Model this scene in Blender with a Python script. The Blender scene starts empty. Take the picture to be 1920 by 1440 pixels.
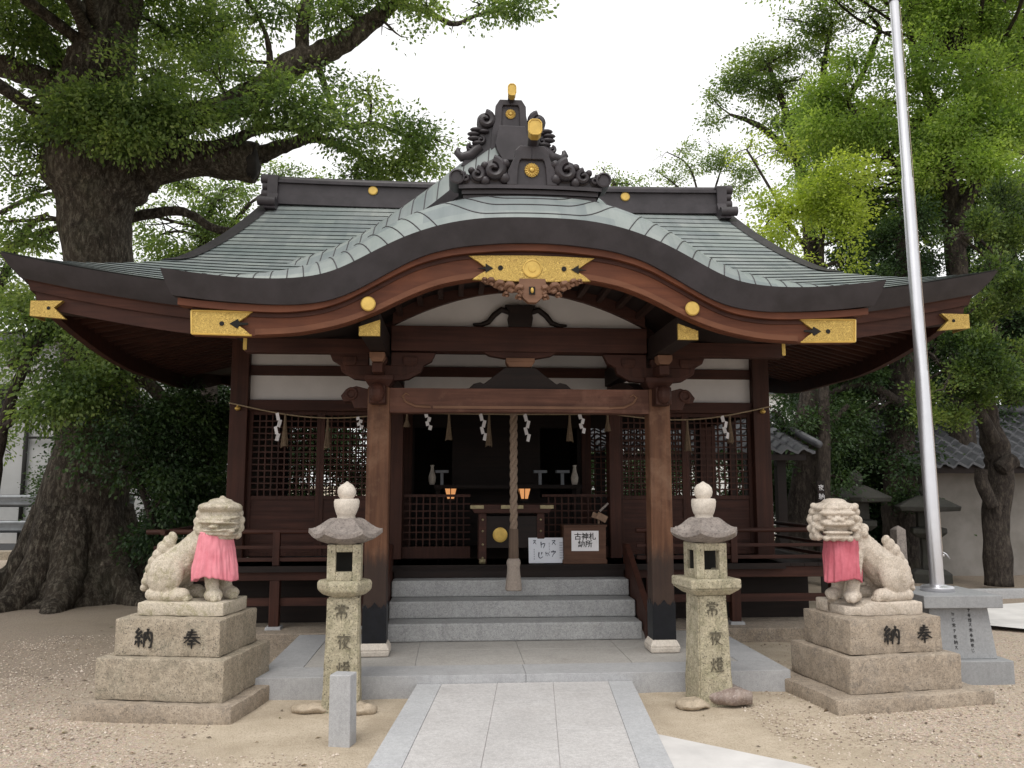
import bpy, bmesh, math, random
import numpy as np
from mathutils import Vector, Matrix, noise as mnoise
R = math.radians
PI = math.pi
random.seed(7)
sc = bpy.context.scene

# ------------------------------------------------------------ camera
CAMX, CAMH, YAW, PIT, FPX = -0.583, 1.6, R(3.93), R(6.92), 1556.0
cd = bpy.data.cameras.new('camera')
cd.sensor_fit = 'HORIZONTAL'; cd.sensor_width = 36.0
cd.lens = FPX / 1920 * 36.0
cd.clip_start = 0.05; cd.clip_end = 3000
cam = bpy.data.objects.new('camera', cd); sc.collection.objects.link(cam)
cam.location = (CAMX, 0, CAMH)
cam.rotation_euler = (R(90) + PIT, 0, -YAW)
sc.camera = cam

# ------------------------------------------------------------ sky
SUN_EL, SUN_AZ = R(62), R(200)          # azimuth clockwise from +Y: behind the camera
w = bpy.data.worlds.new('World'); sc.world = w; w.use_nodes = True
nt = w.node_tree; nt.nodes.clear()
sky = nt.nodes.new('ShaderNodeTexSky'); sky.sky_type = 'NISHITA'; sky.sun_disc = False
sky.sun_elevation = SUN_EL; sky.sun_rotation = SUN_AZ
hs = nt.nodes.new('ShaderNodeHueSaturation'); hs.inputs['Saturation'].default_value = 0.03
b1 = nt.nodes.new('ShaderNodeBackground'); b1.inputs['Strength'].default_value = 0.06
b2 = nt.nodes.new('ShaderNodeBackground'); b2.inputs['Color'].default_value = (1.0, 1.0, 1.0, 1)
b2.inputs['Strength'].default_value = 0.85     # the even white overcast
ad = nt.nodes.new('ShaderNodeAddShader'); wo = nt.nodes.new('ShaderNodeOutputWorld')
nt.links.new(sky.outputs[0], hs.inputs['Color']); nt.links.new(hs.outputs[0], b1.inputs['Color'])
nt.links.new(b1.outputs[0], ad.inputs[0]); nt.links.new(b2.outputs[0], ad.inputs[1])
nt.links.new(ad.outputs[0], wo.inputs['Surface'])

# ------------------------------------------------------------ sun
ld = bpy.data.lights.new('sun', 'SUN'); ld.energy = 1.5; ld.angle = R(28); ld.color = (1, 0.96, 0.9)
sun = bpy.data.objects.new('sun', ld); sc.collection.objects.link(sun)
dirv = Vector((math.sin(SUN_AZ) * math.cos(SUN_EL), math.cos(SUN_AZ) * math.cos(SUN_EL), math.sin(SUN_EL)))
sun.rotation_euler = dirv.to_track_quat('Z', 'Y').to_euler(); sun.location = (0, -5, 20)

vs = sc.view_settings
vs.view_transform = 'Standard'; vs.look = 'None'; vs.exposure = 0.2; vs.gamma = 1.0; vs.use_curve_mapping = False
try:
    sc.cycles.max_bounces = 6; sc.cycles.diffuse_bounces = 3; sc.cycles.transparent_max_bounces = 4
except Exception:
    pass

# ------------------------------------------------------------ helpers
def ray(px, py):
    r = (px - 960) / FPX; u = (720 - py) / FPX
    fw = math.cos(PIT) - u * math.sin(PIT); up = math.sin(PIT) + u * math.cos(PIT)
    return Vector((r * math.cos(YAW) + fw * math.sin(YAW), -r * math.sin(YAW) + fw * math.cos(YAW), up))

def at(px, py, Y):                       # survey helper: sight line through a photo point, cut at depth Y
    d = ray(px, py); t = Y / d.y
    return Vector((CAMX + t * d.x, Y, CAMH + t * d.z))

def gr(px, py, z=0.0):
    d = ray(px, py); t = (z - CAMH) / d.z
    return Vector((CAMX + t * d.x, t * d.y, z))

WM = {}
def link(o): sc.collection.objects.link(o)

def tag(o, label=None, cat=None, group=None, kind=None):
    if label: o['label'] = label
    if cat: o['category'] = cat
    if group: o['group'] = group
    if kind: o['kind'] = kind
    return o

def thing(name, label, cat, loc=(0, 0, 0), rz=0.0, group=None):
    o = bpy.data.objects.new(name, None); link(o)
    o.empty_display_size = 0.2
    o.location = loc; o.rotation_euler = (0, 0, rz)
    WM[o.name] = Matrix.Translation(loc) @ Matrix.Rotation(rz, 4, 'Z')
    return tag(o, label, cat, group)

def copy_tree(o, parent=None):
    c = o.copy(); link(c); c.parent = parent
    if parent: c.matrix_parent_inverse = o.matrix_parent_inverse
    for ch in o.children: copy_tree(ch, c)
    return c

class MB:
    def __init__(s): s.v = []; s.f = []; s.mi = []
    def add(s, vs, fs, mi=0):
        n = len(s.v); s.v += [tuple(p) for p in vs]; s.f += [tuple(i + n for i in f) for f in fs]; s.mi += [mi] * len(fs)
        return s
    def box(s, c, d, rz=0, M=None, mi=0):
        x, y, z = d[0] / 2, d[1] / 2, d[2] / 2
        P = [Vector(p) for p in ((-x, -y, -z), (x, -y, -z), (x, y, -z), (-x, y, -z), (-x, -y, z), (x, -y, z), (x, y, z), (-x, y, z))]
        m = Matrix.Translation(c) @ (M if M is not None else Matrix.Rotation(rz, 4, 'Z'))
        return s.add([m @ p for p in P], [(3, 2, 1, 0), (4, 5, 6, 7), (0, 1, 5, 4), (1, 2, 6, 5), (2, 3, 7, 6), (3, 0, 4, 7)], mi)
    def b2(s, x0, x1, y0, y1, z0, z1, mi=0):
        return s.box(((x0 + x1) / 2, (y0 + y1) / 2, (z0 + z1) / 2), (abs(x1 - x0), abs(y1 - y0), abs(z1 - z0)), mi=mi)
    def frus(s, c, d0, d1, z0, z1, off=(0, 0), mi=0):
        P = []
        for (dx, dy), z, o in ((d0, z0, (0, 0)), (d1, z1, off)):
            for a, b in ((-1, -1), (1, -1), (1, 1), (-1, 1)): P.append((c[0] + o[0] + a * dx / 2, c[1] + o[1] + b * dy / 2, z))
        return s.add(P, [(3, 2, 1, 0), (4, 5, 6, 7), (0, 1, 5, 4), (1, 2, 6, 5), (2, 3, 7, 6), (3, 0, 4, 7)], mi)
    def prism(s, poly, y0, y1, mi=0):    # polygon in x,z (counter-clockwise seen from -y), extruded along y
        n = len(poly)
        P = [(x, y0, z) for x, z in poly] + [(x, y1, z) for x, z in poly]
        F = [tuple(range(n)), tuple(range(2 * n - 1, n - 1, -1))]
        F += [(i, i + n, (i + 1) % n + n, (i + 1) % n) for i in range(n)]
        return s.add(P, F, mi)
    def lathe(s, prof, c=(0, 0, 0), n=24, axis='z', mi=0, rot=0.0, sx=1.0, sy=1.0):
        P = []; F = []
        for r, z in prof:
            for k in range(n):
                a = 2 * PI * k / n + rot
                q = (r * math.cos(a) * sx, r * math.sin(a) * sy, z)
                if axis == 'y': q = (q[0], -q[2], q[1])
                if axis == 'x': q = (q[2], q[0], q[1])
                P.append((c[0] + q[0], c[1] + q[1], c[2] + q[2]))
        m = len(prof)
        for i in range(m - 1):
            for k in range(n):
                F.append((i * n + k, i * n + (k + 1) % n, (i + 1) * n + (k + 1) % n, (i + 1) * n + k))
        F.append(tuple(range(n - 1, -1, -1))); F.append(tuple((m - 1) * n + k for k in range(n)))
        return s.add(P, F, mi)
    def ell(s, c, r, n=14, m=10, M=None, mi=0):
        P = []; F = []
        for i in range(m + 1):
            t = PI * i / m
            for k in range(n):
                a = 2 * PI * k / n
                p = Vector((r[0] * math.sin(t) * math.cos(a), r[1] * math.sin(t) * math.sin(a), r[2] * math.cos(t)))
                if M is not None: p = M @ p
                P.append((c[0] + p.x, c[1] + p.y, c[2] + p.z))
        for i in range(m):
            for k in range(n):
                F.append((i * n + k, (i + 1) * n + k, (i + 1) * n + (k + 1) % n, i * n + (k + 1) % n))
        return s.add(P, F, mi)
    def tube(s, pts, rad, n=8, jit=0.0, mi=0, cap=True, ph=0.0):
        pts = [Vector(p) for p in pts]; m = len(pts)
        if not hasattr(rad, '__len__'): rad = [rad] * m
        P = []; F = []
        up = Vector((0.13, 0.27, 1)).normalized(); pa = None
        for i, p in enumerate(pts):
            t = (pts[min(i + 1, m - 1)] - pts[max(i - 1, 0)])
            if t.length < 1e-9: t = Vector((0, 0, 1))
            t.normalize()
            if pa is None:
                pa = t.cross(up)
                if pa.length < 0.05: pa = t.cross(Vector((1, 0, 0)))
            pa = (pa - t * pa.dot(t)).normalized(); b = t.cross(pa)
            for k in range(n):
                a = 2 * PI * k / n + ph
                d = pa * math.cos(a) + b * math.sin(a)
                rr = rad[i]
                if jit: rr *= 1 + jit * mnoise.noise((p + d * rad[i]) * (0.9 / max(rad[i], 0.02) ** 0.6))
                P.append(p + d * rr)
        for i in range(m - 1):
            for k in range(n):
                F.append((i * n + k, i * n + (k + 1) % n, (i + 1) * n + (k + 1) % n, (i + 1) * n + k))
        if cap:
            F.append(tuple(range(n - 1, -1, -1))); F.append(tuple((m - 1) * n + k for k in range(n)))
        return s.add(P, F, mi)
    def grid(s, rows, flip=False, mi=0):
        m = len(rows); n = len(rows[0])
        F = []
        for i in range(m - 1):
            for k in range(n - 1):
                q = (i * n + k, i * n + k + 1, (i + 1) * n + k + 1, (i + 1) * n + k)
                F.append(q[::-1] if flip else q)
        return s.add([p for r in rows for p in r], F, mi)
    def build(s, name, mat, parent=None, world=True, smooth=False, bevel=0, label=None, solid=0, auto=None):
        me = bpy.data.meshes.new(name)
        V = s.v
        if parent is not None and world:
            inv = WM[parent.name].inverted(); V = [inv @ Vector(p) for p in V]
        me.from_pydata([tuple(p) for p in V], [], s.f)
        mats = mat if isinstance(mat, (list, tuple)) else [mat]
        for m in mats: me.materials.append(m)
        if len(mats) > 1: me.polygons.foreach_set('material_index', s.mi)
        bm = bmesh.new(); bm.from_mesh(me)
        bmesh.ops.recalc_face_normals(bm, faces=bm.faces[:]) if solid >= 0 else None
        bm.to_mesh(me); bm.free()
        if smooth:
            me.polygons.foreach_set('use_smooth', [True] * len(me.polygons))
            if auto:
                try: me.set_sharp_from_angle(angle=R(auto))
                except Exception: pass
        o = bpy.data.objects.new(name, me); link(o)
        if parent is not None:
            o.parent = parent; WM[o.name] = WM[parent.name]
        if bevel:
            b = o.modifiers.new('bevel', 'BEVEL'); b.width = bevel; b.segments = 2; b.limit_method = 'ANGLE'; b.angle_limit = R(40)
        if solid > 0:
            b = o.modifiers.new('solid', 'SOLIDIFY'); b.thickness = solid; b.offset = 0
        if label: o['label'] = label
        return o

def smooth_path(pts, k=4):               # Catmull-Rom through 4-tuples
    out = []; n = len(pts); P = [np.array(p, float) for p in pts]
    for i in range(n - 1):
        p0, p1, p2, p3 = P[max(i - 1, 0)], P[i], P[i + 1], P[min(i + 2, n - 1)]
        for j in range(k):
            t = j / k
            out.append(0.5 * ((2 * p1) + (-p0 + p2) * t + (2 * p0 - 5 * p1 + 4 * p2 - p3) * t * t + (-p0 + 3 * p1 - 3 * p2 + p3) * t ** 3))
    out.append(P[-1]); return out

# ------------------------------------------------------------ materials
def nodes(name):
    m = bpy.data.materials.new(name); m.use_nodes = True
    t = m.node_tree; b = t.nodes['Principled BSDF']
    return m, t, b
def N(t, kind, **kw):
    n = t.nodes.new('ShaderNode' + kind)
    for k, v in kw.items():
        if k in n.inputs.keys(): n.inputs[k].default_value = v
        else: setattr(n, k, v)
    return n
def coords(t, scale=(1, 1, 1), src='Object'):
    tc = N(t, 'TexCoord'); mp = N(t, 'Mapping'); mp.inputs['Scale'].default_value = scale
    t.links.new(tc.outputs[src], mp.inputs[0]); return mp.outputs[0]
def rgba(c): return (c[0], c[1], c[2], 1)
def ramp(t, fac, stops):
    r = N(t, 'ValToRGB'); e = r.color_ramp.elements
    while len(e) < len(stops): e.new(0.5)
    for i, (p, c) in enumerate(stops):
        e[i].position = p; e[i].color = rgba(c) if hasattr(c, '__len__') else (c, c, c, 1)
    t.links.new(fac, r.inputs[0]); return r.outputs[0]
def mix(t, fac, a, b, mode='MIX'):
    m = N(t, 'Mix', data_type='RGBA', blend_type=mode)
    for sock, v in ((m.inputs[0], fac), (m.inputs[6], a), (m.inputs[7], b)):
        if isinstance(v, bpy.types.NodeSocket): t.links.new(v, sock)
        elif hasattr(v, '__len__'): sock.default_value = rgba(v)
        else: sock.default_value = v
    return m.outputs[2]
def noise(t, vec, scale, detail=4, rough=0.6, dist=0.0):
    n = N(t, 'TexNoise', Scale=scale, Detail=detail, Roughness=rough, Distortion=dist)
    t.links.new(vec, n.inputs['Vector']); return n.outputs['Fac']
def bump(t, b, h, strength=0.4, dist=0.01):
    n = N(t, 'Bump', Strength=strength, Distance=dist)
    t.links.new(h, n.inputs['Height']); t.links.new(n.outputs[0], b.inputs['Normal'])

def stone(name, c1, c2, spk=(0.1, 0.1, 0.1), spot=0.5, scale=6, fine=160, lichen=None, rough=0.85, bs=0.6, bd=0.008, la=0.8, ld=0.6):
    m, t, b = nodes(name); v = coords(t)
    big = noise(t, v, scale, 5, 0.65)
    col = mix(t, ramp(t, big, [(0.3, 0), (0.7, 1)]), c1, c2)
    if lichen:
        l = noise(t, v, scale * 1.7, 6, 0.75, ld)
        col = mix(t, ramp(t, l, [(0.48, 0), (0.66 if la > 0.5 else 0.8, la)]), col, lichen)
    col = mix(t, ramp(t, noise(t, v, fine * 0.22, 5, 0.75), [(0.42, 0.45 * spot), (0.56, 0)]), col, tuple(x * 0.55 for x in c1))
    st = noise(t, coords(t, (7, 7, 0.7)), 1.0, 5, 0.7)       # rain streaks
    col = mix(t, ramp(t, st, [(0.52, 0), (0.72, 0.45 * min(1, spot))]), col, tuple(x * 0.5 for x in c1))
    f = noise(t, v, fine, 2, 0.7)
    col = mix(t, ramp(t, f, [(0.30, spot), (0.46, 0)]), col, spk)
    f2 = noise(t, v, fine * 0.6, 2, 0.5)
    col = mix(t, ramp(t, f2, [(0.55, 0), (0.7, spot * 0.6)]), col, tuple(min(1, x * 1.5) for x in c1))
    t.links.new(col, b.inputs['Base Color']); b.inputs['Roughness'].default_value = rough
    h = mix(t, 0.5, noise(t, v, fine * 0.35, 4, 0.7), noise(t, v, scale * 4, 4, 0.6))
    bump(t, b, h, bs, bd)
    return m

def wood(name, c1, c2, axis='z', rough=0.65, g=26, bs=0.25, worn=None, foot=None):
    sc_ = {'x': (1.2, g, g), 'y': (g, 1.2, g), 'z': (g, g, 1.2)}[axis]
    m, t, b = nodes(name); v = coords(t, sc_); v0 = coords(t)
    gf = noise(t, v, 1.0, 5, 0.65, 0.4)
    col = mix(t, ramp(t, gf, [(0.3, 0), (0.7, 1)]), c1, c2)
    bl = noise(t, v0, 2.2, 4, 0.6)
    col = mix(t, ramp(t, bl, [(0.35, 0.45), (0.65, 0)]), col, tuple(x * 0.45 for x in c1))
    if worn:
        wv = noise(t, v0, 3.3, 5, 0.7)
        col = mix(t, ramp(t, wv, [(0.5, 0), (0.72, 0.6)]), col, worn)
    if foot:                              # rain-blackened foot of a post
        sx = N(t, 'SeparateXYZ'); t.links.new(v0, sx.inputs[0])
        a = N(t, 'Math', operation='MULTIPLY_ADD'); a.inputs[1].default_value = 0.55
        t.links.new(noise(t, coords(t, (7, 7, 0.9)), 1.6, 5, 0.7), a.inputs[0]); t.links.new(sx.outputs[2], a.inputs[2])
        q = N(t, 'Math', operation='MULTIPLY'); q.inputs[1].default_value = 0.25
        t.links.new(a.outputs[0], q.inputs[0])
        col = mix(t, ramp(t, q.outputs[0], [(foot * 0.25, 0.85), ((foot + 0.16) * 0.25, 0)]), col, (0.030, 0.021, 0.018))
    t.links.new(col, b.inputs['Base Color']); b.inputs['Roughness'].default_value = rough
    b.inputs['Specular IOR Level'].default_value = 0.3
    bump(t, b, gf, bs, 0.004)
    return m

def plain(name, c, rough=0.7, metal=0.0, var=0.15, scale=8, bs=0.1, c2=None, spec=0.4):
    m, t, b = nodes(name); v = coords(t)
    n = noise(t, v, scale, 5, 0.65)
    a = c2 or tuple(x * (1 - var * 2) for x in c)
    col = mix(t, ramp(t, n, [(0.35, 0), (0.65, 1)]), a, c)
    t.links.new(col, b.inputs['Base Color']); b.inputs['Roughness'].default_value = rough
    b.inputs['Metallic'].default_value = metal; b.inputs['Specular IOR Level'].default_value = spec
    if bs: bump(t, b, noise(t, v, scale * 6, 4, 0.6), bs, 0.004)
    return m

def leafmat(name, cols, trans=0.35, rough=0.5):
    m, t, b = nodes(name)
    g = N(t, 'NewGeometry')
    v = coords(t)
    f = N(t, 'Math', operation='MULTIPLY_ADD'); f.inputs[1].default_value = 0.45
    t.links.new(g.outputs['Random Per Island'], f.inputs[0])
    cl = N(t, 'Math', operation='MULTIPLY'); cl.inputs[1].default_value = 0.9
    big = noise(t, v, 1.3, 3, 0.55)
    rb = ramp(t, big, [(0.36, 0.0), (0.64, 0.55)])
    t.links.new(rb, f.inputs[2])
    n = len(cols)
    col = ramp(t, f.outputs[0], [(i / (n - 1), c) for i, c in enumerate(cols)])
    t.links.new(col, b.inputs['Base Color']); b.inputs['Roughness'].default_value = rough
    b.inputs['Specular IOR Level'].default_value = 0.35
    tr = N(t, 'BsdfTranslucent')
    tcol = mix(t, 1.0, col, (1.75, 1.8, 0.85), 'MULTIPLY')
    t.links.new(tcol, tr.inputs['Color'])
    ms = N(t, 'MixShader'); ms.inputs[0].default_value = trans
    out = t.nodes['Material Output']
    t.links.new(b.outputs[0], ms.inputs[1]); t.links.new(tr.outputs[0], ms.inputs[2]); t.links.new(ms.outputs[0], out.inputs[0])
    return m

def bark(name, c1, c2, c3, sz=0.36, bd=0.06, sc_=15.0):
    m, t, b = nodes(name); v = coords(t, (1, 1, sz)); v0 = coords(t)
    w_ = N(t, 'TexNoise', Scale=7.0, Detail=5.0, Roughness=0.7)
    t.links.new(v, w_.inputs['Vector'])
    vm = N(t, 'VectorMath', operation='MULTIPLY_ADD'); vm.inputs[1].default_value = (0.22, 0.22, 0.22)
    t.links.new(w_.outputs['Color'], vm.inputs[0]); t.links.new(v, vm.inputs[2])
    fine = noise(t, vm.outputs[0], sc_, 8, 0.75)
    rid = ramp(t, fine, [(0.36, 0), (0.58, 1)])
    n1 = noise(t, v0, 1.1, 6, 0.7)
    col = mix(t, ramp(t, n1, [(0.35, 0), (0.62, 1)]), c1, c2)
    col = mix(t, ramp(t, noise(t, v, 20, 6, 0.8), [(0.48, 0), (0.58, 0.9)]), col, c3)
    col = mix(t, ramp(t, noise(t, v0, 0.9, 4, 0.7), [(0.55, 0), (0.72, 0.5)]), col, (0.05, 0.06, 0.03))
    col = mix(t, ramp(t, rid, [(0.0, 0.75), (0.7, 0)]), col, tuple(x * 0.3 for x in c1))
    t.links.new(col, b.inputs['Base Color']); b.inputs['Roughness'].default_value = 0.95
    b.inputs['Specular IOR Level'].default_value = 0.2
    bump(t, b, mix(t, 0.4, rid, noise(t, v, 40, 6, 0.75)), 1.0, bd)
    return m

MAT = {}
MAT['copper'] = None
def make_copper():
    m, t, b = nodes('patinated_copper'); v = coords(t); vs_ = coords(t, (9, 0.8, 0.8))
    n1 = noise(t, v, 1.3, 5, 0.6); n2 = noise(t, vs_, 1.0, 5, 0.65)
    col = mix(t, ramp(t, n1, [(0.3, 0), (0.7, 1)]), (0.185, 0.218, 0.215), (0.265, 0.282, 0.280))
    col = mix(t, ramp(t, n2, [(0.42, 0.0), (0.75, 0.55)]), col, (0.125, 0.155, 0.158))
    br = N(t, 'TexBrick', Scale=1.0); br.inputs['Mortar Size'].default_value = 0.0
    br.inputs['Brick Width'].default_value = 0.42; br.inputs['Row Height'].default_value = 0.13
    br.inputs['Color1'].default_value = (0.78, 0.80, 0.82, 1); br.inputs['Color2'].default_value = (1.1, 1.1, 1.06, 1)
    t.links.new(v, br.inputs['Vector'])
    col = mix(t, 1.0, col, br.outputs['Color'], 'MULTIPLY')
    t.links.new(col, b.inputs['Base Color']); b.inputs['Roughness'].default_value = 0.5
    b.inputs['Specular IOR Level'].default_value = 0.5
    bump(t, b, noise(t, v, 7, 4, 0.6), 0.18, 0.02)
    return m
MAT['copper'] = make_copper()
MAT['copper_dark'] = plain('dark_oxidised_copper', (0.038, 0.033, 0.038), 0.5, 0.0, 0.2, 5, 0.08)
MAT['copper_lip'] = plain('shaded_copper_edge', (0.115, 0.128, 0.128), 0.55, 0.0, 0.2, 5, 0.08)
MAT['crest'] = plain('dark_ridge_copper', (0.042, 0.035, 0.040), 0.45, 0.0, 0.25, 6, 0.15)
MAT['ridge'] = plain('ridge_copper', (0.048, 0.041, 0.046), 0.5, 0.0, 0.2, 4, 0.1)
def make_gold():
    m, t, b = nodes('gilt_brass'); v = coords(t)
    vo = N(t, 'TexVoronoi', Scale=38.0); vo.feature = 'SMOOTH_F1'
    d = N(t, 'TexNoise', Scale=14.0, Detail=2.0, Distortion=2.5)
    t.links.new(v, d.inputs['Vector']); t.links.new(d.outputs['Color'], vo.inputs['Vector'])
    vo.inputs['Scale'].default_value = 20.0
    h = ramp(t, vo.outputs['Distance'], [(0.30, 0), (0.52, 1)])
    col = mix(t, h, (0.25, 0.155, 0.035), (0.62, 0.43, 0.115))
    t.links.new(col, b.inputs['Base Color']); b.inputs['Metallic'].default_value = 0.45; b.inputs['Roughness'].default_value = 0.42
    bump(t, b, h, 0.35, 0.004)
    return m
MAT['gold'] = make_gold()
MAT['gold_plain'] = plain('polished_gilt', (0.64, 0.43, 0.11), 0.35, 0.4, 0.12, 12, 0.05)
MAT['wood_post'] = wood('brown_cedar_post', (0.0831, 0.0339, 0.0179), (0.1857, 0.0873, 0.0467), 'z', foot=1.18, worn=(0.25, 0.145, 0.09))
MAT['wood_x'] = wood('dark_red_beam', (0.0325, 0.0105, 0.0072), (0.0761, 0.0271, 0.0169), 'x')
MAT['wood_y'] = wood('dark_red_rafter', (0.021, 0.0084, 0.0063), (0.049, 0.021, 0.014), 'y')
MAT['wood_z'] = wood('dark_red_column', (0.0325, 0.0105, 0.0064), (0.0761, 0.0263, 0.0161), 'z')
MAT['wood_red'] = wood('reddish_bargeboard', (0.0842, 0.0247, 0.0113), (0.1543, 0.051, 0.0226), 'x', g=14)
MAT['wood_red2'] = wood('lighter_bargeboard_edge', (0.1148, 0.0408, 0.0187), (0.1785, 0.0706, 0.0357), 'x', g=14)
MAT['wood_tan'] = wood('tan_carved_wood', (0.1445, 0.0723, 0.0425), (0.2465, 0.1318, 0.0808), 'x', g=10)
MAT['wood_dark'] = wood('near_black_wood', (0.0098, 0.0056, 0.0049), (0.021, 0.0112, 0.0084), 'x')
MAT['plaster'] = plain('white_plaster', (0.62, 0.60, 0.595), 0.9, 0, 0.05, 3, 0.1)
MAT['iron_shoe'] = plain('blue_black_metal', (0.012, 0.013, 0.017), 0.45, 0.3, 0.2, 10, 0.1)
MAT['granite'] = stone('grey_granite', (0.36, 0.36, 0.37), (0.44, 0.44, 0.445), (0.14, 0.14, 0.15), 0.55, 3, 170, rough=0.75, bs=0.25, bd=0.003)
MAT['granite_dark'] = stone('cool_grey_granite', (0.25, 0.255, 0.265), (0.31, 0.315, 0.32), (0.10, 0.10, 0.11), 0.5, 3, 170, rough=0.6, bs=0.2, bd=0.003)
MAT['granite_step'] = stone('step_granite', (0.36, 0.36, 0.36), (0.44, 0.44, 0.435), (0.10, 0.10, 0.11), 0.85, 2.5, 150, la=0.4, ld=0.0, lichen=(0.21, 0.19, 0.17), rough=0.8, bs=0.3, bd=0.004)
MAT['paving'] = stone('pale_paving_granite', (0.46, 0.445, 0.44), (0.57, 0.555, 0.55), (0.24, 0.22, 0.21), 0.6, 1.6, 150, la=0.5, ld=0.0, lichen=(0.40, 0.375, 0.36), rough=0.85, bs=0.2, bd=0.003)
MAT['old_stone'] = stone('weathered_beige_stone', (0.33, 0.275, 0.205), (0.46, 0.395, 0.31), (0.07, 0.06, 0.05), 1.0, 5, 105, lichen=(0.25, 0.225, 0.17), bs=0.9, bd=0.012)
MAT['old_stone2'] = stone('weathered_brown_stone', (0.315, 0.255, 0.195), (0.43, 0.36, 0.285), (0.08, 0.068, 0.056), 0.95, 5, 110, lichen=(0.22, 0.19, 0.16), bs=0.9, bd=0.012)
MAT['statue'] = stone('pale_carved_stone', (0.50, 0.425, 0.35), (0.63, 0.56, 0.485), (0.17, 0.14, 0.11), 0.75, 7, 150, lichen=(0.34, 0.29, 0.225), bs=0.8, bd=0.008)
MAT['statue_moss'] = stone('mossy_carved_stone', (0.50, 0.44, 0.35), (0.60, 0.53, 0.44), (0.13, 0.12, 0.07), 0.8, 7, 150, lichen=(0.27, 0.245, 0.13), bs=0.9, bd=0.01)
MAT['lantern'] = stone('lichened_lantern_stone', (0.37, 0.325, 0.225), (0.48, 0.43, 0.32), (0.07, 0.065, 0.045), 1.0, 5, 92, lichen=(0.24, 0.23, 0.14), bs=1.0, bd=0.014)
MAT['lantern_roof'] = stone('grey_lantern_stone', (0.21, 0.178, 0.16), (0.31, 0.272, 0.245), (0.07, 0.06, 0.055), 0.8, 6, 70, lichen=(0.135, 0.115, 0.105), bs=0.8, bd=0.01)
MAT['finial'] = stone('pale_finial_stone', (0.56, 0.50, 0.43), (0.66, 0.60, 0.53), (0.25, 0.21, 0.17), 0.5, 8, 120, bs=0.6, bd=0.006)
MAT['ink'] = plain('black_inscription_paint', (0.022, 0.019, 0.017), 0.8, 0, 0.3, 40, 0)
MAT['ink_worn'] = plain('worn_inscription_paint', (0.07, 0.062, 0.045), 0.9, 0, 0.45, 60, 0.3, c2=(0.16, 0.14, 0.10))
MAT['void'] = plain('dark_recess', (0.015, 0.014, 0.012), 0.9, 0, 0.2, 10, 0)
MAT['steel'] = plain('brushed_aluminium', (0.62, 0.62, 0.65), 0.33, 0.85, 0.05, 3, 0.03)
MAT['cloth_pink'] = plain('faded_pink_cloth', (0.74, 0.275, 0.325), 0.9, 0, 0.1, 9, 0.25, c2=(0.62, 0.19, 0.235))
MAT['cloth_red'] = plain('rose_red_cloth', (0.55, 0.15, 0.19), 0.85, 0, 0.1, 9, 0.25, c2=(0.42, 0.095, 0.125))
MAT['paper'] = plain('white_paper', (0.80, 0.78, 0.80), 0.8, 0, 0.03, 6, 0.03)
MAT['paper_blue'] = plain('cool_white_board', (0.72, 0.74, 0.80), 0.6, 0, 0.03, 6, 0.02)
MAT['straw'] = plain('dull_straw', (0.20, 0.145, 0.095), 0.95, 0, 0.2, 60, 0.3)
MAT['rope'] = plain('brown_bell_rope', (0.27, 0.20, 0.15), 0.95, 0, 0.15, 70, 0.4)
MAT['rope_end'] = plain('grey_rope_sleeve', (0.36, 0.30, 0.255), 0.9, 0, 0.12, 50, 0.3)
MAT['tile'] = plain('grey_roof_tile', (0.115, 0.118, 0.13), 0.5, 0, 0.2, 5, 0.1)
MAT['bark_big'] = bark('camphor_bark', (0.060, 0.046, 0.036), (0.105, 0.084, 0.064), (0.235, 0.205, 0.16))
MAT['bark_dark'] = bark('dark_bark', (0.036, 0.029, 0.025), (0.062, 0.050, 0.042), (0.10, 0.083, 0.068), bd=0.02)
MAT['leaf_deep'] = leafmat('deep_green_leaf', [(0.048, 0.083, 0.036), (0.098, 0.153, 0.054), (0.18, 0.247, 0.083), (0.285, 0.345, 0.126)], 0.5)
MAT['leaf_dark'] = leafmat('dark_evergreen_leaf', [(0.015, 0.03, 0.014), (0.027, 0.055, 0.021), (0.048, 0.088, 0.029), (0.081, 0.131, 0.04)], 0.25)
MAT['leaf_bright'] = leafmat('bright_green_leaf', [(0.11, 0.181, 0.054), (0.187, 0.275, 0.075), (0.275, 0.369, 0.101), (0.363, 0.456, 0.14)], 0.55)
MAT['leaf_yellow'] = leafmat('yellow_green_leaf', [(0.158, 0.218, 0.046), (0.264, 0.328, 0.065), (0.35, 0.414, 0.086), (0.444, 0.494, 0.122)], 0.55)
MAT['leaf_mid'] = leafmat('mid_green_leaf', [(0.058, 0.097, 0.038), (0.108, 0.165, 0.06), (0.182, 0.243, 0.084), (0.263, 0.321, 0.121)], 0.5)
MAT['needle'] = leafmat('juniper_spray', [(0.018, 0.039, 0.016), (0.044, 0.078, 0.023), (0.111, 0.169, 0.039), (0.221, 0.267, 0.065)], 0.3)
MAT['concrete'] = plain('bright_concrete', (0.64, 0.62, 0.605), 0.9, 0, 0.09, 2.5, 0.2)
MAT['paving_warm'] = stone('warm_worn_paving', (0.37, 0.35, 0.325), (0.46, 0.44, 0.415), (0.14, 0.13, 0.12), 0.6, 1.4, 150, la=0.45, ld=0.0, lichen=(0.27, 0.245, 0.22), bs=0.25, bd=0.003)
MAT['paving_edge'] = stone('cool_border_granite', (0.41, 0.415, 0.43), (0.49, 0.495, 0.505), (0.2, 0.2, 0.21), 0.5, 1.6, 150, la=0.35, ld=0.0, lichen=(0.34, 0.335, 0.33), rough=0.85, bs=0.2, bd=0.003)
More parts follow.
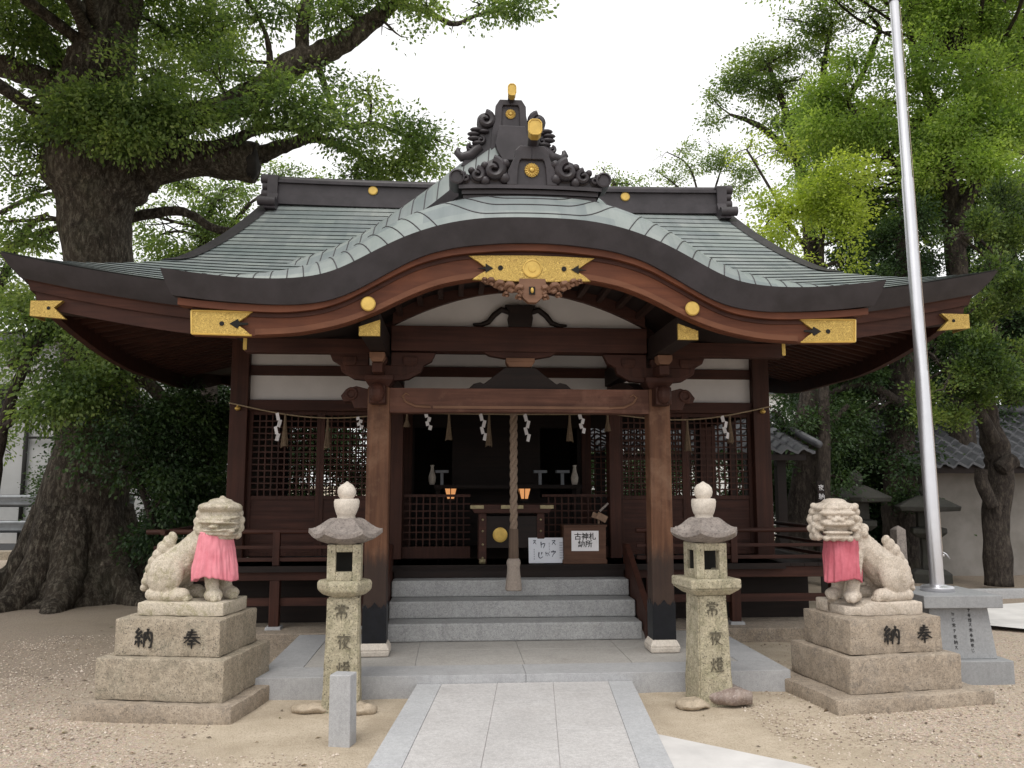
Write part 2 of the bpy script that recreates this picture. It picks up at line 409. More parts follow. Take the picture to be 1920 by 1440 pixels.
# ================================================================ ground, paths
def ground_material():
    m, t, b = nodes('sandy_gravel_ground'); v = coords(t)
    big = noise(t, v, 0.55, 4, 0.6); mid = noise(t, v, 3.0, 5, 0.7)
    sand = mix(t, ramp(t, mid, [(0.3, 0), (0.7, 1)]), (0.42, 0.35, 0.262), (0.55, 0.47, 0.37))
    sand = mix(t, ramp(t, noise(t, v, 1.4, 5, 0.65), [(0.46, 0), (0.68, 0.6)]), sand, (0.30, 0.245, 0.18))
    vo = N(t, 'TexVoronoi', Scale=70.0); t.links.new(v, vo.inputs['Vector'])
    hs_ = N(t, 'HueSaturation', Saturation=0.22, Value=0.62); t.links.new(vo.outputs['Color'], hs_.inputs['Color'])
    grav = mix(t, 0.5, (0.47, 0.385, 0.305), mix(t, 1.0, hs_.outputs[0], (1.0, 0.84, 0.68), 'MULTIPLY'))
    grav = mix(t, ramp(t, noise(t, v, 120, 2, 0.5), [(0.36, 0.6), (0.5, 0)]), grav, (0.11, 0.09, 0.075))
    sand = mix(t, ramp(t, noise(t, v, 95, 3, 0.7), [(0.36, 0.5), (0.5, 0)]), sand, (0.22, 0.175, 0.125))
    # gravel lies towards both outer front corners, bare sand in the middle
    sx = N(t, 'SeparateXYZ'); t.links.new(v, sx.inputs[0])
    ax = N(t, 'Math', operation='ABSOLUTE'); t.links.new(sx.outputs[0], ax.inputs[0])
    f = N(t, 'Math', operation='MULTIPLY_ADD'); f.inputs[1].default_value = 0.30; f.inputs[2].default_value = -0.42
    t.links.new(ax.outputs[0], f.inputs[0])
    g = N(t, 'Math', operation='MULTIPLY_ADD'); g.inputs[1].default_value = -0.16; g.inputs[2].default_value = 0.95
    t.links.new(sx.outputs[1], g.inputs[0])
    s1 = N(t, 'Math', operation='ADD'); t.links.new(f.outputs[0], s1.inputs[0]); t.links.new(g.outputs[0], s1.inputs[1])
    s2 = N(t, 'Math', operation='MULTIPLY_ADD'); s2.inputs[1].default_value = 1.3; t.links.new(big, s2.inputs[0]); 
    s3 = N(t, 'Math', operation='SUBTRACT'); s3.inputs[1].default_value = 0.65
    t.links.new(s1.outputs[0], s2.inputs[2]); t.links.new(s2.outputs[0], s3.inputs[0])
    col = mix(t, ramp(t, s3.outputs[0], [(0.30, 0), (0.55, 1)]), sand, grav)
    for cx, cy, rad in ((-5.9, 11.6, 5.6), (8.2, 14.2, 5.4)):     # canopy shade under the big trees, painted into the ground colour
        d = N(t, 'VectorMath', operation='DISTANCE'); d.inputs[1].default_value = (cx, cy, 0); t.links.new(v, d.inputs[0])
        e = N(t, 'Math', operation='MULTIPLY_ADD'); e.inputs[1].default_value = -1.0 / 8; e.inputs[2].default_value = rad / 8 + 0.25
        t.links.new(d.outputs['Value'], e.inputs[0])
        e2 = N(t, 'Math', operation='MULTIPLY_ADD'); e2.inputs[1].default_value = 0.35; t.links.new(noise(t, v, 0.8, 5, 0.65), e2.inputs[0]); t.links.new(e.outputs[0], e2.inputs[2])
        shade_tone = mix(t, ramp(t, noise(t, v, 60, 4, 0.7), [(0.35, 0), (0.65, 1)]), (0.13, 0.105, 0.082), (0.235, 0.19, 0.15))
        col = mix(t, ramp(t, e2.outputs[0], [(0.36, 0), (0.60, 0.68)]), col, shade_tone)
    t.links.new(col, b.inputs['Base Color']); b.inputs['Roughness'].default_value = 0.95
    b.inputs['Specular IOR Level'].default_value = 0.2
    bump(t, b, mix(t, 0.5, vo.outputs['Distance'], noise(t, v, 40, 5, 0.7)), 0.7, 0.012)
    return m
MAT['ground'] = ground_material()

def ground_z(x, y):
    z = 0.022 * mnoise.noise(Vector((x * 0.7, y * 0.7, 3.1))) + 0.012 * mnoise.noise(Vector((x * 2.3, y * 2.3, 1.7)))
    return z - 0.018
mb = MB()
xs = [-400, -150, -60, -30, -20] + [x * 0.25 for x in range(-56, 57)] + [20, 30, 60, 150, 400]
ys = [-300, -100, -30, -10, -3] + [y * 0.25 for y in range(0, 69)] + [20, 26, 34, 50, 90, 180, 500, 1200]
mb.grid([[(x, y, ground_z(x, y)) for x in xs] for y in ys])
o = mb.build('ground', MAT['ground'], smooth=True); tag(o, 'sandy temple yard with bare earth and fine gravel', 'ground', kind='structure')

# pebbles: loose gravel nobody could count
rg = np.random.default_rng(5)
def pebbles():
    V = []; F = []
    base = np.array([(1, 0, 0), (-1, 0, 0), (0, 1, 0), (0, -1, 0), (0, 0, 1), (0, 0, -1)], float)
    tri = [(0, 2, 4), (2, 1, 4), (1, 3, 4), (3, 0, 4), (2, 0, 5), (1, 2, 5), (3, 1, 5), (0, 3, 5)]
    n = 0
    while n < 34000:
        left = rg.random() < 0.55
        if left: x = rg.uniform(-5.2, -1.25); y = rg.uniform(4.1, 9.5)
        else: x = rg.uniform(1.5, 5.6); y = rg.uniform(4.4, 8.5)
        p = (x < -1.25) * (1.15 - 0.16 * max(0, y - 4.2)) if left else (0.16 * (x - 1.5) + 0.40 - 0.10 * abs(y - 5.2))
        p += 0.9 * mnoise.noise(Vector((x * 0.8, y * 0.8, 9.0)))
        if left and x > -2.2 and y > 5.35: p -= 0.9
        if rg.random() > p: continue
        s = rg.uniform(0.0035, 0.0098) * (1.0 if rg.random() < 0.97 else 1.7)
        a = rg.uniform(0, 2 * PI); c_, s_ = math.cos(a), math.sin(a)
        q = base * np.array([s * rg.uniform(0.8, 1.5), s * rg.uniform(0.7, 1.1), s * rg.uniform(0.5, 0.8)]) * rg.uniform(0.75, 1.2, (6, 1))
        q = np.stack([q[:, 0] * c_ - q[:, 1] * s_, q[:, 0] * s_ + q[:, 1] * c_, q[:, 2]], 1) + np.array([x, y, ground_z(x, y) + s * 0.25])
        k = 6 * n; V.append(q); F += [(i + k, j + k, l + k) for i, j, l in tri]; n += 1
    me = bpy.data.meshes.new('gravel'); me.from_pydata(np.concatenate(V).tolist(), [], F)
    m, t, b = nodes('pebble_stone'); g = N(t, 'NewGeometry')
    c = ramp(t, g.outputs['Random Per Island'], [(0, (0.17, 0.13, 0.105)), (0.3, (0.36, 0.285, 0.22)), (0.6, (0.46, 0.38, 0.305)), (0.85, (0.54, 0.46, 0.38)), (1, (0.62, 0.55, 0.48))])
    t.links.new(c, b.inputs['Base Color']); b.inputs['Roughness'].default_value = 0.85
    me.materials.append(m)
    o = bpy.data.objects.new('gravel', me); link(o)
    tag(o, 'loose fine gravel scattered over the yard', 'gravel', kind='stuff')
pebbles()

def litter():
    V = []; F = []; rl = random.Random(8)
    while len(F) < 170:
        x = rl.uniform(-4.5, 4.8); y = rl.uniform(5.0, 11.0)
        if -2.1 < x < 2.1 and 6.55 < y or abs(x - 0.1) < 1.05: continue
        if rl.random() > 0.35 + 0.65 * (mnoise.noise(Vector((x, y, 2.0))) > 0): continue
        s = rl.uniform(0.012, 0.03); a = rl.uniform(0, 6.28); z = ground_z(x, y) + 0.006
        d = Vector((math.cos(a), math.sin(a), rl.uniform(-0.1, 0.25))) * s; e = Vector((-math.sin(a), math.cos(a), rl.uniform(-0.2, 0.2))) * s * 0.45; c = Vector((x, y, z))
        k = len(V); V += [c - d, c + e + Vector((0, 0, 0.004)), c + d, c - e + Vector((0, 0, 0.004))]; F.append((k, k + 1, k + 2, k + 3))
    me = bpy.data.meshes.new('fallen_leaves'); me.from_pydata([tuple(p) for p in V], [], F)
    m, t, b = nodes('dry_fallen_leaf'); g = N(t, 'NewGeometry')
    t.links.new(ramp(t, g.outputs['Random Per Island'], [(0, (0.05, 0.032, 0.02)), (0.5, (0.13, 0.08, 0.04)), (0.8, (0.20, 0.14, 0.06)), (1, (0.10, 0.12, 0.04))]), b.inputs['Base Color']); b.inputs['Roughness'].default_value = 0.8
    me.materials.append(m); o = bpy.data.objects.new('fallen_leaves', me); link(o)
    tag(o, 'small dry fallen leaves strewn over the bare ground', 'leaf litter', kind='stuff')
litter()

# approach path, slightly skewed to the hall
PA, PB = Vector((-1.02, 4.995, 0)), Vector((-0.80, 6.60, 0))
def path_mesh():
    ang = R(-5.6); org = Vector((0.0, 6.60, 0)); u = Vector((math.cos(ang), math.sin(ang), 0)); d = Vector((math.sin(ang), math.cos(ang), 0))
    d = Vector((0.098, 0.995, 0)); u = Vector((1, 0, 0))
    ztop = 0.085; mb = MB()
    def slab(x0, x1, s0, s1, dz=0.0, mi=0):
        g = 0.0018
        P = []
        for z in (-0.1, ztop + dz):
            for xx, ss in ((x0 + g, s0 + g), (x1 - g, s0 + g), (x1 - g, s1 - g), (x0 + g, s1 - g)):
                p = Vector((0.0, 6.612, 0)) + u * xx + d * ss; P.append((p.x, p.y, z))
        mb.add(P, [(3, 2, 1, 0), (4, 5, 6, 7), (0, 1, 5, 4), (1, 2, 6, 5), (2, 3, 7, 6), (3, 0, 4, 7)], mi)
    L, Rr = -0.86, 0.81
    cols = [L + 0.19, L + 0.19 + 0.43, L + 0.19 + 0.43 + 0.43, Rr - 0.19]
    for k in range(8):
        slab(L, cols[0], -0.92 * (k + 1), -0.92 * k, 0, 1); slab(cols[3], Rr, -0.92 * (k + 1), -0.92 * k, 0, 1)
    offs = [0.34, 0.58, 0.34]
    for c in range(3):
        s = 0.0
        for k in range(10):
            ln = offs[c] if k == 0 else 0.9
            slab(cols[c], cols[c + 1], s - ln, s, rg.uniform(-0.0012, 0.0012)); s -= ln
    slab(L + 0.01, Rr - 0.01, -7.3, -0.004, -0.007)
    o = mb.build('path', [MAT['paving'], MAT['paving_edge']], bevel=0.002); tag(o, 'pale granite slab approach path leading to the steps', 'path', kind='structure')
path_mesh()

# terrace in front of the steps
def terrace():
    mb = MB(); z = 0.147; g = 0.0018
    X0, X1, Y0, Y1 = -2.08, 2.08, 6.615, 8.45
    def s(x0, x1, y0, y1, dz=0): mb.b2(x0 + g, x1 - g, y0 + g, y1 - g, -0.1, z + dz, 1 if dz else 0)
    for x0, x1 in ((X0, -0.02), (-0.02, X1)): s(x0, x1, Y0, Y0 + 0.36)
    s(X0, X0 + 0.3, Y0 + 0.36, Y1); s(X1 - 0.3, X1, Y0 + 0.36, Y1)
    nx = 4; wdt = (X1 - X0 - 0.6) / nx
    for i in range(nx):
        for j, (y0, y1) in enumerate(((Y0 + 0.36, Y0 + 1.0), (Y0 + 1.0, Y1))):
            s(X0 + 0.3 + wdt * i, X0 + 0.3 + wdt * (i + 1), y0, y1, -0.002)
    mb.b2(X0 + 0.02, X1 - 0.02, Y0 + 0.02, Y1 - 0.02, -0.1, z - 0.009)
    o = mb.build('pavement', [MAT['granite'], MAT['paving_warm']], bevel=0.003); tag(o, 'low grey granite terrace before the steps', 'pavement', kind='structure')
terrace()
# side paths
mb = MB()
p = [(0.705, 5.47), (1.40, 4.83), (1.9, 4.25), (2.4, 2.6), (0.43, 2.6)]
n = len(p)
mb.add([(x, y, 0.02) for x, y in p] + [(x, y, -0.1) for x, y in p], [tuple(range(n - 1, -1, -1)), tuple(range(n, 2 * n))] + [(i, (i + 1) % n, n + (i + 1) % n, n + i) for i in range(n)])
o = mb.build('pavement', MAT['concrete']); tag(o, 'pale concrete side path meeting the approach path', 'pavement', kind='structure')
mb = MB()
mb.add([(5.05, 9.6, 0.03), (6.6, 8.0, 0.03), (10.5, 9.0, 0.03), (9.5, 11.6, 0.03), (5.6, 10.5, 0.03)], [(0, 1, 2, 3, 4)])
o = mb.build('path', MAT['concrete']); tag(o, 'pale paved side path beside the flagpole', 'path', kind='structure')
mb = MB(); mb.b2(5.6, 14, 11.6, 11.85, -0.05, 0.10)
o = mb.build('kerb', MAT['granite']); tag(o, 'low granite kerb along the yard', 'kerb', kind='structure')
mb = MB(); mb.b2(-40, -7.2, 19.0, 19.4, -0.05, 0.16)
o = mb.build('kerb', MAT['old_stone']); tag(o, 'old stone kerb below the guardrail', 'kerb', kind='structure')
# ================================================================ the hall
HALL = thing('shrine_hall', 'dark timber worship hall with curved copper roof and gilded fittings', 'shrine', (0, 9.65, 0))
H = HALL
# ---------------- roof functions
XE, YE, YR = 4.645, 7.50, 10.70
def upturn(x):
    a = max(0.0, abs(x) - 2.2) / 2.445
    return 0.30 * a ** 1.7
def roof_base(s): return 3.36 + 0.40 * s + 0.0625 * s * s
def roof_z(x, y):
    y = y if y <= YR else 2 * YR - y
    s = max(0.0, y - YE); f = max(0.0, 1 - s / 2.4)
    return roof_base(s) + upturn(x) * f * f * (1 if s < 2.4 else 0)
def xlim(s):                              # hip at the bottom, gable verge above
    if s <= 1.15: return XE - s * 1.0
    k = (s - 1.15) / (3.2 - 1.15)
    return 3.495 - 0.42 * k
def roof_rows(front=True):
    mb = MB(); NX = 96; rows = 25
    S = [3.2 * i / rows for i in range(rows + 1)]
    for i in range(rows):
        s0, s1 = S[i], S[i + 1]
        strip = []
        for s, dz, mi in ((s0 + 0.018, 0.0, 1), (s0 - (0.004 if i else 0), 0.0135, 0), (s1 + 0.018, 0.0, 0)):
            L = xlim(max(0, min(s, 3.2)))
            r = []
            for k in range(NX + 1):
                x = -L + 2 * L * k / NX; y = YE + s
                z = roof_z(x, min(y, YR)) + dz
                r.append((x, y if front else 2 * YR - y, z))
            strip.append(r)
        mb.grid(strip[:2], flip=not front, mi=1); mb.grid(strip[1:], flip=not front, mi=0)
    return mb
RF = roof_rows(True)
b_ = roof_rows(False)
RF.add(b_.v, b_.f); RF.mi[-len(b_.f):] = b_.mi
# side skirts of the hip
for sgn in (-1, 1):
    rows = []
    for i in range(9):
        d = 1.15 * i / 8
        r = []
        for k in range(41):
            u = k / 40; y = YE + d + (2 * (YR - YE) - 2 * d) * u; x = XE - d
            yy = y if y <= YR else 2 * YR - y
            s_ = yy - YE
            zc = roof_base(d) + 0.30 * max(0, (1 - d / 2.4)) ** 2 * max(0.0, 1 - s_ / 2.445) ** 1.7
            zz = min(zc, 9) if s_ > d + 1e-6 else roof_z(x, y)
            r.append((sgn * x, y, zz))
        rows.append(r)
    RF.grid(rows, flip=sgn > 0)
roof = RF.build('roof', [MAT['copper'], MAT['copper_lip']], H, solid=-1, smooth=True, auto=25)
# gable ends of the irimoya
mb = MB()
for sgn in (-1, 1):
    pts = [(sgn * 3.05, YE + 1.15 + 4.1 * k / 20, roof_z(3.2, YE + 1.15 + 4.1 * k / 20) - 0.03) for k in range(21)]
    c = (sgn * 3.30, YR, 3.75)
    mb.add(pts + [(sgn * 3.05, YE + 1.15, 3.6), (sgn * 3.05, 2 * YR - YE - 1.15, 3.6)], [tuple(range(21)) + (22, 21)])
mb.build('gable_wall', MAT['wood_dark'], H)
# verge boards (side edge thickness of the upper roof)
for sgn in (-1, 1):
    mb = MB(); top = []; bot = []; ti = []; bi = []
    for k in range(33):
        s = 1.05 + (3.2 - 1.05) * k / 16
        y = YE + s
        ss = s if s <= 3.2 else 6.4 - s
        x = xlim(max(ss, 1.05)) + 0.012; z = roof_z(x, y)
        top.append((sgn * x, y, z + 0.022)); bot.append((sgn * (x - 0.03), y, z - 0.17))
        ti.append((sgn * (x - 0.16), y, z + 0.02)); bi.append((sgn * (x - 0.16), y, z - 0.17))
    mb.grid([ti, top, bot, bi]); mb.build('verge_board', MAT['copper_dark'], H)
# ---------------- fascia, eave boards
def perimeter(n=40):                      # front then sides then back, list of (x, y, nx, ny)
    P = []
    for k in range(2 * n + 1):
        P.append((-XE + 2 * XE * k / (2 * n), YE))
    return P
def eave_z(x, y):
    s = min(abs(y - YE), abs(2 * YR - YE - y))
    return 3.36 + max(upturn(x) if abs(y - YE) < 1e-6 or abs(y - 2 * YR + YE) < 1e-6 else 0.30 * max(0.0, 1 - s / 2.445) ** 1.7, 0)
def eave_loop(inset, dz, n=44):
    L = []
    x1, y0, y1 = XE - inset, YE + inset, 2 * YR - YE - inset
    for k in range(n): t = k / n; x = -XE + 2 * XE * t; L.append((x * x1 / XE, y0, 3.36 + upturn(x) + dz))
    for k in range(n): t = k / n; s = min(t, 1 - t) * 6.4; L.append((x1, y0 + (y1 - y0) * t, 3.36 + 0.30 * max(0, 1 - s / 2.445) ** 1.7 + dz))
    for k in range(n): t = k / n; x = XE - 2 * XE * t; L.append((x * x1 / XE, y1, 3.36 + upturn(x) + dz))
    for k in range(n): t = k / n; s = min(t, 1 - t) * 6.4; L.append((-x1, y1 + (y0 - y1) * t, 3.36 + 0.30 * max(0, 1 - s / 2.445) ** 1.7 + dz))
    return L + [L[0]]
mb = MB(); mb.grid([eave_loop(-0.004, 0.0), eave_loop(0.05, -0.10), eave_loop(0.13, -0.20), eave_loop(0.26, -0.20)])
mb.build('fascia', MAT['copper_dark'], H, smooth=True, auto=30)
mb = MB(); mb.grid([eave_loop(0.15, -0.198), eave_loop(0.17, -0.215), eave_loop(0.19, -0.30), eave_loop(0.22, -0.302), eave_loop(0.235, -0.44), eave_loop(0.30, -0.44), eave_loop(0.30, -0.2)])
mb.build('eave_board', MAT['wood_x'], H, smooth=True, auto=30)
# soffit and rafters
def soffit_z(x, y):
    yy = y if y <= YR else 2 * YR - y
    d = max(0.0, min(yy - YE, XE - abs(x)))
    e = 0.30 * max(0.0, (abs(x) - 2.2) / 2.445) ** 1.7 * max(0, 1 - (yy - YE) / 2.2) if True else 0
    return 3.03 + 0.26 * d + e * 0.95 + (0.0)
mb = MB(); rows = []
for j in range(33):
    y = YE + 0.2 + (6.4 - 0.4) * j / 32
    rows.append([(-XE + 0.2 + (2 * XE - 0.4) * k / 64, y, soffit_z(-XE + 0.2 + (2 * XE - 0.4) * k / 64, y) + 0.05) for k in range(65)])
mb.grid(rows); mb.build('soffit', MAT['wood_y'], H)
def rafter(p0, p1, nseg=5, w_=0.055, h_=0.07):
    mb = MB(); P = []
    dx, dy = p1[0] - p0[0], p1[1] - p0[1]; L = math.hypot(dx, dy); nx, ny = -dy / L * w_ / 2, dx / L * w_ / 2
    rows = []
    for k in range(nseg + 1):
        t = k / nseg; x = p0[0] + dx * t; y = p0[1] + dy * t; z = soffit_z(x, y) + 0.045
        rows.append([(x - nx, y - ny, z), (x - nx, y - ny, z - h_), (x + nx, y + ny, z - h_), (x + nx, y + ny, z), (x - nx, y - ny, z)])
    mb.grid(rows)
    mb.add(rows[0][:4], [(0, 1, 2, 3)]); mb.add(rows[-1][:4], [(3, 2, 1, 0)])
    return mb
for k in range(40):
    x = -4.29 + 8.58 * k / 39
    y1 = min(9.6, YE + XE - abs(x) + 0.0)
    if y1 - (YE + 0.30) < 0.12: continue
    rafter((x, YE + 0.29), (x, y1)).build('rafter', MAT['wood_y'], H)
for sgn in (-1, 1):
    for k in range(25):
        y = 7.85 + 0.165 * k
        x0 = sgn * (XE - 0.29); x1 = sgn * max(3.1, XE - (y - YE))
        if abs(x0 - x1) < 0.12: continue
        rafter((x0, y), (x1, y)).build('rafter', MAT['wood_x'], H)
    rf = MB(); rows = []
    for k in range(7):
        t = k / 6; x = sgn * (XE - 0.34 - 1.5 * t); y = YE + 0.34 + 1.5 * t; z = soffit_z(x, y) + 0.03
        a = 0.055 * sgn
        rows.append([(x - a, y - abs(a), z), (x - a, y - abs(a), z - 0.15), (x + a, y + abs(a), z - 0.15), (x + a, y + abs(a), z), (x - a, y - abs(a), z)])
    rf.grid(rows); rf.add(rows[0][:4], [(0, 1, 2, 3)]); rf.build('hip_rafter', MAT['wood_y'], H)
    # gilded corner fitting on the front eave board
    g = MB(); xa, xb = sgn * 4.43, sgn * 4.16; yy = YE + 0.20
    g.prism([(xa, 3.262), (xb + sgn * 0.0, 3.285 - 0.02), (xb + sgn * 0.075, 3.2), (xb - sgn * 0.03, 3.098), (xa, 3.122)] if sgn < 0 else [(xa, 3.122), (xa, 3.262), (xb, 3.265), (xb + 0.075, 3.2), (xb - 0.03, 3.098)], yy - 0.02, yy + 0.03)
    g.b2(min(xa, xa + sgn * 0.012), max(xa, xa + sgn * 0.012), yy - 0.02, yy + 0.25, 3.122, 3.262)
    c = g.build('gilt_fitting', MAT['gold'], H)
    g2 = MB(); g2.lathe([(0.016, 0), (0.016, 0.006)], (sgn * 4.28, yy - 0.018, 3.195), 10, 'y'); g2.build('heart_cutout', MAT['void'], c)

# ---------------- main ridge
def ridge_dz(x): return 0.035 * (abs(x) / 3.2) ** 2.5
mb = MB()
NXR = 40
def ridge_bar(y0, y1, z0, z1, L, mb):
    sec = [(y0, z0), (y0, z1), (y1, z1), (y1, z0), (y0, z0)]
    mb.grid([[(-L + 2 * L * k / NXR, y, z + ridge_dz(-L + 2 * L * k / NXR)) for y, z in sec] for k in range(NXR + 1)])
ridge_bar(YR - 0.16, YR + 0.16, 5.18, 5.30, 2.96, mb); ridge_bar(YR - 0.12, YR + 0.12, 5.30, 5.36, 2.96, mb)
ridge_bar(YR - 0.11, YR + 0.11, 5.36, 5.475, 2.96, mb)
rb = mb.build('ridge', MAT['ridge'], H)
mb = MB()
mb.tube([(-3.04 + 6.08 * k / NXR, YR, 5.535 + ridge_dz(-3.04 + 6.08 * k / NXR)) for k in range(NXR + 1)], 0.062, 12)
ridge_bar(YR - 0.15, YR + 0.15, 5.47, 5.505, 3.0, mb)
mb.build('ridge_cap', MAT['crest'], rb, smooth=True, auto=40)
for x in (-1.68, 1.66):
    g = MB(); g.lathe([(0.062, 0), (0.062, 0.02), (0.05, 0.028), (0.012, 0.03)], (x, YR - 0.11, 5.42), 20, 'y'); g.build('gilt_disc', MAT['gold_plain'], rb)
for sgn in (-1, 1):
    e = MB()
    for zz, x1_, r_ in ((5.545, 3.12, 0.06), (5.44, 3.10, 0.05), (5.34, 3.11, 0.055)):
        e.tube([(sgn * 2.9, YR - 0.10, zz), (sgn * x1_, YR - 0.10, zz + 0.01)], [r_, r_ * 1.05], 14)
        e.tube([(sgn * 2.9, YR + 0.10, zz), (sgn * x1_, YR + 0.10, zz + 0.01)], [r_, r_ * 1.05], 14)
    for yo in (-0.34, 0.34):
        e.tube([(sgn * 2.88, YR + yo, 5.17), (sgn * 3.10, YR + yo, 5.18)], [0.058, 0.064], 16)
    e.b2(min(sgn * 2.9, sgn * 3.03), max(sgn * 2.9, sgn * 3.03), YR - 0.17, YR + 0.17, 5.1, 5.575)
    e.frus((sgn * 2.95, YR), (0.14, 0.74), (0.12, 0.34), 5.08, 5.34)
    e.build('ridge_end_tile', MAT['ridge'], H, smooth=True, auto=40)

# ---------------- chidori (triangular) gable on the main slope
YC = 8.62
CH = [(0, 5.50), (0.2, 5.34), (0.5, 5.12), (0.84, 4.83), (1.15, 4.59), (1.5, 4.33), (1.85, 4.13), (2.25, 3.98), (2.6, 3.88)]
CHX = np.array([p[0] for p in CH]); CHZ = np.array([p[1] for p in CH])
def chz(x): return float(np.interp(abs(x), CHX, CHZ))
mb = MB()
for sgn in (-1, 1):
    rows = []
    for y, dz in ((YC - 0.15, -0.30), (YC - 0.09, -0.17), (YC, -0.06), (YC + 0.10, 0.0), (10.62, -0.04)):
        rows.append([(sgn * x, y, chz(x) + dz - (0.0)) for x in np.linspace(0.0, 2.6, 40)])
    # the back edge follows the main roof: clamp so it never sinks visibly
    mb.grid(rows, flip=sgn > 0)
ch = mb.build('gable_roof', MAT['copper'], H, solid=-1, smooth=True, auto=35)
mb = MB()
for sgn in (-1, 1):
    a = [(sgn * x, YC - 0.155, chz(x) - 0.298) for x in np.linspace(0, 2.45, 36)]
    b2_ = [(sgn * x, YC - 0.12, chz(x) - 0.298 - 0.14 * (1 - 0.3 * x / 2.4)) for x in np.linspace(0, 2.45, 36)]
    c2_ = [(sgn * x, YC + 0.05, chz(x) - 0.298 - 0.14 * (1 - 0.3 * x / 2.4)) for x in np.linspace(0, 2.45, 36)]
    mb.grid([a, b2_, c2_])
mb.build('gable_bargeboard', MAT['copper_dark'], H)
mb = MB(); mb.prism([(-1.9, 3.75)] + [(1.9, 3.75)] + [(x, chz(x) - 0.33) for x in np.linspace(1.7, -1.7, 25)], YC + 0.05, YC + 0.12)
mb.build('gable_wall', MAT['wood_dark'], H)
# seam lines across the gable verge strip
mb = MB()
for sgn in (-1, 1):
    for k in range(17):
        x = 0.12 + 0.135 * k
        p = [(sgn * x, YC - 0.151, chz(x) - 0.302), (sgn * (x - 0.01), YC - 0.09, chz(x - 0.01) - 0.168), (sgn * (x - 0.02), YC, chz(x - 0.02) - 0.058), (sgn * (x - 0.05), YC + 0.10, chz(x - 0.05) + 0.003)]
        mb.tube(p, 0.0065, 5)
mb.build('roof_seam', MAT['copper_dark'], ch)

# ---------------- karahafu (undulating) porch roof
KT = [(0, 3.615), (0.14, 3.614), (0.41, 3.602), (0.68, 3.553), (0.95, 3.46), (1.16, 3.352), (1.3, 3.27), (1.46, 3.182), (1.6, 3.135), (1.84, 3.106), (2.1, 3.106), (2.31, 3.121), (2.6, 3.152), (2.75, 3.176)]
KB = [(0, 3.440), (0.24, 3.434), (0.61, 3.396), (0.89, 3.318), (1.15, 3.172), (1.40, 3.028), (1.53, 2.975), (1.66, 2.947), (1.86, 2.926), (2.1, 2.932), (2.44, 2.953), (2.75, 2.990)]
KG = [(0, 3.193), (0.25, 3.186), (0.48, 3.164), (0.73, 3.112), (0.97, 3.010), (1.2, 2.885), (1.45, 2.788), (1.76, 2.722), (2.1, 2.702), (2.54, 2.708), (2.75, 2.72)]
XD = np.linspace(-3, 3, 601)
def smooth_curve(T, s=9):
    X = np.array([t[0] for t in T]); Z = np.array([t[1] for t in T])
    z = np.interp(np.abs(XD), X, Z)
    # linear extrapolation past the tip keeps the sweep
    sl = (Z[-1] - Z[-2]) / (X[-1] - X[-2]); o = np.abs(XD) > X[-1]; z[o] = Z[-1] + sl * (np.abs(XD[o]) - X[-1])
    k = np.exp(-0.5 * (np.arange(-3 * s, 3 * s + 1) / s) ** 2); k /= k.sum()
    zp = np.pad(z, 3 * s, mode='edge'); return np.convolve(zp, k, 'valid')
ZT, ZB, ZG = smooth_curve(KT), smooth_curve(KB), smooth_curve(KG)
def kt(x): return float(np.interp(x, XD, ZT))
def kb(x): return float(np.interp(x, XD, ZB))
def kg(x): return float(np.interp(x, XD, ZG))
YK = 6.08
def strip_rise(x):                        # how far the roof edge rolls over at the front
    return float(np.interp(abs(x), [0, 0.5, 1.2, 1.6, 2.0, 2.4, 2.75], [0.285, 0.285, 0.255, 0.20, 0.13, 0.06, 0.02]))
def kar_z(x, y):
    d = y - YK
    r = strip_rise(x) * (1 - max(0.0, 1 - d / 0.34) ** 1.6)
    return kt(x) + r + max(0.0, d - 0.25) * (0.05 + 0.10 * min(1, abs(x) / 2.4))
XS = np.linspace(-2.745, 2.745, 161)
mb = MB()
YS = [YK, YK + 0.03, YK + 0.08, YK + 0.14, YK + 0.2, YK + 0.27, YK + 0.34, 6.8, 7.3, 7.8, 8.4, 8.9]
mb.grid([[(x, y, kar_z(x, y)) for x in XS] for y in YS])
pr = mb.build('porch_roof', MAT['copper'], H, solid=-1, smooth=True)
mb = MB()
for k in range(-21, 22):
    if abs(k) < 6: continue
    s = 1 if k > 0 else -1
    x = 0.122 * k
    rows = []
    for d in (0.0, 0.05, 0.1, 0.16, 0.22, 0.28, 0.34):
        xx = x + s * (d * 0.62 * math.exp(-((abs(x) - 0.75) / 0.75) ** 2) + d * 0.10 - d * d * 0.5 * math.exp(-((abs(x) - 0.7) / 0.4) ** 2))
        rows.append((xx, YK + d, kar_z(xx, YK + d) + 0.0005))
    mb.tube(rows, 0.0052, 5)
for j, (hw, dd) in enumerate(((0.66, 0.035), (0.50, 0.12), (0.33, 0.21))):   # nested boat-shaped seams under the crest
    pts = []
    for k in range(33):
        u = -1 + 2 * k / 32; x = u * (hw + 0.06)
        d = dd + (0.34 - dd) * max(0, (abs(u) - 0.45) / 0.55) ** 2.2
        pts.append((x, YK + d, kar_z(x, YK + d) + 0.0005))
    mb.tube(pts, 0.0055, 5)
mb.build('roof_seam', MAT['copper_dark'], pr)
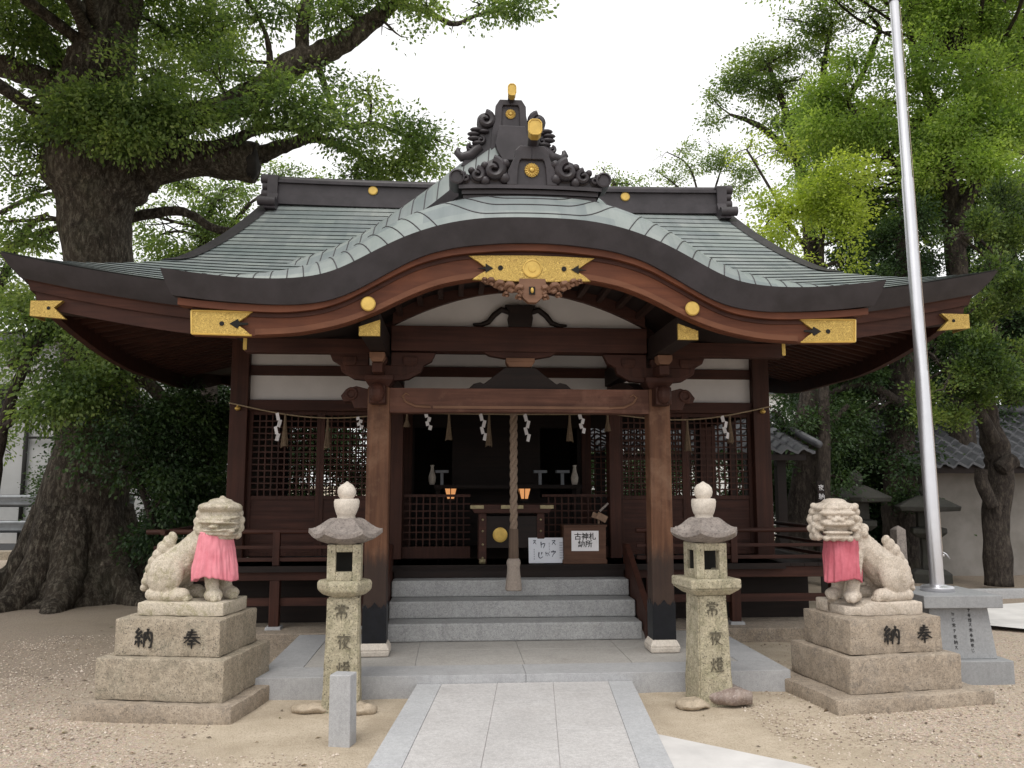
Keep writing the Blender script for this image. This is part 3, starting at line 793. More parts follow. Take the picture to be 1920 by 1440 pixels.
# thick dark layered edge under the copper
def inx(x, dx): return x * (1 - dx / 2.745)
mb = MB()
mb.grid([[(x, YK - 0.004, kt(x) + 0.001) for x in XS], [(inx(x, 0.03), YK + 0.03, 0.5 * (kt(x) + kb(x))) for x in XS], [(inx(x, 0.07), YK + 0.075, kb(x)) for x in XS], [(inx(x, 0.07), YK + 0.30, kb(x)) for x in XS]])
for sgn in (-1, 1):
    x = sgn * 2.745; xi = sgn * 2.675
    mb.grid([[(x, y, kar_z(x, y)) for y in YS[:11]], [(xi, y + 0.075, kb(x) + (kar_z(x, y) - kt(x))) for y in YS[:11]], [(xi - sgn * 0.25, y + 0.075, kb(x) + (kar_z(x, y) - kt(x))) for y in YS[:11]]])
mb.build('porch_fascia', MAT['copper_dark'], H, smooth=True, auto=30)
# red-brown boards under it: thin upper course and the deep bargeboard
XB = np.linspace(-2.64, 2.64, 141)
def board(y0, y1, top, bot, xs):
    mb = MB()
    rows = [[(x, y0, top(x)) for x in xs], [(x, y0, bot(x)) for x in xs], [(x, y1, bot(x)) for x in xs], [(x, y1, top(x)) for x in xs], [(x, y0, top(x)) for x in xs]]
    mb.grid(rows)
    n = len(rows[0])
    for i in (0, n - 1): mb.add([r[i] for r in rows[:4]], [(0, 1, 2, 3)])
    return mb
board(YK + 0.10, YK + 0.24, kb, lambda x: kb(x) - 0.052, XB).build('eave_course', MAT['wood_red'], H, smooth=True, auto=30)
XB2 = np.linspace(-2.545, 2.545, 141)
bg = board(YK + 0.155, YK + 0.245, lambda x: kb(x) - 0.050, kg, XB2).build('bargeboard', MAT['wood_red'], H, smooth=True, auto=30)
board(YK + 0.137, YK + 0.157, lambda x: kg(x) + 0.05, lambda x: kg(x) + 0.006, np.linspace(-2.08, 2.08, 101)).build('moulding', MAT['wood_red2'], bg, smooth=True, auto=30)
board(YK + 0.143, YK + 0.157, lambda x: kb(x) - 0.055, lambda x: kb(x) - 0.085, XB2).build('moulding', MAT['wood_x'], bg, smooth=True, auto=30)
# vaulted underside
mb = MB()
XV = np.linspace(-2.6, 2.6, 101)
mb.grid([[(x, y, kb(x) - 0.06 + 0.02 * (y - 6.3)) for x in XV] for y in (YK + 0.2, 6.8, 7.4, 8.0)])
mb.build('soffit', MAT['wood_dark'], H, smooth=True)
for k in range(13):                       # ribs of the vault running front to back
    x = -1.08 + 0.18 * k
    mb = MB(); z = kb(x) - 0.085
    mb.box((x, 6.85, z), (0.045, 1.05, 0.05)); mb.build('vault_rib', MAT['wood_y'], H)
# ---------------- gilt fittings on the bargeboard
YG = YK + 0.128
def flip(poly): return [(-x, z) for x, z in reversed(poly)]
g = MB()
cp = [(-0.462, 3.158), (-0.20, 3.150), (-0.05, 3.147), (0, 3.135), (0.05, 3.147), (0.20, 3.150), (0.455, 3.158), (0.40, 3.205), (0.315, 3.25), (0.37, 3.262), (0.42, 3.30), (0.488, 3.343), (0.2, 3.353), (0, 3.356), (-0.2, 3.353), (-0.492, 3.345), (-0.42, 3.30), (-0.37, 3.262), (-0.315, 3.25), (-0.40, 3.205)]
g.prism(cp, YG, YG + 0.03)
gp = g.build('gilt_plate', MAT['gold'], H, bevel=0.004)
g = MB(); g.lathe([(0.072, 0), (0.072, 0.008), (0.064, 0.010), (0.062, 0.004), (0.03, 0.006), (0.028, 0.012), (0.01, 0.014)], (0, YG, 3.25), 28, 'y'); g.build('boss', MAT['gold_plain'], gp)
for sgn in (-1, 1):
    v_ = MB()
    def P_(pts): return [(sgn * x, z) for x, z in pts] if sgn > 0 else [(sgn * x, z) for x, z in reversed(pts)]
    v_.prism(P_([(0.42, 3.245), (0.36, 3.255), (0.36, 3.285), (0.30, 3.247), (0.36, 3.212), (0.36, 3.24)]), YG - 0.004, YG + 0.01)
    v_.lathe([(0.02, 0), (0.02, 0.006)], (sgn * 0.245, YG + 0.001, 3.252), 10, 'y')
    v_.build('heart_cutout', MAT['void'], gp)
    # big end plates
    e = MB()
    e.prism(P_([(2.10, 2.700), (2.535, 2.708), (2.545, 2.888), (2.095, 2.886), (2.15, 2.84), (2.215, 2.793), (2.15, 2.745)]), YG, YG + 0.03)
    ep = e.build('gilt_plate', MAT['gold'], H, bevel=0.004)
    fr = MB()
    for a, b in (((2.10, 2.703), (2.535, 2.711)), ((2.535, 2.711), (2.545, 2.885)), ((2.545, 2.885), (2.10, 2.883))):
        fr.tube([(sgn * a[0], YG, a[1]), (sgn * b[0], YG, b[1])], 0.008, 6)
    fr.build('rim', MAT['gold_plain'], ep)
    v_ = MB()
    v_.prism(P_([(2.13, 2.785), (2.19, 2.778), (2.205, 2.752), (2.265, 2.79), (2.205, 2.826), (2.19, 2.80), (2.13, 2.798)]), YG - 0.004, YG + 0.01)
    v_.lathe([(0.018, 0), (0.018, 0.006)], (sgn * 2.32, YG + 0.001, 2.79), 10, 'y')
    v_.build('heart_cutout', MAT['void'], ep)
    # disc and beam end cap
    d = MB(); d.lathe([(0.056, 0), (0.056, 0.014), (0.048, 0.022), (0.015, 0.024)], (sgn * 1.245, YG + 0.005, 2.955), 24, 'y'); d.build('gilt_disc', MAT['gold_plain'], H)
    c = MB(); c.prism(P_([(1.165, 2.735), (1.325, 2.735), (1.325, 2.805), (1.165, 2.862)]), YG + 0.13, YG + 0.16); c.build('gilt_plate', MAT['gold'], H)
    # purlin behind it
    k_ = MB(); k_.b2(sgn * 1.17, sgn * 1.32, YG + 0.16, 9.6, 2.742, 2.93); k_.build('purlin', MAT['wood_dark'], H, bevel=0.006)
    k_ = MB(); k_.b2(sgn * 1.17, sgn * 2.44, 7.39, 7.51, 2.765, 2.895); pu = k_.build('purlin', MAT['wood_x'], H, bevel=0.004)
    k_ = MB(); k_.b2(sgn * 2.438, sgn * 2.458, 7.385, 7.515, 2.785, 2.898); k_.b2(sgn * 2.425, sgn * 2.44, 7.383, 7.39, 2.785, 2.898); k_.build('end_cap', MAT['gold_plain'], pu)
# carved pendant below the centre plate
pd = MB()
yb = YK + 0.19
pd.prism([(-0.10, 3.17), (-0.11, 3.08), (-0.07, 3.02), (-0.03, 2.985), (0.03, 2.985), (0.07, 3.02), (0.11, 3.08), (0.10, 3.17)], yb - 0.07, yb)
for sgn in (-1, 1):
    for cx, cz, r in ((0.095, 3.075, 0.052), (0.17, 3.09, 0.060), (0.245, 3.105, 0.056), (0.315, 3.135, 0.044), (0.10, 3.02, 0.032), (0.20, 3.04, 0.030), (0.365, 3.15, 0.028)):
        n_ = 16
        pts = [(sgn * (cx + math.cos(a) * r * (0.72 - 0.05 * j)), yb - 0.06 + 0.02 * math.cos(a * 2), cz + math.sin(a) * r * (0.72 - 0.05 * j)) for j, a in enumerate([2 * PI * q / 10 for q in range(10)])]
        pd.tube(pts, [r * (0.42 - 0.02 * j) for j in range(10)], 7)
        pd.ell((sgn * cx, yb - 0.05, cz), (r * 0.4, r * 0.5, r * 0.4), 8, 6)
    pd.prism(P_([(0.05, 3.12), (0.36, 3.135), (0.40, 3.17), (0.05, 3.18)]), yb - 0.02, yb)
pn = pd.build('carved_pendant', MAT['wood_tan'], H, smooth=True, auto=50)
q = MB(); q.b2(-0.026, 0.02, yb - 0.078, yb - 0.06, 3.045, 3.105); q.build('recess', MAT['void'], pn)
q = MB(); q.ell((-0.003, yb - 0.085, 3.075), (0.013, 0.012, 0.022), 8, 6); q.build('boss', MAT['gold_plain'], pn)

# ---------------- roof crests (onigawara)
def curl(mb, cx, cz, y, r, turn=1, depth=0.07, tail=None):
    pts = []; rad = []
    for k in range(22):
        a = turn * (2.4 * PI * k / 21); q = r * (0.72 - 0.6 * k / 21)
        pts.append((cx + q * math.cos(a + PI / 2), y - 0.25 * depth * (k / 21), cz + q * math.sin(a + PI / 2))); rad.append(r * (0.37 - 0.20 * k / 21))
    mb.tube(pts, rad, 8)
    mb.lathe([(r * 0.8, -depth), (r * 0.8, 0.0), (r * 0.5, 0.012)], (cx, y + 0.02, cz), 18, 'y')
def flower(mb, cx, cz, y, r, pet=16):
    for k in range(pet):
        a = 2 * PI * k / pet
        M = Matrix.Rotation(-a, 3, 'Y')
        mb.ell((cx + math.cos(a) * r * 0.62, y, cz + math.sin(a) * r * 0.62), (r * 0.40, 0.012, r * 0.135), 8, 6, M)
    mb.lathe([(r * 0.28, -0.002), (r * 0.28, 0.014), (r * 0.15, 0.02)], (cx, y, cz), 16, 'y')
    mb.lathe([(r * 0.9, -0.01), (r * 0.9, 0.002)], (cx, y, cz), 24, 'y')

def crest(cx, y, z0, zt, wb, wt, fl_z, fl_r, name_fins, spike, bt=0.66, bw=0.60):
    mb = MB()
    h = zt - z0
    # horseshoe body: an outline with a recessed bay
    out = [(-wb, z0), (-wb * 0.97, z0 + 0.35 * h), (-wt * 1.02, z0 + 0.72 * h), (-wt, z0 + 0.88 * h), (-wt * 0.72, z0 + h), (wt * 0.72, z0 + h), (wt, z0 + 0.88 * h), (wt * 1.02, z0 + 0.72 * h), (wb * 0.97, z0 + 0.35 * h), (wb, z0)]
    mb.prism([(cx + a, b) for a, b in out], y + 0.03, y + 0.14)
    iw = wb * bw; q0, q1 = bt - 0.05, bt
    inn = [(-iw, z0), (-iw * 0.92, z0 + 0.45 * h), (-iw * 0.6, z0 + q0 * h), (-iw * 0.5, z0 + q1 * h), (iw * 0.5, z0 + q1 * h), (iw * 0.6, z0 + q0 * h), (iw * 0.92, z0 + 0.45 * h), (iw, z0)]
    for s in (-1, 1):                     # raised frame around the bay
        L = [(s * wb, z0), (s * wb * 0.97, z0 + 0.35 * h), (s * wt * 1.02, z0 + 0.72 * h), (s * wt, z0 + 0.88 * h), (s * wt * 0.72, z0 + h), (0, z0 + h), (0, z0 + q1 * h), (s * iw * 0.72, z0 + q1 * h), (s * iw * 0.82, z0 + q0 * h), (s * iw * 0.92, z0 + 0.45 * h), (s * iw, z0)]
        if s > 0: L = L[::1]
        else: L = L[::-1]
        mb.prism([(cx + a, b) for a, b in L], y, y + 0.04)
    c = mb.build('roof_crest', MAT['crest'], H, bevel=0.006)
    f = MB(); flower(f, cx, fl_z, y + 0.022, fl_r); f.build('gilt_flower', MAT['gold_plain'], c, smooth=True, auto=40)
    for s in (-1, 1): fn = MB(); name_fins(fn, s); fn.build('carved_fin', MAT['crest'], c, smooth=True, auto=45)
    sx, sz, sw, sh, sy0, sy1, ztail = spike
    k = MB()
    octo = [(-sw, -sh * 0.6), (-sw * 0.55, -sh), (sw * 0.55, -sh), (sw, -sh * 0.6), (sw, sh * 0.6), (sw * 0.55, sh), (-sw * 0.55, sh), (-sw, sh * 0.6)]
    fr = [(cx + sx + a * 1.0, sy0, sz + b) for a, b in octo]; bk = [(cx + sx + a * 0.8, sy1, ztail + b * 0.8) for a, b in octo]
    k.add(fr + bk, [tuple(range(8)), tuple(range(15, 7, -1))] + [(i, i + 8, (i + 1) % 8 + 8, (i + 1) % 8) for i in range(8)])
    kk = k.build('ridge_spike', MAT['crest'], c)
    g = MB()
    fr = [(cx + sx + a * 1.06, sy0 - 0.02, sz + b * 1.05) for a, b in octo]; bk = [(cx + sx + a * 1.06, sy0 + 0.05, sz + b * 1.05 - 0.02) for a, b in octo]
    g.add(fr + bk, [tuple(range(8)), tuple(range(15, 7, -1))] + [(i, i + 8, (i + 1) % 8 + 8, (i + 1) % 8) for i in range(8)])
    for a, b in zip(range(8), [(i + 1) % 8 for i in range(8)]):
        g.tube([fr[a], fr[b]], 0.008, 6)
    g.build('gilt_cap', MAT['gold_plain'], kk, bevel=0.004)
    return c
yf = 6.33
def fins_front(mb, s):
    curl(mb, s * 0.295, 4.085, yf + 0.01, 0.115, s, 0.10)
    curl(mb, s * 0.425, 4.04, yf + 0.01, 0.078, s, 0.09)
    curl(mb, s * 0.515, 4.015, yf + 0.01, 0.05, -s, 0.08)
    mb.prism([(s * 0.17, 3.965), (s * 0.62, 3.965), (s * 0.56, 4.02), (s * 0.48, 4.05), (s * 0.42, 4.09), (s * 0.36, 4.14), (s * 0.25, 4.16), (s * 0.19, 4.10)][::s], yf + 0.03, yf + 0.12)
    for cx, cz, r in ((0.365, 4.12, 0.032), (0.47, 4.075, 0.028), (0.545, 4.045, 0.024), (0.20, 4.14, 0.035), (0.205, 4.02, 0.045), (0.36, 3.995, 0.04)):
        mb.ell((s * cx, yf + 0.015, cz), (r, 0.04, r), 10, 8)
    mb.lathe([(0.062, -0.22), (0.062, 0.0), (0.05, 0.004), (0.045, -0.012)], (s * 0.585, yf - 0.02, 4.015), 18, 'y')
crest(0.012, yf, 3.963, 4.29, 0.20, 0.135, 4.095, 0.062, fins_front, (0.012, 4.385, 0.047, 0.058, yf - 0.12, yf + 0.22, 4.26))
# layered base of the front crest: the porch ridge
mb = MB()
for z0, z1, hw, yy in ((3.86, 3.90, 0.535, 6.38), (3.90, 3.935, 0.545, 6.36), (3.935, 3.965, 0.57, 6.33)):
    xs_ = np.linspace(-hw, hw, 25)
    def sag(x): return -0.012 * (x / 0.55) ** 2
    mb.grid([[(x, yy, z0 + sag(x)) for x in xs_], [(x, yy, z1 + sag(x)) for x in xs_], [(x, 8.7, z1 + sag(x)) for x in xs_]])
    for s in (-1, 1):
        x = s * hw; mb.add([(x, yy, z0 + sag(x)), (x, yy, z1 + sag(x)), (x, 8.7, z1 + sag(x)), (x, 8.7, z0 + sag(x))], [(0, 1, 2, 3)])
mb.build('porch_ridge', MAT['ridge'], H)
yc = YC - 0.08
def fins_rear(mb, s):
    curl(mb, s * 0.28, 5.51, yc + 0.02, 0.118, s, 0.10)
    mb.prism([(s * 0.17, 5.02), (s * 0.54, 5.00), (s * 0.47, 5.14), (s * 0.42, 5.24), (s * 0.42, 5.33), (s * 0.36, 5.42), (s * 0.17, 5.52)][::s], yc + 0.03, yc + 0.12)
    for j, (cx, cz, r) in enumerate(((0.38, 5.40, 0.05), (0.41, 5.35, 0.05), (0.40, 5.30, 0.055), (0.36, 5.25, 0.05), (0.30, 5.38, 0.045))):
        mb.ell((s * cx, yc + 0.02, cz), (r * 1.4, 0.045, r * 0.5), 10, 8)
    mb.tube([(s * 0.34, yc + 0.05, 5.22), (s * 0.44, yc + 0.05, 5.12), (s * 0.54, yc + 0.05, 5.10), (s * 0.585, yc + 0.05, 5.15), (s * 0.57, yc + 0.05, 5.20)], [0.06, 0.062, 0.052, 0.04, 0.02], 9)
    curl(mb, s * 0.44, 5.20, yc + 0.03, 0.055, -s)
    curl(mb, s * 0.33, 5.28, yc + 0.01, 0.06, s)
crest(-0.01, yc, 5.12, 5.745, 0.215, 0.165, 5.59, 0.058, fins_rear, (0.005, 5.79, 0.038, 0.060, yc - 0.12, yc + 0.2, 5.72), 0.90, 0.52)
mb = MB(); mb.prism([(-0.10, 5.02), (0.10, 5.02), (0.16, 5.12), (0.18, 5.20), (0.14, 5.40), (-0.14, 5.40), (-0.18, 5.20), (-0.16, 5.12)], YC - 0.19, YC + 0.1); mb.b2(-0.13, 0.13, YC + 0.05, 10.6, 5.2, 5.47)
mb.build('gable_ridge', MAT['ridge'], H, bevel=0.006)

# ---------------- porch posts, beams and brackets
for sgn in (-1, 1):
    x = sgn * 1.258; y = 7.45
    p = MB(); p.b2(x - 0.0975, x + 0.0975, y - 0.0975, y + 0.0975, 0.26, 2.46)
    po = p.build('porch_post', MAT['wood_post'], H, bevel=0.012)
    s = MB()
    a, e = 0.1005, 0.105
    for d in range(4):                    # four scalloped metal sheets, one to each face
        M = Matrix.Translation((x, y, 0)) @ Matrix.Rotation(d * PI / 2, 4, 'Z')
        prof = [(-a, 0.255), (a, 0.255), (a, 0.545), (a - 0.02, 0.585), (a - 0.045, 0.545), (a - 0.06, 0.56), (0.035, 0.555), (0.0, 0.60), (-0.035, 0.555), (-a + 0.06, 0.56), (-a + 0.045, 0.545), (-a + 0.02, 0.585), (-a, 0.545)]
        V = [M @ Vector((q[0], -a - 0.0025, q[1])) for q in prof] + [M @ Vector((q[0], -a + 0.001, q[1])) for q in prof]
        n = len(prof)
        s.add(V, [tuple(range(n)), tuple(range(2 * n - 1, n - 1, -1))] + [(i, i + n, (i + 1) % n + n, (i + 1) % n) for i in range(n)])
    s.build('metal_shoe', MAT['iron_shoe'], po)
    b = MB(); b.frus((x, y), (0.25, 0.25), (0.27, 0.27), 0.148, 0.20); b.frus((x, y), (0.27, 0.27), (0.205, 0.205), 0.20, 0.262)
    b.build('post_base', MAT['finial'], H, bevel=0.012, label='pale square stone under porch post')
    # beam nose carved as a scroll, outside the post
    n_ = MB(); n_.prism([(sgn * (1.35), 2.27), (sgn * 1.35, 2.44), (sgn * 1.46, 2.47), (sgn * 1.55, 2.44), (sgn * 1.595, 2.38), (sgn * 1.57, 2.33), (sgn * 1.50, 2.335), (sgn * 1.47, 2.27)][::sgn], y - 0.07, y + 0.07)
    ring = [(sgn * (1.50 + 0.045 * math.cos(a_)), y - 0.075, 2.40 + 0.045 * math.sin(a_)) for a_ in np.linspace(0, 2 * PI, 14)]
    n_.tube(ring, 0.016, 7)
    n_.build('carved_beam_nose', MAT['wood_z'], H, bevel=0.012)
    n_ = MB(); n_.prism([(x - 0.07, 2.30), (x + 0.07, 2.30), (x + 0.07, 2.46), (x - 0.07, 2.46)], y - 0.26, y - 0.09); n_.ell((x, y - 0.27, 2.39), (0.068, 0.075, 0.085), 12, 10)
    n_.build('carved_beam_nose', MAT['wood_z'], H, bevel=0.01)
    # bracket set: bearing block, arms, small blocks
    k = MB(); k.frus((x, y), (0.17, 0.17), (0.25, 0.25), 2.46, 2.52); k.b2(x - 0.125, x + 0.125, y - 0.125, y + 0.125, 2.52, 2.565); k.build('bearing_block', MAT['wood_x'], H, bevel=0.005)
    k = MB()
    k.prism([(x - 0.32, 2.66), (x - 0.30, 2.60), (x - 0.22, 2.57), (x - 0.1, 2.565), (x + 0.1, 2.565), (x + 0.22, 2.57), (x + 0.30, 2.60), (x + 0.32, 2.66)], y - 0.05, y + 0.05)
    k.prism([(x - 0.045, 2.565), (x + 0.045, 2.565), (x + 0.045, 2.65), (x - 0.045, 2.65)], y - 0.30, y + 0.3); k.build('bracket_arm', MAT['wood_z'], H, bevel=0.008)
    for bx, by in ((-0.27, 0), (0, 0), (0.27, 0), (0, -0.27)):
        k = MB(); k.frus((x + bx, y + by), (0.09, 0.09), (0.13, 0.13), 2.655, 2.69); k.b2(x + bx - 0.065, x + bx + 0.065, y + by - 0.065, y + by + 0.065, 2.69, 2.735); k.build('bracket_block', MAT['wood_tan'] if by < 0 else MAT['wood_z'], H, bevel=0.004)
    # carved brackets spreading sideways from the post head
    for s2 in (-1, 1):
        L = 0.46 if s2 == -sgn else 0.42
        k = MB(); k.prism([(x + s2 * 0.10, 2.52), (x + s2 * L * 0.55, 2.535), (x + s2 * L * 0.80, 2.60), (x + s2 * L * 0.84, 2.66), (x + s2 * L, 2.70), (x + s2 * L * 1.08, 2.78), (x + s2 * 0.10, 2.78)][::s2], y - 0.045, y + 0.045)
        k.build('carved_bracket', MAT['wood_x'], H, bevel=0.006)
    # curved tie beam back to the hall
    rows = []
    for q in range(13):
        t = q / 12; yy = y + 0.08 + (9.55 - y - 0.08) * t; z = 2.36 + 0.35 * t + 0.12 * math.sin(PI * t)
        rows.append([(x - 0.07, yy, z), (x - 0.07, yy, z - 0.18), (x + 0.07, yy, z - 0.18), (x + 0.07, yy, z), (x - 0.07, yy, z)])
    k = MB(); k.grid(rows); k.build('tie_beam', MAT['wood_y'], H)
# front rainbow beam: shallow arch cut into its underside
def arch(x): return 2.233 + 0.012 * max(0, 1 - (x / 0.95) ** 2)
xs_ = np.linspace(-1.16, 1.16, 61)
mb = board(7.36, 7.54, lambda x: 2.452, arch, xs_)
rbm = mb.build('porch_beam', wood('worn_red_beam', (0.075, 0.030, 0.019), (0.16, 0.070, 0.046), 'x', worn=(0.23, 0.12, 0.085)), H, bevel=0.008)
board(7.348, 7.362, lambda x: 2.295, lambda x: 2.27, np.linspace(-0.78, 0.82, 40)).build('moulding', MAT['wood_tan'], rbm)
for s in (-1, 1):
    k = MB(); k.tube([(s * 0.80, 7.352, 2.283), (s * 0.93, 7.352, 2.29), (s * 1.02, 7.352, 2.33), (s * 1.05, 7.352, 2.38), (s * 1.02, 7.352, 2.405), (s * 0.985, 7.352, 2.385)], [0.012, 0.014, 0.012, 0.010, 0.008, 0.005], 6)
    k.build('moulding', MAT['wood_tan'], rbm)
# frog-leg strut on it
fk = MB()
hf = [(0.52, 2.452), (0.46, 2.462), (0.42, 2.50), (0.36, 2.515), (0.33, 2.50), (0.29, 2.53), (0.2, 2.60), (0.14, 2.65), (0, 2.655)]
fk.prism([(x, z) for x, z in hf] + [(-x, z) for x, z in reversed(hf[:-1])], 7.40, 7.50)
fk.build('frog_leg_strut', MAT['wood_dark'], H, bevel=0.008)
k = MB(); k.frus((0, 7.45), (0.20, 0.14), (0.26, 0.16), 2.655, 2.70); k.b2(-0.13, 0.13, 7.37, 7.53, 2.70, 2.735); k.build('bearing_block', MAT['wood_tan'], H, bevel=0.005)
k = MB(); k.prism([(-0.34, 2.795), (-0.28, 2.76), (-0.14, 2.735), (0.14, 2.735), (0.28, 2.76), (0.34, 2.795)], 7.40, 7.50); k.build('bracket_arm', MAT['wood_x'], H)
# upper beam and tympanum
k = MB(); k.b2(-1.16, 1.16, 7.37, 7.53, 2.79, 3.018); k.build('upper_beam', MAT['wood_x'], H, bevel=0.008)
def tz(x): return 3.018 + 0.335 * max(0.0, 1 - (abs(x) / 1.16) ** 1.9)
k = MB(); xs_ = np.linspace(-1.15, 1.15, 41)
k.prism([(-1.15, 3.0), (1.15, 3.0)] + [(x, tz(x) + 0.12) for x in xs_[::-1]], 7.455, 7.475); k.build('plaster_panel', MAT['plaster'], H)
board(7.40, 7.50, lambda x: tz(x) + 0.17, tz, xs_).build('arched_beam', MAT['wood_x'], H, smooth=True, auto=30)
k = MB()
k.prism([(-0.10, 3.018), (0.10, 3.018), (0.115, 3.10), (0.10, 3.16), (0.14, 3.22), (-0.14, 3.22), (-0.10, 3.16), (-0.115, 3.10)], 7.36, 7.46)
for s in (-1, 1):
    k.tube([(s * 0.09, 7.42, 3.16), (s * 0.17, 7.42, 3.185), (s * 0.24, 7.42, 3.13), (s * 0.29, 7.42, 3.065), (s * 0.36, 7.42, 3.04), (s * 0.43, 7.42, 3.045)], [0.028, 0.03, 0.028, 0.026, 0.022, 0.012], 8)
k.build('carved_king_post', MAT['wood_dark'], H, bevel=0.006)

# ---------------- body of the hall
YW = 9.65; ZF = 0.77
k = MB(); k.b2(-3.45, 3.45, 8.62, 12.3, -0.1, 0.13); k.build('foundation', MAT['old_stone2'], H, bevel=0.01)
for x in (-3.03, -1.24, 1.27, 3.03):
    k = MB(); hw = 0.10 if abs(x) > 2 else 0.066
    k.b2(x - hw, x + hw, YW - 0.1, YW + 0.1, 0.1, 3.5); k.build('column', MAT['wood_z'], H, bevel=0.008)
    k = MB(); k.b2(x - hw, x + hw, 11.65, 11.85, 0.1, 3.6); k.build('column', MAT['wood_z'], H)
for z0, z1, d in ((2.44, 2.565, 0.06), (2.848, 2.964, 0.035), (3.116, 3.5, 0.05)):
    k = MB(); k.b2(-2.94, 2.94, YW - d, YW + 0.06, z0, z1); k.build('wall_beam', MAT['wood_x'], H, bevel=0.005)
for x0, x1 in ((-2.93, -1.30), (-1.175, 1.205), (1.335, 2.93)):
    for z0, z1 in ((2.56, 2.852), (2.96, 3.12)):
        k = MB(); k.b2(x0, x1, YW + 0.0, YW + 0.03, z0, z1); k.build('plaster_panel', MAT['plaster'], H)
for sgn in (-1, 1):                       # side walls and rear wall
    k = MB(); k.b2(sgn * 3.06, sgn * 3.0, YW + 0.1, 11.65, ZF, 1.42 if sgn > 0 else 3.6)
    if sgn > 0: k.b2(3.0, 3.06, YW + 0.1, 11.65, 2.42, 3.6); k.b2(3.0, 3.06, 10.6, 10.75, 1.42, 2.42)
    k.build('side_wall', MAT['wood_y'], H)
for s in (-1, 1): k = MB(); k.b2(s * 3.4, s * 1.3, 9.30, 9.34, 0.1, 0.73); k.build('under_floor_wall', MAT['wood_dark'], H)
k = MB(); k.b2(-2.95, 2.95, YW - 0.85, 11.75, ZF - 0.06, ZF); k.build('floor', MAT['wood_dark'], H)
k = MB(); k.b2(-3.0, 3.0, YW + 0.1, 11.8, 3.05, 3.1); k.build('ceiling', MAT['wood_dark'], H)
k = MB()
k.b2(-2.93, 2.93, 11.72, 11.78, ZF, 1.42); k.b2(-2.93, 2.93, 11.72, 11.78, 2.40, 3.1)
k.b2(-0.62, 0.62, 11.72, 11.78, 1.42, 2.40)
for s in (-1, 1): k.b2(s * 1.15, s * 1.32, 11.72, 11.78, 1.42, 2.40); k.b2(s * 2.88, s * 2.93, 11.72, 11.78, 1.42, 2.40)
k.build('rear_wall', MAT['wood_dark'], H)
# the dark inner sanctuary seen through the middle
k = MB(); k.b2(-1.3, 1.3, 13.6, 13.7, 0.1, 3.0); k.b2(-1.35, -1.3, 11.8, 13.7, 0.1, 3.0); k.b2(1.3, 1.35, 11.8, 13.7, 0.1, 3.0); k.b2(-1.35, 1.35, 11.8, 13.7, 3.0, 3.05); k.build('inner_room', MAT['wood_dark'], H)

def lattice(mb, x0, x1, z0, z1, y, step, t=0.016, d=0.02):
    nx = max(1, round((x1 - x0) / step)); nz = max(1, round((z1 - z0) / step))
    for i in range(1, nx): x = x0 + (x1 - x0) * i / nx; mb.b2(x - t / 2, x + t / 2, y - d / 2, y + d / 2, z0, z1)
    for j in range(1, nz): z = z0 + (z1 - z0) * j / nz; mb.b2(x0, x1, y - d / 2 + 0.0015, y + d / 2 - 0.0015, z - t / 2, z + t / 2)
def lattice_door(x0, x1, y):
    f = MB(); t = 0.045
    f.b2(x0, x0 + t, y - 0.02, y + 0.02, ZF + 0.03, 2.44); f.b2(x1 - t, x1, y - 0.02, y + 0.02, ZF + 0.03, 2.44)
    for z in (ZF + 0.03, 1.43, 2.395): f.b2(x0 + t, x1 - t, y - 0.018, y + 0.018, z, z + 0.045)
    fr = f.build('lattice_door', MAT['wood_z'], H, bevel=0.003)
    l = MB(); lattice(l, x0 + t, x1 - t, 1.475, 2.395, y, 0.072); l.build('lattice', MAT['wood_z'], fr)
    b = MB(); b.b2(x0 + t, x1 - t, y - 0.003, y + 0.008, ZF + 0.075, 1.43)
    for j in range(1, 5): z = ZF + 0.075 + (1.43 - ZF - 0.075) * j / 5; b.b2(x0 + t, x1 - t, y - 0.013, y - 0.003, z - 0.013, z + 0.013)
    b.build('door_panel', MAT['wood_x'], fr)
for x0, x1 in ((-2.93, -2.12), (-2.12, -1.31), (1.34, 2.135), (2.135, 2.93)): lattice_door(x0, x1, YW + 0.02)
for x0, x1 in ((-2.88, -1.32), (1.32, 2.88)):
    l = MB(); lattice(l, x0, x1, 1.42, 2.40, 11.75, 0.085, 0.018); l.build('rear_lattice', MAT['wood_z'], H)
for x0, x1 in ((-1.17, -0.40), (0.43, 1.20)):
    l = MB(); lattice(l, x0, x1, 0.90, 1.46, YW + 0.02, 0.075, 0.014); l.b2(x0, x1, YW, YW + 0.04, 1.46, 1.49); l.b2(x0, x1, YW, YW + 0.04, ZF, 0.90)
    l.build('low_lattice', MAT['wood_z'], H)
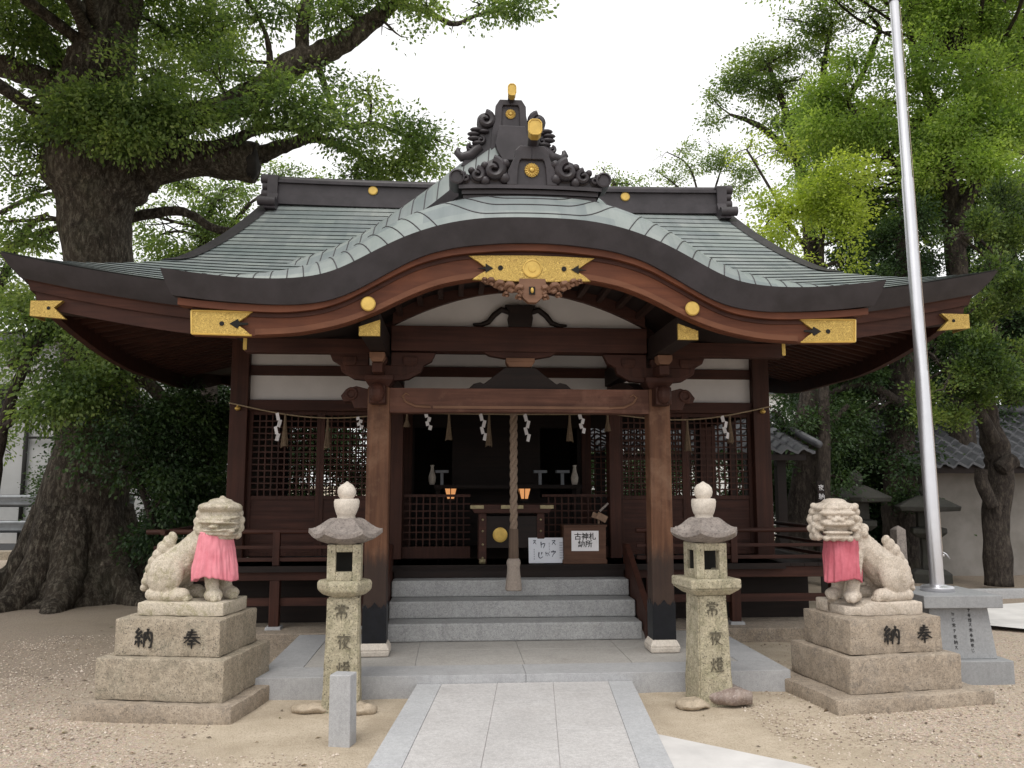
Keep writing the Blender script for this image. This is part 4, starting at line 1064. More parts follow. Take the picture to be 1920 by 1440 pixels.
# veranda
k = MB()
nb = 48
for i in range(nb):
    x0 = -3.62 + 7.24 * i / nb; k.b2(x0 + 0.002, x0 + 7.24 / nb - 0.002, 8.83, YW - 0.1, 0.735, 0.77)
k.build('veranda_floor', MAT['wood_dark'], H)
k = MB(); k.b2(-3.60, 3.60, 8.86, 8.95, 0.62, 0.733); k.build('veranda_beam', MAT['wood_x'], H, bevel=0.005)
for s in (-1, 1):
    k = MB(); k.b2(s * 3.06, s * 3.62, YW - 0.1, 11.9, 0.735, 0.77); k.build('veranda_floor', MAT['wood_dark'], H)
    for x in (1.50, 2.42, 3.52):
        k = MB(); k.b2(s * x - 0.05, s * x + 0.05, 8.855, 8.955, 0.12, 0.62); vp = k.build('veranda_post', MAT['wood_z'], H, bevel=0.005)
        k = MB(); k.frus((s * x, 8.905), (0.2, 0.2), (0.15, 0.15), 0.0, 0.16); k.build('footing', MAT['granite'], vp, bevel=0.006)
        k = MB(); k.b2(s * x - 0.035, s * x + 0.035, 8.87, 8.94, 0.77, 1.12); k.build('railing_post', MAT['wood_z'], H, bevel=0.004)
    k = MB()
    k.tube([(s * 1.36, 8.905, 1.115), (s * 3.74, 8.905, 1.115)], 0.026, 10); k.tube([(s * 3.52, 8.72, 1.118), (s * 3.52, 11.8, 1.118)], 0.025, 10)
    k.build('railing', MAT['wood_x'], H, smooth=True, auto=40)
    for z, h in ((0.955, 0.035), (0.83, 0.04)):
        k = MB(); k.b2(s * 1.36, s * 3.66, 8.885, 8.925, z - h / 2, z + h / 2); k.b2(s * 3.50, s * 3.54, 8.93, 11.8, z - h / 2, z + h / 2); k.build('railing', MAT['wood_x'], H, bevel=0.004)
    k = MB(); k.b2(s * 1.35, s * 3.5, 8.90, 8.93, 0.36, 0.44); k.build('ground_beam', MAT['wood_x'], H)
    # stair side board
    k = MB()
    P = [(7.86, 0.147), (8.9, 0.62), (8.9, 0.98), (8.82, 0.98), (7.86, 0.42)]
    x = s * 1.245
    k.add([(x - 0.03, a, b) for a, b in P] + [(x + 0.03, a, b) for a, b in P], [(0, 1, 2, 3, 4), (9, 8, 7, 6, 5)] + [(i, (i + 1) % 5, (i + 1) % 5 + 5, i + 5) for i in range(5)])
    k.build('stair_board', MAT['wood_z'], H, bevel=0.006)
    # eave hook with shimenawa loop
    k = MB(); k.tube([(s * 3.03, YW - 0.1, 2.47), (s * 3.03, YW - 0.15, 2.47), (s * 3.03, YW - 0.16, 2.50)], 0.008, 6); k.ell((s * 3.03, YW - 0.135, 2.455), (0.035, 0.03, 0.025), 10, 8); k.build('rope_hook', MAT['gold_plain'], H, smooth=True)
# sill beam above top step
k = MB(); k.b2(-1.2, 1.2, 8.80, 8.86, 0.64, 0.768); k.build('sill_beam', MAT['wood_dark'], H, bevel=0.004)

# ---------------- stone steps
ST = thing('stone_steps', 'three grey granite steps up to the hall', 'steps', (0, 7.98, 0.147))
for i in range(3):
    k = MB(); k.b2(-1.205, 1.205, 7.985 + 0.29 * i, 8.80, 0.147 + 0.165 * i + (0.002 if i else 0), 0.147 + 0.165 * (i + 1))
    k.build('step', MAT['granite_step'], ST, bevel=0.014)
# ================================================================ brush strokes and lettering
GLYPH = {
 'hou': [[(25, 83), (75, 85)], [(20, 69), (80, 71)], [(6, 54), (95, 57)], [(50, 99), (46, 76), (33, 50), (6, 27)], [(56, 55), (72, 40), (98, 25)], [(33, 37), (68, 38)], [(27, 22), (73, 24)], [(50, 46), (50, -2)]],
 'nou': [[(28, 99), (10, 76), (32, 75)], [(43, 85), (8, 50), (44, 55)], [(37, 66), (48, 47)], [(26, 50), (26, 0)], [(14, 34), (5, 12)], [(37, 36), (46, 18)], [(57, 72), (55, 0)], [(56, 71), (95, 73), (95, 6), (83, 3)], [(76, 98), (74, 68), (60, 30)], [(76, 58), (90, 32)]],
 'jou': [[(50, 100), (50, 84)], [(28, 96), (37, 84)], [(72, 97), (63, 85)], [(12, 80), (8, 64)], [(12, 79), (92, 81), (84, 66)], [(34, 68), (34, 52)], [(34, 67), (67, 68), (66, 52)], [(34, 53), (66, 54)], [(20, 42), (20, 8)], [(20, 41), (81, 42), (81, 12), (72, 9)], [(50, 50), (50, -3)]],
 'ya': [[(50, 100), (52, 87)], [(6, 83), (95, 85)], [(36, 80), (8, 42)], [(26, 60), (26, 2)], [(60, 80), (36, 34)], [(58, 64), (85, 65), (42, 2)], [(52, 46), (61, 36)], [(50, 38), (70, 16), (98, 2)]],
 'tou': [[(8, 72), (14, 52)], [(42, 78), (34, 58)], [(25, 95), (23, 48), (4, 4)], [(26, 40), (43, 13)], [(50, 92), (67, 93), (45, 63)], [(54, 84), (61, 75)], [(79, 99), (91, 88)], [(70, 95), (99, 62)], [(58, 66), (86, 67)], [(56, 54), (56, 34)], [(56, 54), (87, 55), (86, 34)], [(56, 35), (86, 35)], [(59, 28), (64, 14)], [(83, 28), (76, 14)], [(45, 5), (99, 7)]],
 'sq1': [[(20, 90), (80, 94), (40, 60)], [(50, 70), (20, 20)], [(55, 60), (90, 15)]],
 'sq2': [[(30, 95), (34, 10)], [(34, 60), (85, 70), (60, 5)]],
 'sq3': [[(15, 75), (85, 82), (50, 40), (30, 0)], [(50, 98), (48, 60)]],
 'sq4': [[(25, 95), (20, 30), (45, 5), (85, 30)], [(70, 95), (60, 55)]],
}
def strokes(mb, key, c, size, u, v, nrm, wid=0.085, depth=0.003, jit=0.0, seed=1):
    """brush-like ribbons: c centre, u right, v up, nrm outwards"""
    rr = random.Random(seed)
    for st in GLYPH[key]:
        pts = smooth_path([(a, b, 0) for a, b in st], 5) if len(st) > 2 else [np.array((st[0][0] + (st[1][0] - st[0][0]) * t, st[0][1] + (st[1][1] - st[0][1]) * t, 0)) for t in np.linspace(0, 1, 6)]
        n = len(pts); L = []; Rr = []
        for i, p in enumerate(pts):
            t = pts[min(i + 1, n - 1)] - pts[max(i - 1, 0)]; t = t / (np.hypot(t[0], t[1]) + 1e-9)
            f = i / (n - 1)
            w_ = wid * 100 * 0.5 * (1.15 - 0.55 * f + 0.25 * math.exp(-(f * 6) ** 2)) * (1 + jit * rr.uniform(-1, 1))
            if i == n - 1: w_ *= 0.55
            q = np.array((-t[1], t[0], 0)) * w_
            L.append(p + q); Rr.append(p - q)
        def W(p, d): return c + u * ((p[0] / 100 - 0.5) * size) + v * ((p[1] / 100 - 0.5) * size) + nrm * d
        mb.grid([[W(p, depth) for p in L], [W(p, depth) for p in Rr]])
        mb.grid([[W(p, depth) for p in Rr], [W(p, -0.004) for p in Rr]])
        mb.grid([[W(p, -0.004) for p in L], [W(p, depth) for p in L]])
def lettering(name, text, size, loc, rot, mat, parent, depth=0.001, bold=0.0, spacing=1.0):
    cu = bpy.data.curves.new(name, 'FONT'); cu.body = text; cu.size = size; cu.extrude = depth; cu.offset = bold
    cu.align_x = 'CENTER'; cu.align_y = 'CENTER'; cu.space_line = spacing
    tmp = bpy.data.objects.new(name, cu); link(tmp)
    bpy.context.view_layer.update()
    dg = bpy.context.evaluated_depsgraph_get()
    me = bpy.data.meshes.new_from_object(tmp.evaluated_get(dg))
    bpy.data.objects.remove(tmp); 
    me.materials.clear(); me.materials.append(mat)
    M = Matrix.Translation(loc) @ rot
    if parent: M = WM[parent.name].inverted() @ M
    me.transform(M)
    o = bpy.data.objects.new(name, me); link(o)
    if parent: o.parent = parent
    return o
FRONT = Matrix.Rotation(PI / 2, 4, 'X')

# ================================================================ guardian statues and pedestals
def rough_block(mb, x0, x1, y0, y1, z0, z1, amp=0.008, step=0.07, seed=0.0, chip=None):
    """block with slightly uneven faces and worn edges"""
    bm = bmesh.new()
    bmesh.ops.create_cube(bm, size=1.0)
    for v_ in bm.verts: v_.co = Vector((x0 + (v_.co.x + .5) * (x1 - x0), y0 + (v_.co.y + .5) * (y1 - y0), z0 + (v_.co.z + .5) * (z1 - z0)))
    bmesh.ops.bevel(bm, geom=bm.edges[:], offset=0.014, segments=2, affect='EDGES', profile=0.6)
    ln = [e for e in bm.edges if e.calc_length() > step]
    for _ in range(5):
        ln = [e for e in bm.edges if e.calc_length() > step * 1.3]
        if not ln: break
        bmesh.ops.subdivide_edges(bm, edges=ln, cuts=1, use_grid_fill=True)
    for v_ in bm.verts:
        p = v_.co + Vector((seed, seed * 1.7, 0))
        d = Vector((mnoise.noise(p * 7), mnoise.noise(p * 7 + Vector((5, 0, 0))), mnoise.noise(p * 7 + Vector((0, 9, 0)))))
        d2 = Vector((mnoise.noise(p * 22), mnoise.noise(p * 22 + Vector((5, 0, 0))), mnoise.noise(p * 22 + Vector((0, 9, 0)))))
        v_.co += d * amp + d2 * amp * 0.35
        if v_.co.z < z0: v_.co.z = z0
        if chip: v_.co = chip(v_.co)
    bm.verts.index_update()
    mb.add([v_.co.copy() for v_ in bm.verts], [tuple(v_.index for v_ in f.verts) for f in bm.faces]); bm.free()

def pedestal(loc, rz, tiers, glyph_z, xn, xh, label, mat, gs=0.135, top_off=0.0, chip=None, yface=0):
    P = thing('statue_pedestal', label, 'pedestal', loc, rz, 'stone pedestals of the guardian statues')
    z = -0.04
    for i, (w_, d_, h) in enumerate(tiers):
        mb = MB(); rough_block(mb, -w_ / 2, w_ / 2, -d_ / 2, d_ / 2, z + 0.0015, z + h + (0.04 if i == 0 else 0), 0.007, 0.06, loc[0] * 3 + i)
        mb.build('tier', mat[min(i, len(mat) - 1)], P, world=False, smooth=True, auto=35); z += h + (0.04 if i == 0 else 0)
    top = P.children[2]
    yf_ = -tiers[2][1] / 2
    for k, x, sd in (('nou', xn, 3), ('hou', xh, 4)):
        mb = MB(); strokes(mb, k, Vector((x, yf_ - 0.006, glyph_z)), gs, Vector((1, 0, 0)), Vector((0, 0, 1)), Vector((0, -1, 0)), 0.095, 0.004, 0.25, sd)
        mb.build('inscription', MAT['ink'], P, world=False)
    return P
pedL = pedestal((-2.565, 6.56, 0), R(-10), [(1.16, 1.0, 0.10), (0.95, 0.82, 0.285), (0.79, 0.64, 0.26)], 0.515, -0.175, 0.19, 'beige stepped stone pedestal left of the path, carved with two characters', [MAT['old_stone2'], MAT['old_stone'], MAT['old_stone']])
pedR = pedestal((2.70, 6.52, 0), R(8.5), [(1.30, 1.02, 0.085), (0.94, 0.80, 0.255), (0.79, 0.62, 0.26)], 0.48, -0.05, 0.235, 'brownish stepped stone pedestal beside the flagpole, carved with two characters', [MAT['old_stone2'], MAT['old_stone2'], MAT['old_stone2']])

def remesh(mb, voxel, name, mat, parent, amp=0.004, fr=30, sm=4, label=None):
    me = bpy.data.meshes.new(name); me.from_pydata([tuple(p) for p in mb.v], [], mb.f)
    bm = bmesh.new(); bm.from_mesh(me); bmesh.ops.recalc_face_normals(bm, faces=bm.faces[:]); bm.to_mesh(me); bm.free()
    tmp = bpy.data.objects.new('tmp', me); link(tmp)
    m = tmp.modifiers.new('r', 'REMESH'); m.mode = 'VOXEL'; m.voxel_size = voxel
    s = tmp.modifiers.new('s', 'SMOOTH'); s.factor = 0.5; s.iterations = sm
    bpy.context.view_layer.update()
    dg = bpy.context.evaluated_depsgraph_get(); out = bpy.data.meshes.new_from_object(tmp.evaluated_get(dg))
    bpy.data.objects.remove(tmp); bpy.data.meshes.remove(me)
    out.name = name
    n = len(out.vertices); co = np.empty(n * 3); out.vertices.foreach_get('co', co); no = np.empty(n * 3); out.vertices.foreach_get('normal', no)
    co = co.reshape(-1, 3); no = no.reshape(-1, 3)
    d = np.array([mnoise.noise(Vector(p) * fr) + 0.5 * mnoise.noise(Vector(p) * fr * 2.7) for p in co])
    co = co + no * (d * amp)[:, None]
    out.vertices.foreach_set('co', co.ravel()); out.polygons.foreach_set('use_smooth', [True] * len(out.polygons))
    out.materials.clear(); out.materials.append(mat); out.update()
    o = bpy.data.objects.new(name, out); link(o)
    if parent: o.parent = parent; WM[o.name] = WM[parent.name]
    if label: o['label'] = label
    return o

def capsule(mb, a, b, ra, rb, n=6, sy=1.0):
    a = Vector(a); b = Vector(b)
    for i in range(n + 1):
        t = i / n; p = a.lerp(b, t); r = ra + (rb - ra) * t
        mb.ell(p, (r, r * sy, r), 12, 8)

def lion(face):
    """seated guardian lion-dog, side on, head to +x; local origin on top of the pedestal block; face: 'front' or 'eroded'"""
    b = MB()
    # trunk, haunches, legs
    capsule(b, (-0.165, 0, 0.22), (0.0, 0, 0.385), 0.135, 0.118, 7, 0.98)
    capsule(b, (0.0, 0, 0.385), (0.15, 0, 0.53), 0.118, 0.105, 6, 1.0)
    capsule(b, (0.11, 0, 0.42), (0.16, 0, 0.30), 0.11, 0.085, 5, 1.1)
    for s in (-1, 1):
        b.ell((-0.165, s * 0.108, 0.205), (0.132, 0.066, 0.16), 20, 14, Matrix.Rotation(R(18), 3, 'Y'))
        capsule(b, (-0.255, s * 0.105, 0.055), (-0.06, s * 0.115, 0.045), 0.05, 0.048, 6)
        b.ell((-0.045, s * 0.118, 0.055), (0.075, 0.058, 0.055), 12, 9)
        for t in (-1, 0, 1): b.ell((0.01, s * 0.118 + t * 0.026, 0.03), (0.03, 0.016, 0.026), 8, 6)
        capsule(b, (0.15, s * 0.075, 0.36), (0.185 + (0.03 if s > 0 else 0), s * 0.082, 0.09), 0.066, 0.05, 7)
        fx = 0.20 + (0.05 if s > 0 else 0)
        b.ell((fx, s * 0.085 - 0.01, 0.055), (0.072, 0.062, 0.05), 12, 9)
        for t in (-1, 0, 1): b.ell((fx + 0.03 + 0.012 * (1 - abs(t)), s * 0.085 - 0.03 + t * 0.03, 0.035), (0.032, 0.019, 0.03), 8, 6)
    # upright flame tail
    for x, z, r, q in ((-0.175, 0.475, 0.030, 1.4), (-0.20, 0.435, 0.043, 1.3), (-0.235, 0.385, 0.052, 1.2), (-0.265, 0.335, 0.055, 1.0), (-0.30, 0.285, 0.05, 1.0), (-0.315, 0.235, 0.055, 0.9), (-0.34, 0.185, 0.042, 0.9), (-0.345, 0.14, 0.05, 0.9), (-0.365, 0.095, 0.038, 0.8)):
        b.ell((x, 0, z), (r, r * 1.0, r * q), 12, 9, Matrix.Rotation(R(-28), 3, 'Y'))
    # mane down the neck
    for x, z, y, r in ((0.075, 0.60, 0, 0.05), (0.05, 0.555, 0.03, 0.045), (0.045, 0.57, -0.05, 0.042), (0.075, 0.53, -0.085, 0.042), (0.04, 0.51, 0.0, 0.036), (0.07, 0.50, 0.08, 0.04)):
        b.ell((x, y, z), (r, r, r), 10, 8)
    # head
    hd = MB()
    E = lambda c, r: hd.ell(c, r, 14, 10)
    E((0, 0.0, 0.02), (0.148, 0.14, 0.125)); E((0, -0.005, 0.105), (0.165, 0.145, 0.048)); E((0, -0.01, 0.145), (0.09, 0.085, 0.03))
    if face == 'front':
        for s in (-1, 1):
            E((s * 0.060, -0.128, 0.070), (0.068, 0.034, 0.022)); E((s * 0.056, -0.138, 0.040), (0.022, 0.016, 0.014))
            E((s * 0.070, -0.115, 0.002), (0.052, 0.040, 0.026)); E((s * 0.024, -0.152, 0.018), (0.020, 0.020, 0.015))
            E((s * 0.115, -0.085, -0.040), (0.035, 0.045, 0.022))
            for c, r in (((s * 0.138, -0.062, 0.030), 0.030), ((s * 0.146, -0.050, -0.018), 0.031), ((s * 0.142, -0.055, -0.062), 0.032), ((s * 0.128, -0.065, -0.102), 0.032), ((s * 0.145, -0.005, 0.075), 0.036), ((s * 0.158, 0.005, 0.015), 0.038), ((s * 0.158, 0.005, -0.045), 0.038), ((s * 0.145, 0.005, -0.10), 0.038), ((s * 0.14, 0.07, 0.03), 0.042), ((s * 0.14, 0.07, -0.05), 0.042), ((s * 0.145, -0.02, 0.118), 0.026)): E(c, (r, r, r * 0.92))
        E((0, -0.142, 0.028), (0.034, 0.026, 0.020)); E((0, -0.126, -0.008), (0.112, 0.042, 0.018)); E((0, -0.118, -0.070), (0.105, 0.046, 0.016)); E((0, -0.07, -0.105), (0.118, 0.085, 0.026)); E((0, -0.04, -0.05), (0.10, 0.05, 0.03))
        for x in (-0.08, -0.03, 0.03, 0.08): E((x, -0.115, -0.112), (0.026, 0.030, 0.022))
    else:
        def T(c, r, a, b2): hd.ell(c, r, 16, 10, Matrix.Rotation(R(a), 3, 'Y') @ Matrix.Rotation(R(b2), 3, 'X'))
        T((0.0, -0.02, 0.098), (0.163, 0.150, 0.050), 2, -6); T((0.01, 0.0, 0.145), (0.07, 0.07, 0.032), 0, 0); T((0.012, 0.0, 0.172), (0.022, 0.022, 0.022), 0, 0)
        T((0.005, -0.028, 0.032), (0.148, 0.150, 0.022), -3, 4); T((-0.004, -0.030, -0.012), (0.156, 0.158, 0.019), 3, -3)
        T((0.006, -0.025, -0.050), (0.146, 0.150, 0.017), -4, 5); T((0.0, -0.02, -0.092), (0.138, 0.140, 0.026), 3, 0); T((0, -0.03, -0.12), (0.118, 0.10, 0.03), 0, 0)
        E((0.02, -0.15, 0.02), (0.05, 0.035, 0.02)); E((-0.05, -0.145, -0.035), (0.04, 0.03, 0.014)); E((0.07, -0.13, -0.07), (0.04, 0.03, 0.016))
        for s in (-1, 1):
            for c, r in (((s * 0.138, 0.03, 0.055), 0.036), ((s * 0.150, 0.045, 0.0), 0.038), ((s * 0.146, 0.04, -0.055), 0.04), ((s * 0.13, 0.0, -0.105), 0.036), ((s * 0.12, 0.09, 0.02), 0.045), ((s * 0.11, 0.09, -0.06), 0.045)): E(c, (r, r, r))
    return b, hd

def statue(parent_loc, rz, mirror, face, head_turn, label, mat, headmat, bibmat, biblabel, plinth, head_off=(0.19, 0, 0.60), hs_=1.0, bx=0.165):
    S = thing('guardian_lion', label, 'statue', parent_loc, rz, 'stone guardian lion-dogs')
    b, hd = lion(face)
    M = Matrix.Translation(head_off) @ Matrix.Rotation(head_turn, 4, 'Z') @ Matrix.Scale(hs_, 4)
    b.add([M @ Vector(p) for p in hd.v], hd.f)
    hp = plinth[2]
    V = [(p[0], p[1], p[2] + hp) for p in b.v]
    V = [((x * 1.07 if x < 0 else x), y, z) for x, y, z in V]
    if mirror: V = [(-x, y, z) for x, y, z in V]
    b.v = [tuple(p) for p in V]
    body = remesh(b, 0.0062, 'body', mat, S, 0.0018 if mirror else 0.0032, 24, 3)
    mb = MB(); rough_block(mb, -plinth[0] / 2, plinth[0] / 2, -plinth[1] / 2, plinth[1] / 2, 0.001, hp + 0.012, 0.006, 0.05, parent_loc[0])
    if mirror:                            # the front corner of this block has broken away
        mb.v = [(x + max(0, 0.10 - (x + plinth[0] / 2)) * 0.35 * (y < 0), y + max(0, 0.16 - (x + plinth[0] / 2)) * 0.55 * (y < 0), z - (0.03 if (x < -plinth[0] / 2 + 0.17 and y < 0 and z > hp * 0.6) else 0)) for x, y, z in mb.v]
    mb.build('block', mat, S, world=False, smooth=True, auto=35)
    # bib
    sg = -1 if mirror else 1
    rows = []
    a0, a1 = R(-205), R(20)
    for j in range(25):
        t = j / 24; row = []
        for i in range(97):
            u = i / 96; a = a0 + (a1 - a0) * u
            q_ = u * 9 + (20 if mirror else 3); fold = t ** 0.8 * (0.030 * mnoise.noise(Vector((q_, t * 0.7, 0))) + 0.022 * mnoise.noise(Vector((q_ * 2.3, t * 1.1, 5)))) + 0.008 * mnoise.noise(Vector((q_ * 5, t * 3.5, 9))) + 0.004 * math.sin(u * 90) * max(0, 0.35 - t)
            rx = 0.112 + 0.040 * t ** 0.8 + fold; ry = 0.143 + 0.02 * t + fold
            front = max(0, math.cos(a + PI / 2)) 
            z = 0.545 - (0.352 + 0.018 * math.sin(u * 9) + 0.012 * mnoise.noise(Vector((q_ * 1.7, 3, 3)))) * t - 0.02 * front * (1 - t)
            row.append((sg * (bx + 0.02 * t + rx * math.cos(a)), ry * math.sin(a) - 0.008 - 0.02 * t, hp + z - 0.02))
        rows.append(row)
    k = MB(); k.grid(rows)
    bib = k.build('bib', bibmat, S, world=False, smooth=True, solid=0.004, label=biblabel)
    k = MB(); k.tube([(sg * (bx + 0.115 * math.cos(a)), 0.137 * math.sin(a) - 0.008, hp + 0.528 - 0.02 * max(0, math.cos(a + PI / 2))) for a in np.linspace(0, 2 * PI, 40)], 0.0085, 6)
    k.build('neck_cord', bibmat, S, world=False, smooth=True)
    return S
zL = 0.10 + 0.285 + 0.26 - 0.0; zR = 0.085 + 0.255 + 0.26
statue((-2.545, 6.58, zL), R(-10), False, 'eroded', R(28), 'moss-streaked stone guardian dog in pale pink bib, head at its right end', MAT['statue_moss'], None, MAT['cloth_pink'], 'pale pink cloth bib', (0.66, 0.42, 0.085), (0.185, -0.01, 0.595), 1.0, 0.16)
statue((2.70, 6.54, zR), R(8.5), True, 'front', R(24), 'clean beige stone guardian dog in rose red bib with wide grinning face', MAT['statue'], None, MAT['cloth_red'], 'rose red cloth bib', (0.66, 0.42, 0.085), (0.275, -0.015, 0.62), 1.08, 0.225)

# ================================================================ stone lanterns
def jitter(mb, amp, fr, seed=0):
    mb.v = [tuple(Vector(p) + Vector((mnoise.noise(Vector(p) * fr + Vector((seed, 0, 0))), mnoise.noise(Vector(p) * fr + Vector((0, seed + 7, 0))), mnoise.noise(Vector(p) * fr + Vector((0, 3, seed))))) * amp) for p in mb.v]
def lantern(loc, rz, sides, label, hexplat, lean=0.0, sc_=1.0):
    L = thing('stone_lantern', label, 'stone lantern', loc, rz, 'stone lanterns before the terrace')
    sh = MB()
    bm = bmesh.new(); bmesh.ops.create_cube(bm, size=1)
    for v_ in bm.verts:
        t = v_.co.z + 0.5; w_ = 0.272 - 0.046 * t; v_.co = Vector((v_.co.x * w_, v_.co.y * w_, -0.06 + t * 0.85))
    bmesh.ops.bevel(bm, geom=bm.edges[:], offset=0.012, segments=2, affect='EDGES')
    for _ in range(4): bmesh.ops.subdivide_edges(bm, edges=[e for e in bm.edges if e.calc_length() > 0.055], cuts=1, use_grid_fill=True)
    bm.verts.index_update(); sh.add([v_.co.copy() for v_ in bm.verts], [tuple(v_.index for v_ in f.verts) for f in bm.faces]); bm.free()
    jitter(sh, 0.006, 9, loc[0])
    shaft = sh.build('shaft', MAT['lantern'], L, world=False, smooth=True, auto=40)
    for i, (g, z) in enumerate((('jou', 0.685), ('ya', 0.475), ('tou', 0.285))):
        w_ = (0.272 - 0.046 * (z + 0.06) / 0.85) / 2
        mb = MB(); strokes(mb, g, Vector((0.0 + (0.012 if i else -0.01), -w_ - 0.004, z)), 0.105, Vector((1, 0, 0)), Vector((0, 0.027, 1)).normalized(), Vector((0, -1, 0)), 0.085, 0.003, 0.4, i + 5)
        mb.build('inscription', MAT['ink_worn'], shaft, world=False)
    p = MB()
    if hexplat: p.lathe([(0.125, 0.785), (0.165, 0.80), (0.20, 0.83), (0.205, 0.885), (0.185, 0.905)], n=6, rot=R(0))
    else: p.frus((0, 0), (0.27, 0.27), (0.40, 0.38), 0.785, 0.835); p.b2(-0.2, 0.2, -0.19, 0.19, 0.835, 0.905)
    o = p.build('platform', MAT['lantern'], L, world=False, bevel=0.012)
    # fire box: four corner posts, sill and lintel so the windows are really open
    f = MB(); a = 0.122; z0, z1 = 0.903, 1.165; t = 0.062
    for sx in (-1, 1):
        for sy in (-1, 1): f.b2(sx * a, sx * (a - t), sy * a, sy * (a - t), z0, z1)
    for s in (-1, 1):
        f.b2(-a + t, a - t, s * a, s * (a - t), z0, z0 + 0.065); f.b2(-a + t, a - t, s * a, s * (a - t), z1 - 0.055, z1)
        f.b2(s * a, s * (a - t), -a + t, a - t, z0, z0 + 0.065); f.b2(s * a, s * (a - t), -a + t, a - t, z1 - 0.055, z1)
    f.b2(-a + t, a - t, -a + t, a - t, z0, z0 + 0.02)
    fb = f.build('fire_box', MAT['lantern'], L, world=False, bevel=0.006)
    f = MB(); f.b2(-a + 0.02, a - 0.02, 0.03, 0.05, z0 + 0.02, z1 - 0.01); f.build('shade_panel', MAT['void'], fb, world=False)  # black sheet inside, standing in for the shade behind the windows
    # roof with upswept corners
    r = MB(); n = sides; seg = 10; K = n * seg
    rows = []; kf = 0.93 if n == 6 else 0.83
    for q, (rad, z) in enumerate(((0.01, 1.350), (0.085, 1.352), (0.112, 1.345), (0.140, 1.322), (0.172, 1.290), (0.206, 1.262), (0.232, 1.248), (0.252, 1.243), (0.254, 1.213), (0.22, 1.192), (0.13, 1.163), (0.01, 1.16))):
        row = []
        for k in range(K + 1):
            ang = 2 * PI * k / K + (PI / 4 if n == 4 else 0.0)
            u = ((k % seg) / seg - 0.5)
            corner = abs(u) * 2          # 1 at the corners
            rr = rad * kf / math.cos(u * 2 * PI / n)
            bl_ = min(1, rad / 0.25)
            up = 0.034 * bl_ ** 2 * corner ** 2.2
            row.append((rr * math.cos(ang), rr * math.sin(ang), z + up))
        rows.append(row)
    r.grid(rows); jitter(r, 0.004, 9, loc[0] + 2)
    r.build('roof', MAT['lantern_roof'], L, world=False, smooth=True, auto=28)
    f = MB()
    f.lathe([(0.068, 1.335), (0.066, 1.372), (0.072, 1.378), (0.082, 1.40), (0.092, 1.44), (0.094, 1.475), (0.088, 1.492), (0.05, 1.495), (0.05, 1.50), (0.063, 1.515), (0.070, 1.545), (0.064, 1.575), (0.045, 1.598), (0.02, 1.612), (0.006, 1.625)], n=24); jitter(f, 0.005, 14, loc[0] + 5)
    f.build('finial', MAT['finial'], L, world=False, smooth=True, auto=60)
    return L
lanL = lantern((-1.39, 6.36, 0), R(3), 6, 'mossy beige stone lantern with rounded hexagonal platform behind the short post', True)
lanR = lantern((1.325, 6.32, 0), R(8), 6, 'beige stone lantern with square platform and a flat rock at its foot', False)
# rocks at the lantern feet
def rock(loc, r, label, mat, seed, cat='rock', group=None):
    mb = MB(); mb.ell((0, 0, 0), r, 22, 14); jitter(mb, min(r) * 0.55, 3.2 / max(r) * 0.5, seed); jitter(mb, min(r) * 0.16, 14, seed + 1)
    mb.v = [(x, y, max(z, -r[2] * 0.6)) for x, y, z in mb.v]
    o = mb.build('rock', mat, None, smooth=True, auto=45); o.location = loc; return tag(o, label, cat, group)
reddish = stone('reddish_rock', (0.20, 0.145, 0.125), (0.30, 0.24, 0.20), (0.42, 0.36, 0.33), 0.7, 9, 60, lichen=(0.34, 0.29, 0.26), bs=1.0, bd=0.012)
sandy = stone('sandy_rock', (0.36, 0.295, 0.215), (0.46, 0.38, 0.29), (0.15, 0.12, 0.09), 0.5, 6, 60, bs=0.9, bd=0.012)
rock((1.47, 6.21, 0.045), (0.165, 0.10, 0.065), 'mottled reddish flat rock lying against the right lantern shaft', reddish, 3)
rock((1.50, 6.42, 0.04), (0.12, 0.08, 0.05), 'small grey rock tucked behind the reddish flat rock', MAT['lantern_roof'], 8)
rock((1.16, 6.17, 0.012), (0.13, 0.09, 0.045), 'low sandy rock half buried left of the right lantern', sandy, 5)
rock((-1.60, 6.28, 0.01), (0.14, 0.10, 0.05), 'low sandy rock half buried left of the mossy lantern', sandy, 12)
rock((-1.24, 6.22, 0.01), (0.11, 0.09, 0.05), 'low sandy rock behind the short granite post', sandy, 15)
# short granite post
mb = MB(); mb.frus((0, 0), (0.142, 0.12), (0.138, 0.115), -0.1, 0.415)
o = mb.build('granite_post', MAT['granite'], None, bevel=0.006); o.location = (-1.272, 5.50, 0); o.rotation_euler = (0, R(-0.6), R(-14)); tag(o, 'short square granite post standing before the left lantern', 'stone post')

# ================================================================ flagpole
def lean(mb): mb.v = [(x - 0.03 - 0.014 * (z - 0.7), y, z) for x, y, z in mb.v]
FP = thing('flagpole', 'tall silver flagpole on inscribed grey granite pedestal', 'flagpole', (3.645, 7.11, 0), R(-1.5))
k = MB(); k.b2(-0.37, 0.37, -0.37, 0.37, -0.05, 0.165); k.build('base', MAT['granite_dark'], FP, world=False, bevel=0.006)
k = MB(); k.frus((0, 0), (0.575, 0.575), (0.50, 0.50), 0.166, 0.582); bd_ = k.build('pedestal', MAT['granite_dark'], FP, world=False, bevel=0.005)
k = MB(); k.b2(-0.335, 0.335, -0.335, 0.335, 0.583, 0.685); k.build('cap', MAT['granite_dark'], FP, world=False, bevel=0.006)
tilt = Matrix.Rotation(math.atan2(0.0375, 0.416), 4, 'X').inverted()
for txt, x, zc, n_ in (('奉祝皇太子殿下御大典', 0.085, 0.425, 9), ('寄贈 山田工業所', -0.055, 0.405, 8)):
    pass
